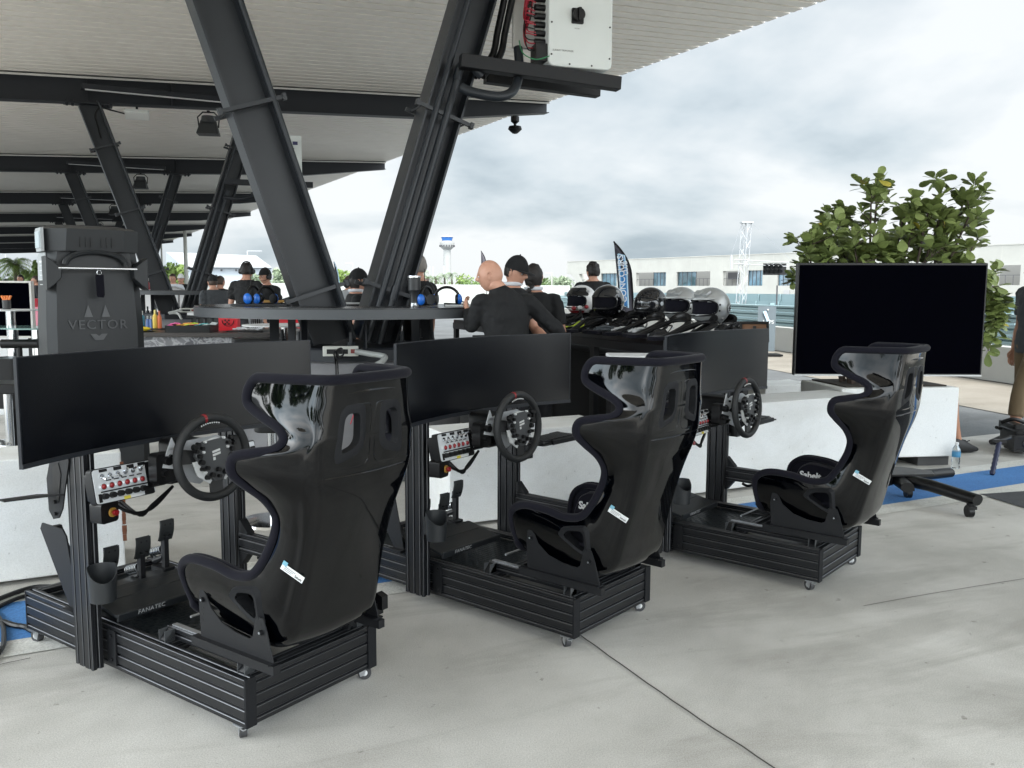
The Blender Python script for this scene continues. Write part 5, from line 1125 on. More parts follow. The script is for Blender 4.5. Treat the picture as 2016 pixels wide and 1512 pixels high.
# ------------------------------------------------------------ helmet counter
HZ_=1.075; P1c=gr(893,629,HZ_); P2c=gr(1311,671,HZ_); dC=(P2c-P1c); dC.z=0; dC.normalize(); P2e=P2c+dC*.12; nC=V((-dC.y,dC.x,0)); nC=nC if nC.x>0 else -nC; rotC=M4((dC,nC,UZ)).transposed(); LC=(P2e-P1c).length
ctb=thing('display_counter','long black counter table covered with helmets and neck collars','counter',(P1c.x,P1c.y,0))
mC=MB(); mid=(P1c+P2e)/2; mid.z=0; mC.box(mid+nC*.35+UZ*(HZ_-.02),(LC,.70,.04),0,rotC); mC.build('counter_top',BLK,ctb,world=True,smooth=0,bevel=.004)
m=MB(); m.box(mid+nC*.01+UZ*(HZ_-.075),(LC,.04,.075),0,rotC); m.box(mid+nC*.67+UZ*(HZ_-.075),(LC,.04,.075),0,rotC); m.build('top_rail',STEELB,ctb,world=True,smooth=0)
for k in range(5):
    for y in(.02,.66): m=MB(); m.box(P1c+dC*(.05+(LC-.1)*k/4)+nC*y-UZ*(HZ_/2+.055),(.08,.05,HZ_-.115),0,rotC); m.build('counter_leg',STEELB,ctb,world=True,smooth=0)
m=MB(); m.box(mid+nC*.45+UZ*.48,(LC-.3,.5,.80),0,rotC); m.build('storage_box',mat('black cloth skirt',(.004,.004,.005),.9),ctb,world=True,smooth=0)
def cpt_(px,py_unused,nd=.42,z=1.075):   # point on counter top at column px, nd in from the front edge
    lo,hi=0,LC+1
    for _ in range(40):
        t=(lo+hi)/2; p=P1c+dC*t+nC*nd; d=ray(px,620)
        if p.x/p.y<d.x/d.y: lo=t
        else: hi=t
    p=P1c+dC*lo+nC*nd; return V((p.x,p.y,z))
def helmet(px,zoff,yaw,label,shellm,visor=None,kd='rally',sc_=1.13,nd=.42,roll=0):
    p=cpt_(px,0,nd)+UZ*(zoff+.035); t=thing('racing_helmet',label,'helmet',tuple(p),yaw,'helmets on the black counter'); rr=M4.Rotation(roll,3,'X')
    def sf(az,el,k=1.):   # az 0=front(-y)
        ce,se=math.cos(el),math.sin(el); x=math.sin(az)*ce; y=-math.cos(az)*ce; z=se
        rx_,ry_,rz2=.120*k,.143*k,.132*k
        yy=y*ry_*(1.06 if y<0 else 1.0); zz=z*rz2
        if z<-.15: 
            f_=(-z-.15)/.85; xx=x*rx_*(1-.10*f_); 
            if y<0: yy*=1.05+.10*math.sin(min(1,f_*1.6)*math.pi)*.8
        else: xx=x*rx_
        return rr@(V((xx,yy,zz+.125))*sc_)
    def hole(az,el):
        return abs(az)<1.22 and -.42<el<(.36-.10*abs(az)) and (abs(az)/1.22)**4+((el+.03)/.42)**4<1.
    m=MB(); nu,nv=72,48; L=[];F=[]
    for i in range(nu+1):
        for j in range(nv+1): L.append(sf(-math.pi+2*math.pi*i/nu,-.93+(math.pi/2+.93)*j/nv))
    for i in range(nu):
        for j in range(nv):
            az=-math.pi+2*math.pi*(i+.5)/nu; el=-.93+(math.pi/2+.93)*(j+.5)/nv
            if hole(az,el): continue
            F.append((i*(nv+1)+j,(i+1)*(nv+1)+j,(i+1)*(nv+1)+j+1,i*(nv+1)+j+1))
    m.add(L,F); s_=m.build('helmet_shell',shellm,t,smooth=50,weld=True); sd=s_.modifiers.new('th','SOLIDIFY'); sd.thickness=.012; sd.offset=-1
    m=MB(); m.grid(lambda u_,v_: sf(-math.pi+2*math.pi*u_,-.90+(math.pi/2+.90)*v_,.90),28,16); m.build('helmet_lining',FAB,t,smooth=60)
    m=MB(); P=[]
    for k in range(40):
        a=2*math.pi*k/40; c_,s2=math.cos(a),math.sin(a); az=1.22*math.copysign(abs(c_)**.5,c_); el=-.03+.42*math.copysign(abs(s2)**.5,s2)-.08*abs(az)/1.22*(1 if s2>0 else 0); P.append(sf(az,el,1.005))
    m.tube(P,.006,6,closed=True); m.build('eyeport_trim',RUB,t)
    if kd=='rally':
        m=MB(); L=[];F=[];n_=20   # peak
        for k in range(n_+1):
            az=-1.1+2.2*k/n_; b0=sf(az,.42,1.01); ext_=.055*math.cos(az*.9); L+=[b0,b0+rr@V((math.sin(az)*.3*ext_,-ext_,.004)),b0+rr@V((math.sin(az)*.3*ext_,-ext_,-.006)),sf(az,.36,1.01)]
        for k in range(n_):
            for j in range(3): F.append((k*4+j,(k+1)*4+j,(k+1)*4+j+1,k*4+j+1))
        m.add(L,F); m.build('helmet_peak',shellm,t)
        m=MB(); m.rbox(sf(0,.72,1.03),(.07,.05,.03),.01,rot=rx(R(35))); m.rbox(sf(.55,.75,1.03),(.05,.07,.02),.01,rot=rx(R(30)))
        m.build('top_vent',[shellm],t,bevel=.003); 
        for az in(1.32,-1.32): m=MB(); [m.cyl(sf(az,e_,1.0),sf(az,e_,1.03),.008,n=10) for e_ in(.12,-.18)]; m.build('peak_screw',BLK,t)
        m=MB(); m.cyl(sf(2.0,-.05,.99),sf(2.0,-.05,1.035),.036,n=20); m.build('badge_disc',mat('badge grey',(.3,.31,.32),.4),t)
        m=MB(); c_=sf(2.0,-.05,1.04); n2=(sf(2.0,-.05,1.1)-sf(2.0,-.05,1.)).normalized(); a_=n2.orthogonal().normalized(); b_=n2.cross(a_)
        for i in range(4):
            for j in range(4):
                if (i+j)%2: m.box(c_+a_*(i-1.5)*.011+b_*(j-1.5)*.011,(.009,.009,.003),0,M4((a_,b_,n2)).transposed())
        m.build('badge_check',BLK,t)
    if visor:
        m=MB(); m.grid(lambda u_,v_: sf(-1.35+2.7*u_,visor[0]+(visor[1]-visor[0])*v_,1.025),30,10); v_=m.build('helmet_visor',mat('smoked visor',(.012,.013,.016),.06,0,.7),t)
        for az in(1.4,-1.4): m=MB(); m.cyl(sf(az,(visor[0]+visor[1])/2,1.0),sf(az,(visor[0]+visor[1])/2,1.05),.018,n=14); m.build('visor_pivot',ZINC,t)
    for az in(1.75,-1.75): m=MB(); m.cyl(sf(az,-.62,1.0),sf(az,-.62,1.05),.012,n=10); m.build('anchor_post',ZINC,t)
    return t,sf
SIL=mat('silver helmet paint',(.36,.37,.37),.3,.35); CARB=mat('carbon weave',(.005,.005,.006),.18,0,.4,coat=.2,noise=(60,.1,(.03,.03,.033),(1,1,.2))); BLKG=mat('gloss black helmet',(.006,.006,.008),.06,0,.5,coat=1); WHTG=mat('white helmet gloss',(.70,.70,.70),.1,0,.5,coat=.5)
helmet(1399,.075,R(-56),'open face silver rally helmet, nearest and rightmost of the row',SIL)
helmet(1341,.08,R(-50),'open face silver rally helmet between the carbon one and the rightmost silver one',SIL,nd=.5)
helmet(1281,.08,R(-45),'dark carbon full face helmet with clear visor left of the silver helmets',CARB,(-.30,.36),'full',nd=.55)
ht,sf=helmet(1197,.10,R(-40),'glossy black helmet with white rear and open visor, near the man in the black shirt',BLKG,(.25,.95),'full',nd=.25)
m=MB(); m.grid(lambda u_,v_: sf(1.9+1.6*u_,-.3+1.0*v_,1.012),14,12); m.build('white_rear_patch',WHTG,ht)
ht,sf=helmet(1145,.10,R(-52),'white and red full face helmet leftmost on the black counter',WHTG,(.30,.95),'full',nd=.35)
m=MB(); m.grid(lambda u_,v_: sf(-1.2+2.4*u_,-.88+.20*v_,1.03),24,5); m.build('red_chin_band',MT['red plastic'],ht)
for k in range(3): m=MB(); c_=sf(.5+.4*k,-.50+.05*k,1.045); m.sph(c_,(.026,.012,.02),12,8,rot=rz_(.5+.4*k)); m.build('chin_vent',[MT['red plastic'] if k!=1 else WHT],ht)
m=MB(); m.grid(lambda u_,v_: sf(.2+1.2*u_,.35+.25*v_,1.03),14,5); m.build('dark_stripe',BLK,ht)
SHBG=mat('black bag cloth',(.006,.006,.008),.7,bump=(20,.6,.01))
# neck collars
def collar(px,nd,rz,label,zo=.0):
    p=cpt_(px,0,nd)+UZ*zo; t=thing('neck_collar',label,'neck restraint',tuple(p),rz,'black neck restraints on the counter')
    m=MB(); P=[(-.13,-.26,.02),(-.125,-.12,.06),(-.12,.0,.10),(-.08,.09,.13),(0,.12,.14),(.08,.09,.13),(.12,0,.10),(.125,-.12,.06),(.13,-.26,.02)]
    P=smooth_path(P,5); m.tube(P,[.026]*len(P),10,flat=.6,up=(0,0,1)); m.build('collar_yoke',mat('dull carbon',(.006,.006,.007),.55,0,.3),t); m=MB(); m.tube(smooth_path([(-.085,.08,.13),(-.06,.12,.16),(0,.135,.17),(.06,.12,.16),(.085,.08,.13)],5),.030,10,flat=.35,up=(0,1,0)); m.build('collar_rim',BLK,t)
    for sx in(-1,1):
        m=MB(); m.tube(smooth_path([(sx*.05,.13,.16),(sx*.14,.10,.10),(sx*.20,-.03,.05),(sx*.16,-.12,.03)],5),.010,6,flat=.4); m.build('tether_strap',BLK,t)
        m=MB(); m.cyl((sx*.16,-.12,.03),(sx*.165,-.13,.05),.012,n=8); m.build('tether_clip',ZINC,t)
        m=MB(); m.rbox((sx*.12,-.28,.02),(.09,.16,.03),.02); m.build('collar_pad',FAB,t,bevel=.005)
for k,(px,nd,r_,lab) in enumerate(((1115,.15,-70,'neck restraint lying nearest the bald man'),(1150,.30,-50,'neck restraint beneath the red and white helmet'),(1200,.22,-60,'neck restraint beneath the black helmet'),(1235,.35,-40,'neck restraint between the black and the carbon helmets'),(1275,.25,-55,'neck restraint under the carbon helmet'),(1325,.25,-50,'neck restraint under the middle silver helmet'),(1375,.22,-60,'neck restraint under the nearest silver helmet'),(1415,.45,-45,'neck restraint at the right end of the counter'),(1175,.10,-30,'neck restraint lying by the yellow green cloth'))):
    collar(px,nd,R(r_),lab)
def small(name,label,cat,fn,m_,px,nd,zo=0,**k):
    p=cpt_(px,0,nd)+UZ*zo; m=MB(); fn(m,p); return single(name,m,m_,label,cat,**k)
def cloth(m,p):
    def f(u_,v_): x=(u_-.5)*.26;y=(v_-.5)*.18; return p+V((x,y,.035+.05*math.exp(-((x/.07)**2+(y/.06)**2))+.012*math.sin(u_*9+v_*5)))
    m.grid(f,14,10)
small('cloth','crumpled yellow green cloth lying among the neck restraints','cloth',cloth,mat('yellow green cloth',(.42,.55,.03),.8),1141,.10)
for px,nd,lab in((1262,.15,'silver clipped white gear strap near the counter middle'),(1228,.12,'white buckle strap before the carbon helmet'),(1118,.3,'white edged goggles at the left part of the counter'),(1192,.05,'grey pouch beside the black helmet')):
    small('gear_strap',lab,'strap',lambda m,p: (m.rbox(p+UZ*.05,(.16,.05,.03),.012,rot=rz_(random.uniform(-1,1))),m.tube(smooth_path([p+V((-.1,0,.04)),p+V((0,-.05,.07)),p+V((.12,.02,.03))],5),.008,6)),mat('pale strap',(.45,.46,.46),.5) if 'pouch' not in lab else mat('grey pouch',(.07,.08,.09),.7),px,nd)
def frame(px,nd,w_,h_,rzz,lab,Y=None,yp=None):
    p=cpt_(px,0,nd); t=thing('picture_frame',lab,'picture frame',tuple(p),rzz,'picture frames on the counter'); q=rx(R(-18))
    m=MB(); m.ring([(w_/2,h_),( -w_/2,h_),(-w_/2,0),(w_/2,0)],[(w_/2-.018,h_-.018),(-w_/2+.018,h_-.018),(-w_/2+.018,.018),(w_/2-.018,.018)],(0,0,.0),(1,0,0),q@V((0,0,1)),.018); m.build('frame_border',BLK,t,smooth=0); m=MB(); m.prism([(w_/2-.015,h_-.015),(-w_/2+.015,h_-.015),(-w_/2+.015,.015),(w_/2-.015,.015)],(0,0.004,0),(1,0,0),q@V((0,0,1)),.006); m.build('frame_backing',mat('brown backing board',(.17,.085,.045),.8),t,smooth=0)
    m=MB(); m.prism([(-.01,.02),(.01,.02),(.012,.12),(-.012,.12)],(0,-.008,0),(1,0,0),(q@V((0,-.1,1))),.003); m.build('frame_stand',BLK,t,smooth=0)
pfp=cpt_(1487,0,.20); frame(1487,.55,.21,.155,R(-8),'black edged picture frame with brown back at the right end of the counter')
frame(1108,.55,.20,.13,R(-30),'picture frame with brown back beside the braided woman'); frame(1228,.55,.16,.14,R(-60),'tilted picture frame with brown back right of the black helmet')
for px in(1437,):
    small('harness_clips','cluster of dark straps and metal clips at the right end of the helmet row','straps',lambda m,p:[m.tube(smooth_path([p+V((random.uniform(-.1,.1),random.uniform(-.1,.1),random.uniform(.0,.15))) for _ in range(5)],4),.009,6) for _ in range(8)],mat('dark strap',(.03,.03,.032),.5),px,.45)
for k,(px,nd,lab) in enumerate(((1105,.2,'small black gear bag at the left part of the counter'),(1130,.45,'black glove bundle behind the yellow green cloth'),(1165,.2,'black padded bag below the white and red helmet'),(1182,.5,'dark pouch between the white and the black helmet'),(1215,.2,'black harness roll below the black helmet'),(1245,.5,'dark bag behind the neck restraints, left of the carbon helmet'),(1300,.12,'flat black pad in front of the carbon helmet'))):
    p=cpt_(px,0,nd); t=thing('gear_bag',lab,'bag',tuple(p),k*1.3,'dark gear lying on the counter'); m=MB(); rr_=random.Random(k); m.grid(lambda u_,v_: V((math.cos(6.2832*u_)*math.cos(1.5708*v_)*.13,math.sin(6.2832*u_)*math.cos(1.5708*v_)*.09,math.sin(1.5708*v_)*(.07+.02*(k%3))))*(1+.25*NZ.noise(V((math.cos(6.2832*u_)*2,math.sin(6.2832*u_)*2,v_*3+k)))),20,10); m.build('bag_body',SHBG,t,smooth=70)
    m=MB(); m.tube(smooth_path([V((-.08,-.05,.05)),V((-.02,-.09,.10)),V((.06,-.05,.09)),V((.11,.03,.02))],5),.008,6,flat=.5); m.build('bag_strap',BLK,t)
    m=MB(); m.rbox((-.02,-.09,.085),(.03,.02,.012),.003); m.build('bag_buckle',ZINC,t)
# white topped box on black cabinet behind the middle seat
c_=at(1257,700,5.75); zc_=c_.z
kb2=thing('equipment_box','black equipment cabinet with white lid behind the middle seat','cabinet',(c_.x,c_.y,0)); m=MB(); m.box((0,.12,(zc_-.03)/2),(.36,.30,zc_-.03)); m.build('cabinet_body',BLK,kb2,smooth=0); m=MB(); m.rbox((0,.12,zc_-.012),(.38,.32,.02),.02); m.build('cabinet_lid',WHT,kb2,bevel=.003)
# ------------------------------------------------------------ people
def bake(mbs,vox,sm=4):
    me=bpy.data.meshes.new('t'); me.from_pydata([tuple(p) for p in mbs.v],[],mbs.f); ob=bpy.data.objects.new('t',me); col.objects.link(ob)
    r_=ob.modifiers.new('r','REMESH'); r_.mode='VOXEL'; r_.voxel_size=vox; s_=ob.modifiers.new('s','SMOOTH'); s_.factor=.5; s_.iterations=sm
    dg=bpy.context.evaluated_depsgraph_get(); dg.update(); e=ob.evaluated_get(dg).to_mesh(); out=([v.co.copy() for v in e.vertices],[tuple(p.vertices) for p in e.polygons])
    bpy.data.objects.remove(ob); bpy.data.meshes.remove(me); return out
def eloft(m,rings,n=20,mi=0):   # rings: (center, ax, ay, rx, ry)
    L=[]
    for c,a,b,r1,r2 in rings:
        for j in range(n): t=2*math.pi*j/n; L.append(c+a*math.cos(t)*r1+b*math.sin(t)*r2)
    k=len(rings); F=[(i*n+j,i*n+(j+1)%n,(i+1)*n+(j+1)%n,(i+1)*n+j) for i in range(k-1) for j in range(n)]+[tuple(range(n))[::-1],tuple(range((k-1)*n,k*n))]
    m.add(L,F,mi)
SKIN=mat('skin',(.46,.235,.16),.48,0,.4,noise=(18,.25,(.54,.30,.215)),bump=(90,.25,.002)); SKT=mat('tanned skin',(.36,.18,.11),.5); HAIRD=mat('dark hair',(.012,.009,.008),.6,bump=(150,.6,.004)); HAIRB=mat('brown hair',(.05,.03,.02),.6,bump=(150,.6,.004)); HAIRG=mat('grey hair',(.25,.23,.21),.7)
SHB=mat('black cotton',(.0035,.004,.005),.85,bump=(9,.5,.02)); SHG=mat('grey marl cotton',(.30,.31,.32),.9,bump=(9,.4,.02)); SHD=mat('charcoal cotton',(.05,.055,.06),.9,bump=(9,.4,.02)); SHW=mat('white cotton',(.62,.64,.68),.9,bump=(9,.4,.02)); SHR=mat('red cotton',(.42,.02,.03),.9)
PANT=mat('dark trousers',(.015,.016,.02),.85,bump=(8,.4,.02)); KHA=mat('khaki trousers',(.14,.10,.055),.85,bump=(10,.5,.02)); SHOE=mat('black shoe',(.01,.01,.011),.6); EYEW=mat('eye white',(.6,.6,.6),.3); CAPB=mat('black cap cloth',(.004,.0045,.0055),.9); CAPW=mat('white cap cloth',(.7,.7,.7),.9)
def head_fn(k=1.,full=True):
    def f(d):
        x,y,z=d; r=V((x*.076,y*.097,z*.118))
        if z<0: r.x*=1-.26*(-z)**1.3; 
        if y>0 and z<-.2: r.y*=1-.05*(-z)
        if y<0 and z<-.1: r.y*=1-.30*(-z-.1)
        if y>0: r.y*=.96
        if full and y>0:
            g=lambda cx,cz,s: math.exp(-(((x-cx)/s)**2+((z-cz)/s)**2))
            r.y+=.024*math.exp(-((x/.16)**2+((z+.12)/.13)**2))+.012*math.exp(-((x/.10)**2+((z-.05)/.15)**2))
            r.y-=.012*(g(.38,.06,.17)+g(-.38,.06,.17)); r.y+=.006*math.exp(-((z-.24)/.10)**2)*math.exp(-(x/.6)**2)
            r.y+=.007*math.exp(-((x/.28)**2+((z+.47)/.07)**2))+.006*math.exp(-((x/.28)**2+((z+.58)/.06)**2))-.004*math.exp(-((x/.3)**2+((z+.525)/.025)**2))+.010*math.exp(-((x/.3)**2+((z+.82)/.16)**2))
        return r*k
    return f
def person(label,px,py,Y,headpx,face,col_,pose=None,hair=('short',None),cap=None,vox=.013,lean=0.,hyaw=0.,hpitch=0.,skin=None,sleeve='short',headset=False,foot=True,beard=False,sitting=False,collar=None,glove=None,h=None):
    """px,py = head centre in the picture; face = heading of the body, degrees counter clockwise from +y"""
    hc=at(px,py,Y); h=h or (hc.z+.115); k=h/1.75; sk=skin or SKIN
    t=thing('person',label,'person',(hc.x,hc.y,0),R(face))
    J=dict(pel=V((0,0,.93)),che=V((0,0,1.25)),nek=V((0,-.01,1.47)),hd=V((0,.022,1.600)))
    for s_,n_ in((1,'r'),(-1,'l')):
        J['sh'+n_]=V((s_*.185,-.01,1.415)); J['el'+n_]=V((s_*.24,-.03,1.12)); J['wr'+n_]=V((s_*.25,.06,.87)); J['hp'+n_]=V((s_*.09,0,.90)); J['kn'+n_]=V((s_*.10,.02,.49)); J['an'+n_]=V((s_*.11,-.02,.08))
    if pose: 
        for a,b in pose.items(): J[a]=V(b)
    def ln(p):  # lean of everything above the pelvis
        if p.z>.93 and lean: return V((p.x,p.y+math.sin(lean)*(p.z-.93),.93+(p.z-.93)*math.cos(lean)))
        return p
    off=ln(J['hd'])*k; base=V((-off.x,-off.y,0))
    dz=hc.z-off.z
    def T_(p): return ln(V(p))*k+base+V((0,0,0))
    X_,Y_,Z_=V((1,0,0)),V((0,1,0)),V((0,0,1))
    TR=[(.84,.15,.105,0),(.93,.168,.118,0),(1.04,.150,.108,0),(1.14,.148,.105,.0),(1.25,.168,.118,0),(1.34,.182,.118,0),(1.405,.176,.10,-.005),(1.445,.140,.083,-.01),(1.475,.092,.068,-.01),(1.50,.060,.058,-.005)]
    def torso(m,inf,z0=.84,z1=1.5,mi=0):
        R_=[(T_((0,y_,z)),X_,Y_,(rx_+inf)*k,(ry_+inf)*k) for z,rx_,ry_,y_ in TR if z0<=z<=z1]; eloft(m,R_,24,mi)
    def limb(m,pts,rad,n=14):
        P=smooth_path([T_(p) for p in pts],4); rr=[]; q=len(pts)-1
        for i in range(len(P)):
            u_=i/4; a=min(int(u_),q-1); f_=u_-a; rr.append((rad[a]*(1-f_)+rad[min(a+1,q)]*f_)*k)
        m.tube(P,rr,n)
    # body
    m=MB(); torso(m,0); m.tube([T_((0,-.012,1.44)),T_(J['nek']+V((0,0,.03))),T_(J['hd']+V((0,-.012,-.05)))],[.068*k,.056*k,.054*k],16)
    for s_ in 'rl':
        limb(m,[J['sh'+s_]-V((.02 if s_=='r' else -.02,0,0)),J['sh'+s_].lerp(J['el'+s_],.4),J['el'+s_],J['el'+s_].lerp(J['wr'+s_],.35),J['wr'+s_]],[.056,.050,.040,.042,.027])
        if foot:
            limb(m,[J['hp'+s_],J['hp'+s_].lerp(J['kn'+s_],.5),J['kn'+s_],J['kn'+s_].lerp(J['an'+s_],.35),J['an'+s_]],[.088,.075,.053,.056,.036])
    bv,bf=bake(m,vox*k); body=MB(); body.add(bv,bf,0)
    # hands: palm, four unequal bent fingers, side thumb
    for s_ in 'rl':
        w_=T_(J['wr'+s_]); d=(T_(J['wr'+s_])-T_(J['el'+s_])).normalized(); sd_=(1 if s_=='r' else -1); inn=V((-sd_,0,0)); inn=(inn-d*inn.dot(d)).normalized(); fw=d.cross(inn); fw=fw if fw.y>0 else -fw
        hm=MB(); eloft(hm,[(w_-d*.02*k,fw,inn,.026*k,.018*k),(w_+d*.03*k,fw,inn,.036*k,.016*k),(w_+d*.085*k,fw,inn,.040*k,.014*k),(w_+d*.098*k,fw,inn,.034*k,.010*k)],12)
        for q,(o_,l_) in enumerate(((.029,.068),(.010,.078),(-.010,.073),(-.029,.056))):
            b0=w_+d*.088*k+fw*o_*k; p1=b0+(d+inn*.25).normalized()*l_*.45*k; p2=p1+(d+inn*.9).normalized()*l_*.32*k; p3=p2+(d*.6+inn*1.1).normalized()*l_*.26*k; hm.tube([b0,p1,p2,p3],[.0095*k,.009*k,.008*k,.0065*k],8)
        b0=w_+d*.025*k+fw*.030*k; hm.tube([b0,b0+(d*.7+fw*.6+inn*.25).normalized()*.035*k,b0+(d*.9+fw*.45+inn*.4).normalized()*.066*k],[.012*k,.0105*k,.008*k],8); body.add(hm.v,hm.f,0)
    # head
    RH=rz_(R(hyaw))@rx(R(hpitch)); hcl=T_(J['hd']); fh=head_fn(k)
    nu,nv=44,36
    body.grid(lambda u_,v_: hcl+RH@fh((math.cos(2*math.pi*u_)*math.cos(math.pi*(v_-.5)*.998),math.sin(2*math.pi*u_)*math.cos(math.pi*(v_-.5)*.998),math.sin(math.pi*(v_-.5)*.998))),nu,nv)
    for s_ in(-1,1):
        ec=hcl+RH@(V((s_*.073,-.008,-.008))*k)
        Q=RH@rz_(R(-s_*22)); body.tube([ec+Q@(V((s_*.006*math.sin(a*.9),math.cos(a)*.016,math.sin(a)*.030+.002))*k) for a in [2*math.pi*j/16 for j in range(16)]],.0050*k,6,closed=True); body.sph(ec,V((.008,.015,.027))*k,10,8,rot=Q)
    bo=body.build('body',[sk],t,smooth=60)
    for s_ in(-1,1):
        m=MB(); e_=hcl+RH@(V((s_*.029,.079,.006))*k); m.sph(e_,V((.0135,.009,.0065))*k,10,8,0,RH); m.sph(e_+RH@(V((0,.0055,0))*k),.0052*k,8,6,1,RH); m.build('eye',[EYEW,HAIRD],bo)
    m=MB(); m.tube([hcl+RH@(V((x,.083-abs(x)*.45,-.061))*k) for x in(-.022,-.011,0,.011,.022)],.0035*k,6); m.build('mouth',mat('lips',(.30,.11,.09),.5),bo)
    for s_ in(-1,1): m=MB(); m.tube([hcl+RH@(V((s_*x,.090-abs(x)*.32,.030+.004*math.sin(x*60)))*k) for x in(.014,.028,.044)],.0034*k,6,flat=.5); m.build('eyebrow',hair[1] or HAIRB,bo)
    # hair
    def hairshell(kk,test,name='hair',mt=None,jit=.05):
        m=MB(); f2=head_fn(1.,False)
        def g(u_,v_):
            a,b=2*math.pi*u_,math.pi*(v_-.5)*.998; d=V((math.cos(a)*math.cos(b),math.sin(a)*math.cos(b),math.sin(b))); n_=NZ.noise(d*4+V((px,0,0))); q=test(d); r_=f2(d)*k*(kk+jit*n_*1.2 if q>0 else .94); return hcl+RH@(r_+V((0,-.004*k,0)))
        m.grid(g,48,34); return m.build(name,mt or hair[1],bo,smooth=70)
    if hair[0]=='short': hairshell(1.075,lambda d: d.z-(.38 if d.y>.25 else (.05 if d.y>-.15 else -.42)))
    elif hair[0]=='full': hairshell(1.13,lambda d: d.z-(.36 if d.y>.3 else (-.05 if d.y>0 else -.5)),jit=.10)
    elif hair[0] in('bun','braid'):
        hairshell(1.10,lambda d: d.z-(.34 if d.y>.3 else (-.10 if d.y>0 else -.55)))
        m=MB()
        if hair[0]=='bun': m.sph(hcl+RH@(V((0,-.125,-.02))*k),V((.042,.038,.05))*k,14,10)
        else:
            for q in range(7): m.sph(hcl+RH@(V((.012*(1 if q%2 else -1),-.085-.012*min(q,2),-.045-.034*q))*k),V((.026,.024,.028))*k*(1-.05*q),12,8)
        m.build('braid' if hair[0]=='braid' else 'hair_bun',hair[1],bo)
    if cap:
        m=MB(); f2=head_fn(1.,False)
        def g(u_,v_):
            a,b=2*math.pi*u_,math.pi/2*v_; b=b*.94+.10; d=V((math.cos(a)*math.cos(b),math.sin(a)*math.cos(b),math.sin(b))); return hcl+RH@((f2(d)*1.12+V((0,0,.012)))*k)
        m.grid(g,36,14); m.sph(hcl+RH@(V((0,0,.146))*k),.007*k,8,6); co_=m.build('cap_crown',cap,bo,smooth=60)
        m=MB(); L=[];F=[];n_=14
        for q in range(n_+1):
            a=math.pi*(.5+(q/n_-.5)*.80); b=.16; d=V((math.cos(a)*math.cos(b),math.sin(a)*math.cos(b),math.sin(b))); p=(f2(d)*1.115+V((0,0,.012)))*k; e_=V((math.cos(a)*.35,1,-.18)).normalized()*(.068*math.sin(math.pi*q/n_)**.5)*k
            L+=[hcl+RH@p,hcl+RH@(p+e_)]
        for q in range(n_): F.append((2*q,2*q+1,2*q+3,2*q+2))
        m.add(L,F); br=m.build('cap_brim',cap,bo); sd=br.modifiers.new('th','SOLIDIFY'); sd.thickness=.004
    if headset:
        m=MB(); 
        m.tube([hcl+RH@(V((math.cos(a)*.098,-.01,math.sin(a)*.135+.005))*k) for a in [math.pi*j/14 for j in range(15)]],.009*k,8); hs=m.build('headset_band',BLK,bo)
        for s_ in(-1,1): m=MB(); m.cyl(hcl+RH@(V((s_*.075,-.005,-.005))*k),hcl+RH@(V((s_*.118,-.005,-.005))*k),.042*k,.034*k,n=16); m.build('ear_cup',BLK,hs)
        m=MB(); m.tube(smooth_path([hcl+RH@(V(q)*k) for q in((-.11,.0,-.02),(-.09,.07,-.06),(-.04,.115,-.065))],4),.004*k,6); m.build('headset_microphone',BLK,hs)
    # clothes
    m=MB(); torso(m,.016,.84,1.48)
    if pose and 'nek' in pose: m.tube([T_((0,-.012,1.40)),T_((0,-.012,1.45)),T_(J['nek']+V((0,-.005,-.005))),T_(J['nek'].lerp(J['hd'],.22)+V((0,-.012,0)))],[.10*k,.095*k,.073*k,.066*k],18)
    lim=.52 if sleeve=='short' else 1
    for s_ in 'rl':
        A,B_,C=J['sh'+s_],J['el'+s_],J['wr'+s_]; o_=V((-.085 if s_=='r' else .085,0,-.012))
        if sleeve=='short': limb(m,[A+o_,A.lerp(B_,.04),A.lerp(B_,.38),A.lerp(B_,.74)],[.045,.066,.068,.066])
        else: limb(m,[A+o_,A.lerp(B_,.04),A.lerp(B_,.5),B_,B_.lerp(C,.5),C.lerp(B_,.06)],[.045,.066,.062,.052,.048,.036])
    v_,f_=bake(m,vox*k*1.0,3); mm=MB(); mm.add([p+k*(.011*NZ.noise(V((p.x*9,p.y*9,p.z*16)))+.006*NZ.noise(p*28))*V((1,1,.3)) for p in v_],f_); sh_=mm.build('shirt',col_[0],t,smooth=70)
    if collar and not(pose and 'nek' in pose):
        m=MB(); c0=T_((0,-.008,1.495)); m.tube([c0+V((math.cos(a)*.070*k,math.sin(a)*.068*k,.012*k)) for a in [2*math.pi*j/20 for j in range(20)]],.017*k,8,closed=True); m.build('shirt_collar',collar,t)
    if foot:
        m=MB(); torso(m,.014,.84,.94)
        for s_ in 'rl': limb(m,[J['hp'+s_],J['hp'+s_].lerp(J['kn'+s_],.5),J['kn'+s_],J['kn'+s_].lerp(J['an'+s_],.5),J['an'+s_]+(V((0,0,.03)) if col_[1] is not KHA else (J['kn'+s_]-J['an'+s_])*.45)],[.105,.095,.078,.072,.068])
        v_,f_=bake(m,vox*k*1.2,3); mm=MB(); mm.add(v_,f_); mm.build('trousers',col_[1],t,smooth=70)
        for s_ in 'rl':
            a=T_(J['an'+s_]); m=MB(); eloft(m,[(a+V((0,-.06,.015))*k,X_,Z_,.034*k,.035*k),(a+V((0,-.02,.0))*k,X_,Z_,.044*k,.062*k),(a+V((0,.06,-.02))*k,X_,Z_,.047*k,.05*k),(a+V((0,.14,-.040))*k,X_,Z_,.050*k,.034*k),(a+V((0,.20,-.052))*k,X_,Z_,.036*k,.022*k)],16); m.build('shoe',SHOE,t,smooth=60)
    return t,T_,k
P_=person
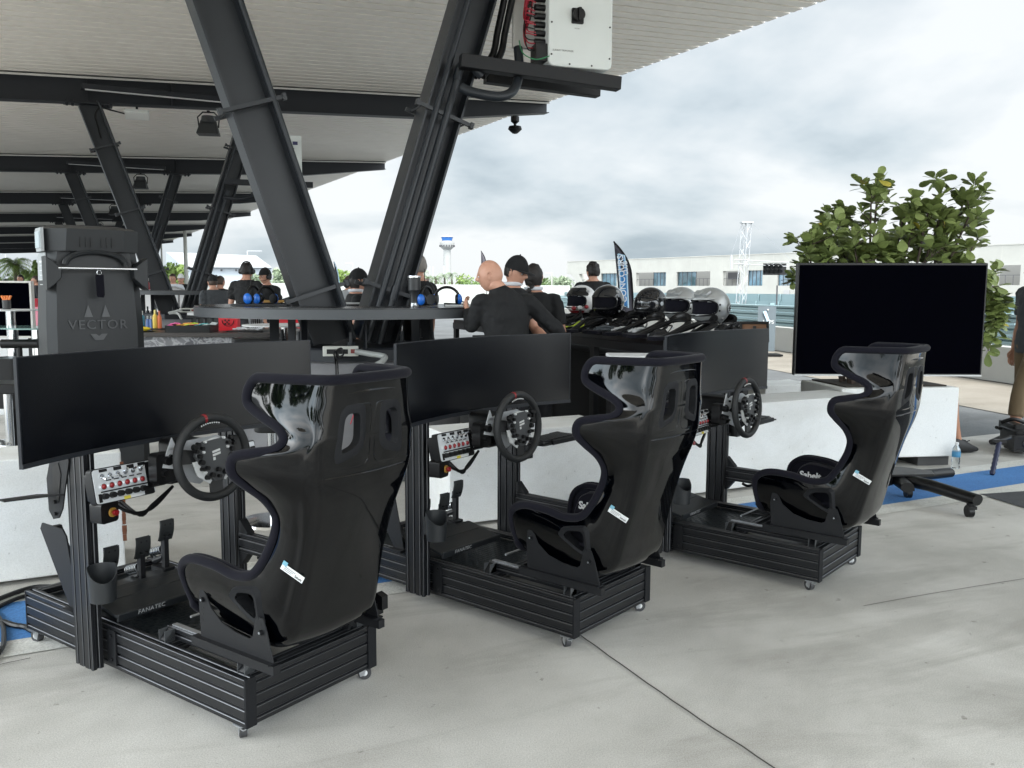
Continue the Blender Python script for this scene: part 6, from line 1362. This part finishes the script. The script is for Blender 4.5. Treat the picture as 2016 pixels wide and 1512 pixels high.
hipR={'elr':(.40,-.13,1.18),'wrr':(.22,-.02,.99)}
P_('bald man in a tight black shirt seen from behind, one hand on his hip',965,534,6.35,0,26,(SHB,PANT),dict(elr=(.44,-.06,1.16),wrr=(.20,.06,.98),ell=(-.23,.10,1.22),wrl=(-.20,.24,1.34),nek=(-.045,0,1.49),hd=(-.09,.03,1.60)),('none',HAIRG),sleeve='long',lean=.10,hyaw=52,hpitch=-10,collar=SHB,vox=.011)
t_,_,_=P_('young man in a black cap and white collar looking down beside the bald man',1016,528,7.1,0,-115,(SHB,PANT),dict(ell=(-.20,.10,1.14),wrl=(-.12,.26,1.05)),('short',HAIRD),cap=CAPB,hpitch=-16,hyaw=-6,collar=SHW,vox=.012)
P_('woman with dark braided hair and black shirt seen from behind',1051,540,7.5,0,-8,(SHB,PANT),dict(elr=(.26,-.02,1.10),wrr=(.20,.14,.95)),('braid',HAIRD),hyaw=-10,vox=.012,collar=SHW)
P_('young dark haired man in a black T-shirt standing beyond the helmets',1167,528,12.2,0,12,(SHB,PANT),None,('full',HAIRD),hyaw=18,vox=.014)
P_('woman in a black cap with a hair bun standing behind the near V column',706,549,8.8,0,-75,(SHB,PANT),None,('bun',HAIRD),cap=CAPB,vox=.014,collar=SHW)
P_('bearded man in a grey long sleeved shirt facing us between the near columns',686,553,15,0,172,(SHG,PANT),None,('short',HAIRB),sleeve='long',vox=.016)
P_('man with short grey hair half hidden by the near right column',818,516,8.0,0,62,(SHB,PANT),dict(ell=(-.22,.06,1.14),elr=(.24,.02,1.13)),('short',HAIRG),vox=.013)
P_('man in black with a black headset, seen from behind left of the near column',486,528,13.5,0,-14,(SHB,PANT),None,('short',HAIRD),headset=True,vox=.015)
P_('man in a black cap and headset facing us, standing by the near left column',522,540,14,0,150,(SHB,PANT),None,('short',HAIRD),cap=CAPB,headset=True,hyaw=-10,vox=.015)
P_('person in a dark grey shirt bending beside the second V column',418,552,15,0,40,(SHD,PANT),None,('short',HAIRB),cap=CAPB,lean=.12,vox=.016)
P_('person in black partly hidden behind the one in dark grey',434,552,16.5,0,-20,(SHB,PANT),None,('short',HAIRB),vox=.018)
P_('man in a white T-shirt facing us between the second pair of columns',340,545,23,0,176,(SHW,PANT),None,('short',HAIRB),vox=.02)
P_('man in a white cap and black T-shirt facing us between the second columns',356,546,24,0,190,(SHB,PANT),None,('short',HAIRD),cap=CAPW,vox=.02)
P_('person in a red shirt far off under the palm at the left',40,546,27,0,170,(SHR,PANT),None,('short',HAIRD),vox=.022)
P_('person in a black hoodie at the left edge of the dark machine',70,549,24,0,120,(SHB,PANT),None,('short',HAIRB),sleeve='long',vox=.02)
P_('man in a black T-shirt and khaki trousers walking at the right edge',2042,500,8.3,0,95,(SHD,KHA),dict(wrl=(-.25,.05,.86),ell=(-.25,-.05,1.12),wrr=(.24,.02,.86),anr=(.10,-.30,.12),knr=(.10,-.02,.50),anl=(-.1,.22,.08),knl=(-.1,.16,.50)),('short',HAIRD),skin=SKT,vox=.013,h=1.80)
# seated person behind the planter, only one lower leg shows
g_=gr(1893,893); tp=thing('person','person behind the white planter of whom only one bare shin and black shoe show','person',(g_.x,g_.y,0),R(-68))
m=MB(); kn=V((-.05,-.10,.50)); an=V((-.01,-.03,.09)); hp=V((-.35,-.45,.52))
m.tube(smooth_path([hp,kn],4),[.085]*4+[.06],12); m.tube(smooth_path([kn,kn.lerp(an,.35)+V((0,-.02,0)),an],5),[.050,.052,.054,.055,.054,.051,.046,.041,.036,.033,.031],14); 
eloft(m,[(hp+V((0,0,.0)),V((1,0,0)),V((0,1,0)),.16,.12),(hp+V((0,0,.25)),V((1,0,0)),V((0,1,0)),.15,.11),(hp+V((0,0,.45)),V((1,0,0)),V((0,1,0)),.16,.11),(hp+V((0,0,.52)),V((1,0,0)),V((0,1,0)),.07,.06)],16)
m.sph(hp+V((0,.02,.68)),(.075,.09,.11),18,14); v_,f_=bake(m,.012,3); mm=MB(); mm.add(v_,f_); mm.build('body',SKT,tp,smooth=60)
m=MB(); eloft(m,[(hp+V((0,0,-.05)),V((1,0,0)),V((0,1,0)),.18,.14),(hp+V((0,0,.25)),V((1,0,0)),V((0,1,0)),.17,.13),(hp+V((0,0,.46)),V((1,0,0)),V((0,1,0)),.175,.12)],16); m.build('shirt',SHD,tp)
m=MB(); a=an
eloft(m,[(a+V((0,-.07,.01)),V((1,0,0)),V((0,0,1)),.034,.04),(a+V((0,-.02,-.01)),V((1,0,0)),V((0,0,1)),.045,.07),(a+V((0,.07,-.03)),V((1,0,0)),V((0,0,1)),.048,.055),(a+V((0,.15,-.05)),V((1,0,0)),V((0,0,1)),.05,.035),(a+V((0,.21,-.06)),V((1,0,0)),V((0,0,1)),.034,.022)],16); sh=m.build('shoe',SHOE,tp,smooth=60)
m=MB(); m.tube([a+V((0,.04,.035)),a+V((.02,.06,.03)),a+V((0,.08,.012)),a+V((.03,.1,.03))],.004,5); m.build('shoe_lace',BLK,sh)
# cap logo + items on ring table
zT=1.318
def tp_(px,r_): # point on ring table along image column px; r_ = fraction from front
    o=fo(1); d=ray(px,610); 
    # intersect vertical plane with circle
    dx,dy=d.x/d.y,1; a=dx*dx+1; b=-2*(dx*o.x+o.y); c=o.x**2+o.y**2-1.18**2; D=max(0,b*b-4*a*c); y0=(-b-math.sqrt(D))/(2*a); y1=(-b+math.sqrt(D))/(2*a); y=y0+(y1-y0)*r_; return V((dx*y,y,zT))
p=tp_(816,.12); t=thing('tumbler','black steel tumbler standing on the ring table beside the near right column','tumbler',tuple(p))
m=MB(); m.lathe([(.030,0),(.032,.004),(.032,.03)],(0,0,0),24,0); m.lathe([(.032,.03),(.033,.10),(.046,.125)],(0,0,0),24,1); m.lathe([(.046,.125),(.047,.215)],(0,0,0),24,1); m.lathe([(.048,.215),(.049,.222),(.048,.229),(.02,.232)],(0,0,0),24,0); m.build('tumbler_body',[CHROME,mat('black tumbler paint',(.015,.016,.018),.4)],t)
def headset(c,rz,lab,colm=None,sc_=1.):
    t=thing('headset',lab,'headset',tuple(c),rz,'headsets on the ring table'); BH=colm or mat('blue headset cup',(.01,.12,.50),.3)
    m=MB(); m.tube([V((math.cos(a)*.10,0,math.sin(a)*.09+.06))*sc_ for a in [math.pi*j/14 for j in range(15)]],.011*sc_,8); m.build('headband',BLK,t)
    for s_ in(-1,1):
        m=MB(); m.sph(V((s_*.10,0,.055))*sc_,V((.024,.034,.042))*sc_,14,10); m.build('ear_cup',BH if s_<0 or colm is None else BLK,t); m=MB(); m.cyl(V((s_*.075,0,.055))*sc_,V((s_*.095,0,.055))*sc_,.04*sc_,n=16); m.build('ear_cushion',BLK,t)
    m=MB(); m.tube(smooth_path([V(q)*sc_ for q in((.11,.0,.04),(.16,.05,.02),(.10,.12,.015),(-.05,.10,.02))],4),.006,6); m.build('headset_cable',BLK,t)
headset(tp_(840,.14),R(70),'blue headset right beside the black steel tumbler'); headset(tp_(880,.3),R(-10),'blue and black headset lying left of the bald man'); headset(tp_(500,.35),R(80),'large blue headset at the left side of the ring table',None,1.0); headset(tp_(524,.4),R(60),'dark headset with blue cup right of the large blue headset',None,.95)
for px,r_,w_,lab,mt in((905,.15,.22,'white paper sheet lying at the right end of the ring table',WHT),(900,.3,.2,'black tablet beside the bald man on the ring table',BLK),(690,.7,.3,'white clipboard on the ring table between the near columns',WHT),(515,.25,.42,'flat black tray under the headsets on the ring table',BLK),(560,.6,.25,'black folder with yellow edge by the near left column',BLK)):
    p=tp_(px,r_); m=MB(); m.rbox(p+UZ*.008,(w_,.16,.012),.01); single('tray' if 'tray' in lab else 'flat_item',m,mt,lab,'tray' if 'tray' in lab else 'paper' if 'white' in lab else 'tablet')
p=tp_(545,.5); m=MB(); m.box(p+UZ*.03,(.2,.02,.02)); single('marker_pen',m,YEL,'yellow bar lying by the foot of the near left column','pen')
for x,y in((511,515),(636,0)):
    if y: m=MB(); m.tube([tp_(495,.35)+UZ*.05,at(492,515,6.8)],.003,5); single('radio_antenna',m,BLK,'thin radio antenna rising from the large blue headset','antenna')
m=MB(); m.tube([tp_(836,.2)+UZ*.02,at(836,530,6.6)],.003,5); single('radio_antenna',m,BLK,'thin radio antenna right of the black tumbler','antenna')
m=MB(); q=at(683,632,7.3); m.prism([(-.04,.06),(.04,.07),(.03,-.08),(-.0,-.11),(-.03,-.06)],q,(1,0,0),(0,0,1),.02); single('hanging_cloth',m,mat('blue cloth',(.02,.14,.5),.7),'blue and white cloth hanging under the ring table between the columns','cloth')

# ------------------------------------------------------------ dark machine with VECTOR
Ym=6.7; mp_=at(184,690,Ym); vm=thing('vector_machine','tall dark grey machine with a steel bar and VECTOR lettering at the left','machine',(mp_.x,mp_.y,0),R(38))
z=lambda py: at(184,py,Ym).z
DG=mat('dark moulded plastic',(.015,.017,.019),.45,0,.4,bump=(400,.15,.001)); LGP=mat('light grey side panel',(.34,.36,.37),.5)
def tap(m,secs,mi=0):  # stacked octagonal-ish sections: (z, w, d0(front), d1(back), chamfer)
    L=[]
    for zz_,w_,f_,b_,c_ in secs: L+=[V((-w_/2+c_,-f_,zz_)),V((w_/2-c_,-f_,zz_)),V((w_/2,-f_+c_,zz_)),V((w_/2,b_,zz_)),V((-w_/2,b_,zz_)),V((-w_/2,-f_+c_,zz_))]
    k_=len(secs); F=[(i*6+j,i*6+(j+1)%6,(i+1)*6+(j+1)%6,(i+1)*6+j) for i in range(k_-1) for j in range(6)]+[tuple(range(6))[::-1],tuple(range((k_-1)*6,k_*6))]; m.add(L,F,mi)
wB=.70
m=MB(); tap(m,[(0,wB,.20,.22,.06),(z(640),wB-.02,.19,.2,.06),(z(520),wB-.06,.17,.18,.06),(z(497),wB-.08,.165,.17,.06)]); vb=m.build('machine_body',DG,vm,smooth=20)
m=MB(); tap(m,[(z(497),wB-.05,.23,.17,.12),(z(455),wB-.03,.25,.18,.14),(z(449),wB-.10,.18,.14,.14),(z(446),wB-.25,.08,.08,.05)]); m.build('machine_head',DG,vm,smooth=20)
for k in(-3,-2,-1,1,2,3):
    m=MB(); m.box((k*.036,-.246,z(480)),(.004,.008,.075)); m.build('head_slot',BLK,vm,smooth=0)
m=MB(); m.tube([(math.cos(a)*.21,-.215,z(497)-.10+math.sin(a)*.10) for a in [math.pi*j/16 for j in range(17)]],.022,8); m.build('brow_arch',DG,vm)
for s_ in(-1,1):
    m=MB(); m.prism([(0,.09),(.05,.13),(.05,-.12),(.0,-.08),(-.05,-.03),(-.055,.04)],(s_*.30,-.21,z(541)),(s_,0,0),(0,0,1),.16); m.build('bar_bracket',DG,vm,smooth=20,bevel=.006)
m=MB(); m.cyl((-.27,-.285,z(530)),(.27,-.285,z(530)),.0095,n=16); m.build('steel_bar',CHROME,vm)
m=MB(); m.tube([( .0+.016*math.cos(a),-.297,z(530)-.03+.016*math.sin(a)) for a in [2*math.pi*j/16 for j in range(16)]],.003,6,closed=True); m.build('strap_ring',CHROME,vm); m=MB(); m.prism([(-.028,0),(.028,0),(.03,-.15),(.02,-.17),(-.02,-.165),(-.026,-.15)],(.002,-.292,z(530)-.045),(1,0,0),(0,0,1),.012); m.build('strap_loop',FAB,vm)
m=MB(); L=[V((-wB/2-.002,-.13,0)),V((-wB/2-.002,.22,0)),V((-wB/2+.035,.18,z(500))),V((-wB/2+.035,-.11,z(500)))]; L2=[p+V((-.006,0,0)) for p in L]; m.add(L+L2,[(0,1,2,3),(7,6,5,4),(0,4,5,1),(1,5,6,2),(2,6,7,3),(3,7,4,0)]); sp_=m.build('side_panel',LGP,vm,smooth=0)
def sidep(u_,zz_): return V((-wB/2-.009+.037*zz_/z(500),-.12+.30*u_,zz_))
m=MB()
for k in range(9): a,b=sidep(.08,z(515)-.035*k),sidep(.75,z(515)-.035*k); m.add([a,b,b-UZ*(.014 if k in(0,) else .005),a-UZ*(.014 if k==0 else .005)],[(0,1,2,3)],1 if k in(6,7) else 0)
m.build('panel_print',[WHT,MT['red plastic']],sp_,smooth=0)
m=MB(); a0,a1=sidep(-.0,z(455)),sidep(.8,z(498)); m.box((-wB/2+.01,-.05,z(476)),(.02,.20,.17),0); m.box((-wB/2-.003,-.05,z(476)),(.012,.15,.12),1); m.build('control_display',[LGP,mat('pale display',(.45,.52,.55),.3)],vm,smooth=0)
m=MB(); 
for (x,zz_) in((-.065,z(611)),(.055,z(611))): m=MB(); m.add([V((x-.03,-.2,zz_-.045)),V((x+.03,-.2,zz_-.045)),V((x,-.198,zz_+.045))],[(0,1,2)]); m.build('emblem',mat('grey emblem',(.06,.063,.067),.4),vb,smooth=0)
m=MB()
m.add([V((x,-.205,zz_)) for x,zz_ in((-.06,z(655)),(-.02,z(655)),(0,z(659)),(.02,z(655)),(.06,z(655)),(.03,z(667)),(-.03,z(667)))],[tuple(range(7))]); 
m.build('emblem',mat('grey emblem',(.06,.063,.067),.4),vb,smooth=0)
m=MB(); m.text('VECTOR',.098,M4.Translation((0,-.203,z(638)))@rx(R(90)).to_4x4(),0,sp=1.15,ext=.002); m.build('machine_lettering',mat('faint grey lettering',(.05,.053,.057),.4),vb)

# ------------------------------------------------------------ bar counter with small things
MAR=bpy.data.materials.new('grey veined marble'); MAR.use_nodes=True
t_=MAR.node_tree; b_=t_.nodes['Principled BSDF']; b_.inputs['Roughness'].default_value=.3; tn_=t_.nodes.new('ShaderNodeTexCoord'); w1=t_.nodes.new('ShaderNodeTexNoise'); w1.inputs['Scale'].default_value=5; w1.inputs['Detail'].default_value=9; w1.inputs['Distortion'].default_value=2.2; t_.links.new(tn_.outputs['Object'],w1.inputs['Vector']); r1=t_.nodes.new('ShaderNodeValToRGB'); t_.links.new(w1.outputs[0],r1.inputs[0]); e=r1.color_ramp.elements; e[0].position=.40; e[0].color=(.09,.09,.10,1); e[1].position=.56; e[1].color=(.16,.16,.17,1); q=r1.color_ramp.elements.new(.48); q.color=(.42,.42,.43,1); t_.links.new(r1.outputs[0],b_.inputs['Base Color'])
Yb=9.2; L0,L1=at(225,655,Yb),at(558,656,Yb); zbT=at(400,655,Yb).z
bc=thing('bar_counter','low bar counter with grey marbled front and dark top behind the nearest monitor','bar counter',(0,0,0)); cB=(L0+L1)/2; bc.location=(cB.x,cB.y,0); bc.matrix_basis=M4.Translation((cB.x,cB.y,0)); wBc=L1.x-L0.x
m=MB(); m.bx(-wBc/2,wBc/2,.0,.85,0,zbT-.04); m.build('marble_front',MAR,bc,smooth=0); m=MB(); m.bx(-wBc/2-.03,wBc/2+.03,-.04,1.15,zbT-.045,zbT); m.build('counter_top',mat('dark brown worktop',(.045,.038,.034),.4),bc,smooth=0,bevel=.004)
def bp_(px,dy=.2): Y=Yb+dy; p=at(px,640,Y); return V((p.x,Y,zbT))
def bottle(px,pyt,wpx,lab,c,cc,dy=.75):
    p=bp_(px,dy); h_=at(px,pyt,Yb+dy).z-zbT; r_=wpx*(Yb+dy)/1706/2; t=thing('bottle',lab,'bottle',tuple(p),0,'bottles on the bar counter'); m=MB(); m.lathe([(r_*.95,0),(r_,.01),(r_,h_*.6),(r_*.8,h_*.72),(r_*.4,h_*.78)],(0,0,0),16); m.build('bottle_body',c,t); m=MB(); m.lathe([(r_*.42,h_*.78),(r_*.42,h_)],(0,0,0),12); m.build('bottle_cap',cc,t)
CB=lambda n,c:mat(n,c,.4)
bottle(280,612,11,'teal bottle with white pump, leftmost on the bar',CB('teal',(.03,.20,.28)),WHT); bottle(291,622,7,'small blue white can left of the second small can',CB('blue can',(.12,.20,.45)),WHT); bottle(298,622,7,'small blue white can next to the yellow bottle',CB('blue can',(.12,.20,.45)),WHT); bottle(306,610,10,'yellow sunscreen bottle on the bar',CB('yellow bottle',(.70,.50,.08)),CB('yellow cap',(.7,.6,.2))); bottle(314.5,612,8,'orange and teal spray can right of the yellow bottle',CB('orange can',(.65,.16,.05)),CB('orange cap',(.7,.2,.1)))
m=MB(); p=bp_(296,.72); m.rbox(p+UZ*.006,(.34,.2,.012),.02); single('tray',m,BLK,'black tray under the row of bottles','tray')
tb=thing('snack_box','open black box filled with bright coloured packets on the bar','box',tuple(bp_(378,.12)),R(0))
m=MB(); w_,d_,h_=.47,.26,.075
for c_,s_ in(((0,-d_/2,h_/2),(w_,.008,h_)),((0,d_/2,h_/2),(w_,.008,h_)),((-w_/2,0,h_/2),(.008,d_+.008,h_)),((w_/2,0,h_/2),(.008,d_+.008,h_)),((0,0,.006),(w_,d_,.008))): m.box(c_,s_)
m.build('box_case',BLK,tb,smooth=0)
cols=[(.75,.12,.35),(.75,.12,.35),(.85,.40,.05),(.85,.40,.05),(.45,.70,.05),(.75,.08,.08),(.15,.55,.55),(.15,.55,.55),(.6,.65,.66)]
for i in range(9):
    for j in range(2):
        m=MB(); m.box((-.2+i*.05,-.06+j*.12,h_+.005),(.062,.13,.006),0,rz_(random.uniform(-.25,.25))@ry(random.uniform(-.2,.2))@rx(random.uniform(-.3,.3))); m.build('packet',mat('packet %d'%i,cols[i],.5),tb,smooth=0)
m=MB(); p=bp_(278,.15); m.tube(smooth_path([p+V((-.10,0,.03)),p+V((0,-.03,.03)),p+V((.10,0,.035))],5),[.012,.02,.024,.026,.027,.027,.026,.024,.02,.014,.008],8); single('banana',m,CB('banana yellow',(.80,.60,.04)),'yellow banana on a dark plate at the left end of the bar','banana')
m=MB(); m.lathe([(.12,0),(.15,.012)],p,24); single('plate',m,BLK,'dark plate under the banana','plate')
tt=thing('cutlery_tray','black tray heaped with silver wrapped bars near the right end of the bar','tray',tuple(bp_(488,.25))); m=MB(); m.rbox((0,0,.008),(.40,.26,.016),.02); m.build('tray_plate',BLK,tt)
for k in range(22): m=MB(); m.box((random.uniform(-.15,.15),random.uniform(-.08,.08),.025+random.uniform(0,.02)),(.07,.018,.010),0,rz_(random.uniform(-1,1))); m.build('wrapped_bar',SILV if k%2 else WHT,tt,smooth=0)
tr2=thing('red_bag','red shopping bag with black chequered crest standing on the bar','bag',tuple(bp_(452,.55))); hb_=at(452,618,Yb+.55).z-zbT; m=MB(); m.bx(-.105,.105,-.05,.05,0,hb_); m.build('bag_body',CB('bright red paper',(.62,.01,.02)),tr2,smooth=0)
m=MB(); zc_=hb_*.62; m.tube([(.065*math.cos(a),-.054,zc_+.065*math.sin(a)) for a in [math.pi+math.pi*j/14 for j in range(15)]],.004,5)
for i in range(3):
    for j in range(3):
        if (i+j)%2==0: m.box((-.03+i*.02,-.053,zc_+.0-j*.02),(.018,.003,.018))
m.build('bag_crest',BLK,tr2)
t=thing('slatted_cup','dark ribbed metal basket with vertical slats on the bar','basket',tuple(bp_(504,.75))); m=MB()
for k in range(20): a=2*math.pi*k/20; m.cyl((.07*math.cos(a),.06*math.sin(a),0),(.085*math.cos(a),.075*math.sin(a),.20),.004,n=5)
m.build('basket_slat',ZINC,t); m=MB(); m.cyl((0,0,0),(0,0,.19),.055,.065); m.build('basket_liner',BLK,t)
t=thing('paper_stack','stack of white paper on a black stand on the bar','paper stack',tuple(bp_(402,.85))); m=MB(); m.bx(-.17,.17,-.1,.1,.13,.16); m.build('stand_board',BLK,t); m=MB(); m.bx(-.16,.16,-.09,.09,.161,.19); m.build('paper_sheets',WHT,t); 
for sx in(-.12,-.04,.04,.12): m=MB(); m.bx(sx-.012,sx+.012,-.05,.05,0,.13); m.build('stand_leg',BLK,t)
m=MB(); p=bp_(352,.9); m.rbox(p+UZ*.03,(.17,.06,.03),.01); single('wooden_brush',m,CB('orange wood',(.45,.20,.10)),'orange brown wooden block behind the snack box','wooden block')
m=MB(); m.tube(smooth_path([at(332,616,14.8),at(345,613,14.8),at(358,610,14.8)],4),.02,8); m.tube(smooth_path([at(333,617,14.8),at(350,617,14.8),at(357,628,14.7)],4),.02,8); single('flexible_conduit',m,MT['grey conduit'],'grey curved conduit on the far pedestal above the snack box','conduit')
# white round tables / stools behind
def stool(px,py,Y,lab,seatm,r_=.2,base=True,zs=None):
    p=at(px,py,Y); t=thing('bar_stool',lab,'stool',(p.x,p.y,0),0,'chrome bar stools and tables'); m=MB(); m.rbox((0,0,p.z),(r_*2,r_*1.7,.07),.06); m.build('stool_seat',seatm,t,bevel=.01); m=MB(); m.cyl((0,0,.02),(0,0,p.z-.03),.028,n=16); m.build('stool_stem',CHROME,t); m=MB(); m.lathe([(.21,0),(.20,.015),(.05,.04)],(0,0,0),28); m.build('stool_base',CHROME,t)
    m=MB(); m.tube([(.15*math.cos(a),.15*math.sin(a)-.05,.32) for a in [math.pi+math.pi*j/12 for j in range(13)]],.011,8); m.build('foot_rest',CHROME,t)
stool(504,672,8.4,'black stool with low backrest before the marble bar front',BLK)
stool(14,762,6.1,'chrome stool with dark seat at the left edge beside the nearest monitor',BLK,.17); stool(535,838,5.3,'chrome stool with dark ring seen under the nearest monitor by the wheel',BLK,.10)
def htable(px,py,Y,r_,lab,top):
    p=at(px,py,Y); t=thing('high_table',lab,'table',(p.x,p.y,0),0,'chrome high tables'); m=MB(); m.lathe([(r_,0),(r_,.012)],(0,0,p.z-.012),40); m.build('table_top',top,t); m=MB(); m.cyl((0,0,0),(0,0,p.z-.013),.04,n=18); m.build('table_stem',CHROME,t); m=MB(); m.lathe([(.25,0),(.24,.02),(.05,.05)],(0,0,0),30); m.build('table_base',CHROME,t)
    return p
GT=mat('green edged glass',(.35,.55,.52),.05,trans=.6); 
p=htable(20,609,8.0,.26,'high round white topped table with the brush cup at the left edge',WHT); htable(72,644,7.0,.24,'chrome high glass table half hidden by the dark machine',GT); htable(25,643,7.4,.28,'lower glass shelf table at the left edge',GT); htable(560,639,8.9,.42,'round white table seen under the ring table',WHT)
cp_=thing('brush_cup','dark cup holding orange handled brushes on the white table at the left','cup',tuple(p+V((-.03,0,0)))); m=MB(); m.lathe([(.034,0),(.036,.085)],(0,0,0),20); m.build('cup_body',CB('dark cup',(.04,.04,.042)),cp_)
for k in range(4): m=MB(); x=(-.03+.02*k); m.tube([(x*.5,0,.06),(x*1.4,.0,.125)],[.007,.011],8); m.build('orange_brush',CB('orange handle',(.75,.22,.05)),cp_)
t=thing('display_screen','big dark screen in a pale frame behind the cup of orange brushes','screen',tuple(at(20,660,9.3))); a,b=at(-40,605,9.3),at(66,605,9.3); w_=b.x-a.x; zt_,zb_=at(20,553,9.3).z,at(20,665,9.3).z
t.location=((a.x+b.x)/2,9.3,0); t.matrix_basis=M4.Translation(t.location); m=MB(); m.ring([(w_/2,zt_),(-w_/2,zt_),(-w_/2,zb_),(w_/2,zb_)],[(w_/2-.02,zt_-.02),(-w_/2+.02,zt_-.02),(-w_/2+.02,zb_+.02),(w_/2-.02,zb_+.02)],(0,0,0),(1,0,0),(0,0,1),.06); m.build('screen_frame',FLASH,t,smooth=0); m=MB(); m.bx(-w_/2+.02,w_/2-.02,-.01,.02,zb_+.02,zt_-.02); m.build('screen_panel',SCRG,t,smooth=0)
for sx in(-1,1): m=MB(); m.bx(sx*w_*.4-.02,sx*w_*.4+.02,.0,.05,0,zb_); m.build('screen_leg',STEELB,t,smooth=0)
m=MB(); p=at(38,677,6.9); m.cyl(p+V((-.14,0,0)),p+V((.14,.03,0)),.036,n=18); m.cyl((p.x,p.y,0),(p.x,p.y,p.z-.03),.02); single('bolster_stand',m,BLK,'black padded roller on a post beside the dark machine','roller')
t=thing('white_cabinet','white cabinet standing behind the stools at the left edge','cabinet',tuple(V((at(35,680,9.8).x,9.8,0)))); m=MB(); m.bx(-.6,.45,0,.5,0,at(35,657,9.8).z); m.build('cabinet_body',WHT,t,smooth=0,bevel=.01)
m=MB(); p=at(20,728,7.0); m.rbox(V((p.x,p.y,p.z-.1)),(.25,.3,.4),.05); m.cyl((p.x,p.y,0),(p.x,p.y,p.z-.3),.03); single('folding_chair',m,BLK,'dark chair back at the left edge behind the nearest monitor','chair')
# pink and red crates, race car parts behind the machine
for (px,py,Y,w_,h_,c,lab) in((70,628,11,.28,.25,(.70,.25,.33),'pink storage tub at the left edge of the dark machine'),(70,600,12,.2,.12,(.5,.02,.04),'red box above the pink tub left of the dark machine'),):
    p=at(px,py,Y); t=thing('storage_tub',lab,'tub',(p.x,p.y,p.z-h_/2),0); m=MB(); m.rbox((0,0,h_/2),(w_,.3,h_),.04); m.build('tub_body',CB('tub'+lab[:4],c),t,bevel=.01); m=MB(); m.rbox((0,0,h_+.012),(w_+.03,.33,.024),.04); m.build('tub_lid',CB('tub'+lab[:4],c),t); m=MB(); m.bx(-.08,.08,-.1,.1,-(p.z-h_/2),-.0); m.build('tub_stand',STEELB,t,smooth=0)
p=at(290,572,14.9); t=thing('fire_extinguisher','red cylinder with pale head standing on the far ring table at the left column','extinguisher',(p.x,p.y,1.43)); m=MB(); m.lathe([(.04,0),(.045,.01),(.045,.11),(.02,.14)],(0,0,0),18); m.build('cylinder_body',MT['red plastic'],t); m=MB(); m.lathe([(.022,.14),(.03,.15),(.03,.19),(.01,.2)],(0,0,0),12); m.build('cylinder_head',WHT,t)
t=thing('formula_car','red racing car nose parked behind the far ring table','racing car',tuple(V((at(410,600,19).x,19,0))),R(25)); m=MB(); eloft(m,[(V((-1.3,0,.35)),V((0,1,0)),UZ,.05,.04),(V((-.6,0,.45)),V((0,1,0)),UZ,.16,.12),(V((.2,0,.60)),V((0,1,0)),UZ,.32,.24),(V((1.0,0,.75)),V((0,1,0)),UZ,.36,.30),(V((2.0,0,.6)),V((0,1,0)),UZ,.3,.25)],18); m.build('car_body',CB('race red',(.60,.01,.02)),t); m=MB(); m.bx(-1.45,-1.1,-.85,.85,.14,.17); m.build('front_wing',CB('race red',(.6,.01,.02)),t)
for x in(-.7,1.6):
    for y in(-.75,.75): m=MB(); m.cyl((x,y-.14,.32),(x,y+.14,.32),.32,n=28); m.build('car_wheel',RUB,t)
t=thing('white_van_roof','white racing car with black trim parked beyond the far ring table, at the left','racing car',tuple(V((at(275,590,20).x,20,0))),R(10)); m=MB(); eloft(m,[(V((-2.0,0,.55)),V((0,1,0)),UZ,.6,.15),(V((-1.0,0,.75)),V((0,1,0)),UZ,.85,.35),(V((-.2,0,.95)),V((0,1,0)),UZ,.8,.55),(V((.8,0,.95)),V((0,1,0)),UZ,.8,.55),(V((1.9,0,.75)),V((0,1,0)),UZ,.8,.35)],20); m.build('car_body',WHTG,t)
for x in(-1.3,1.2):
    for y in(-.85,.85): m=MB(); m.cyl((x,y-.1,.33),(x,y+.1,.33),.33,n=28); m.build('car_wheel',RUB,t)
t.name='race_car'
# black cables on floor at the left
def cable(pts,r_,lab): m=MB(); m.tube(smooth_path([V((p.x,p.y,r_+.006)) if not isinstance(p,tuple) else V(p) for p in pts],7),r_,8); single('floor_cable',m,BLK,lab,'cable')
cable([gr(-60,1215),gr(-10,1190),gr(60,1165),gr(110,1162),gr(160,1160)],.012,'thick black cable lying beside the barrier behind the nearest rig front')
cable([gr(-60,1230),gr(0,1200),gr(50,1180),gr(120,1172),gr(170,1170)],.010,'second black cable running next to the thick one at the barrier foot')
cable([gr(-20,1200),gr(3,1232),gr(8,1265),gr(0,1290),gr(-30,1310)],.010,'black cable loop crossing the blue stripe at the left edge')
cable([gr(8,1232)]+[gr(20+8*k,1236+k*2.2+random.uniform(-2,2)) for k in range(8)],.012,'frayed black cable leading under the nearest rig across the blue stripe')
m=MB(); m.tube(smooth_path([at(690,835,5.2),at(697,815,5.2),at(706,800,5.2)],4),.004,6); single('thin_red_cable',m,MT['red cable'],'thin red cable seen through the belt slot of the nearest seat','cable')

# ------------------------------------------------------------ what stands behind the camera (seen only as reflections)
cr_m=MB()
for k in range(14):
    a=R(150+k*12); p=V((math.sin(a)*34,math.cos(a)*34,0)); h_=random.uniform(4.5,8); foliage(cr_m,(p.x,p.y,h_*.58),(3.6,3.6,h_*.42),900,.38,0,k); cr_m.tube([p,p+V((.1,0,h_*.5))],[.25,.12],6)
o_=cr_m.build('tree_belt',TG[1],None,world=True,smooth=0); tag(o_,'belt of green trees beyond the paddock behind the photographer','trees',None,'stuff')
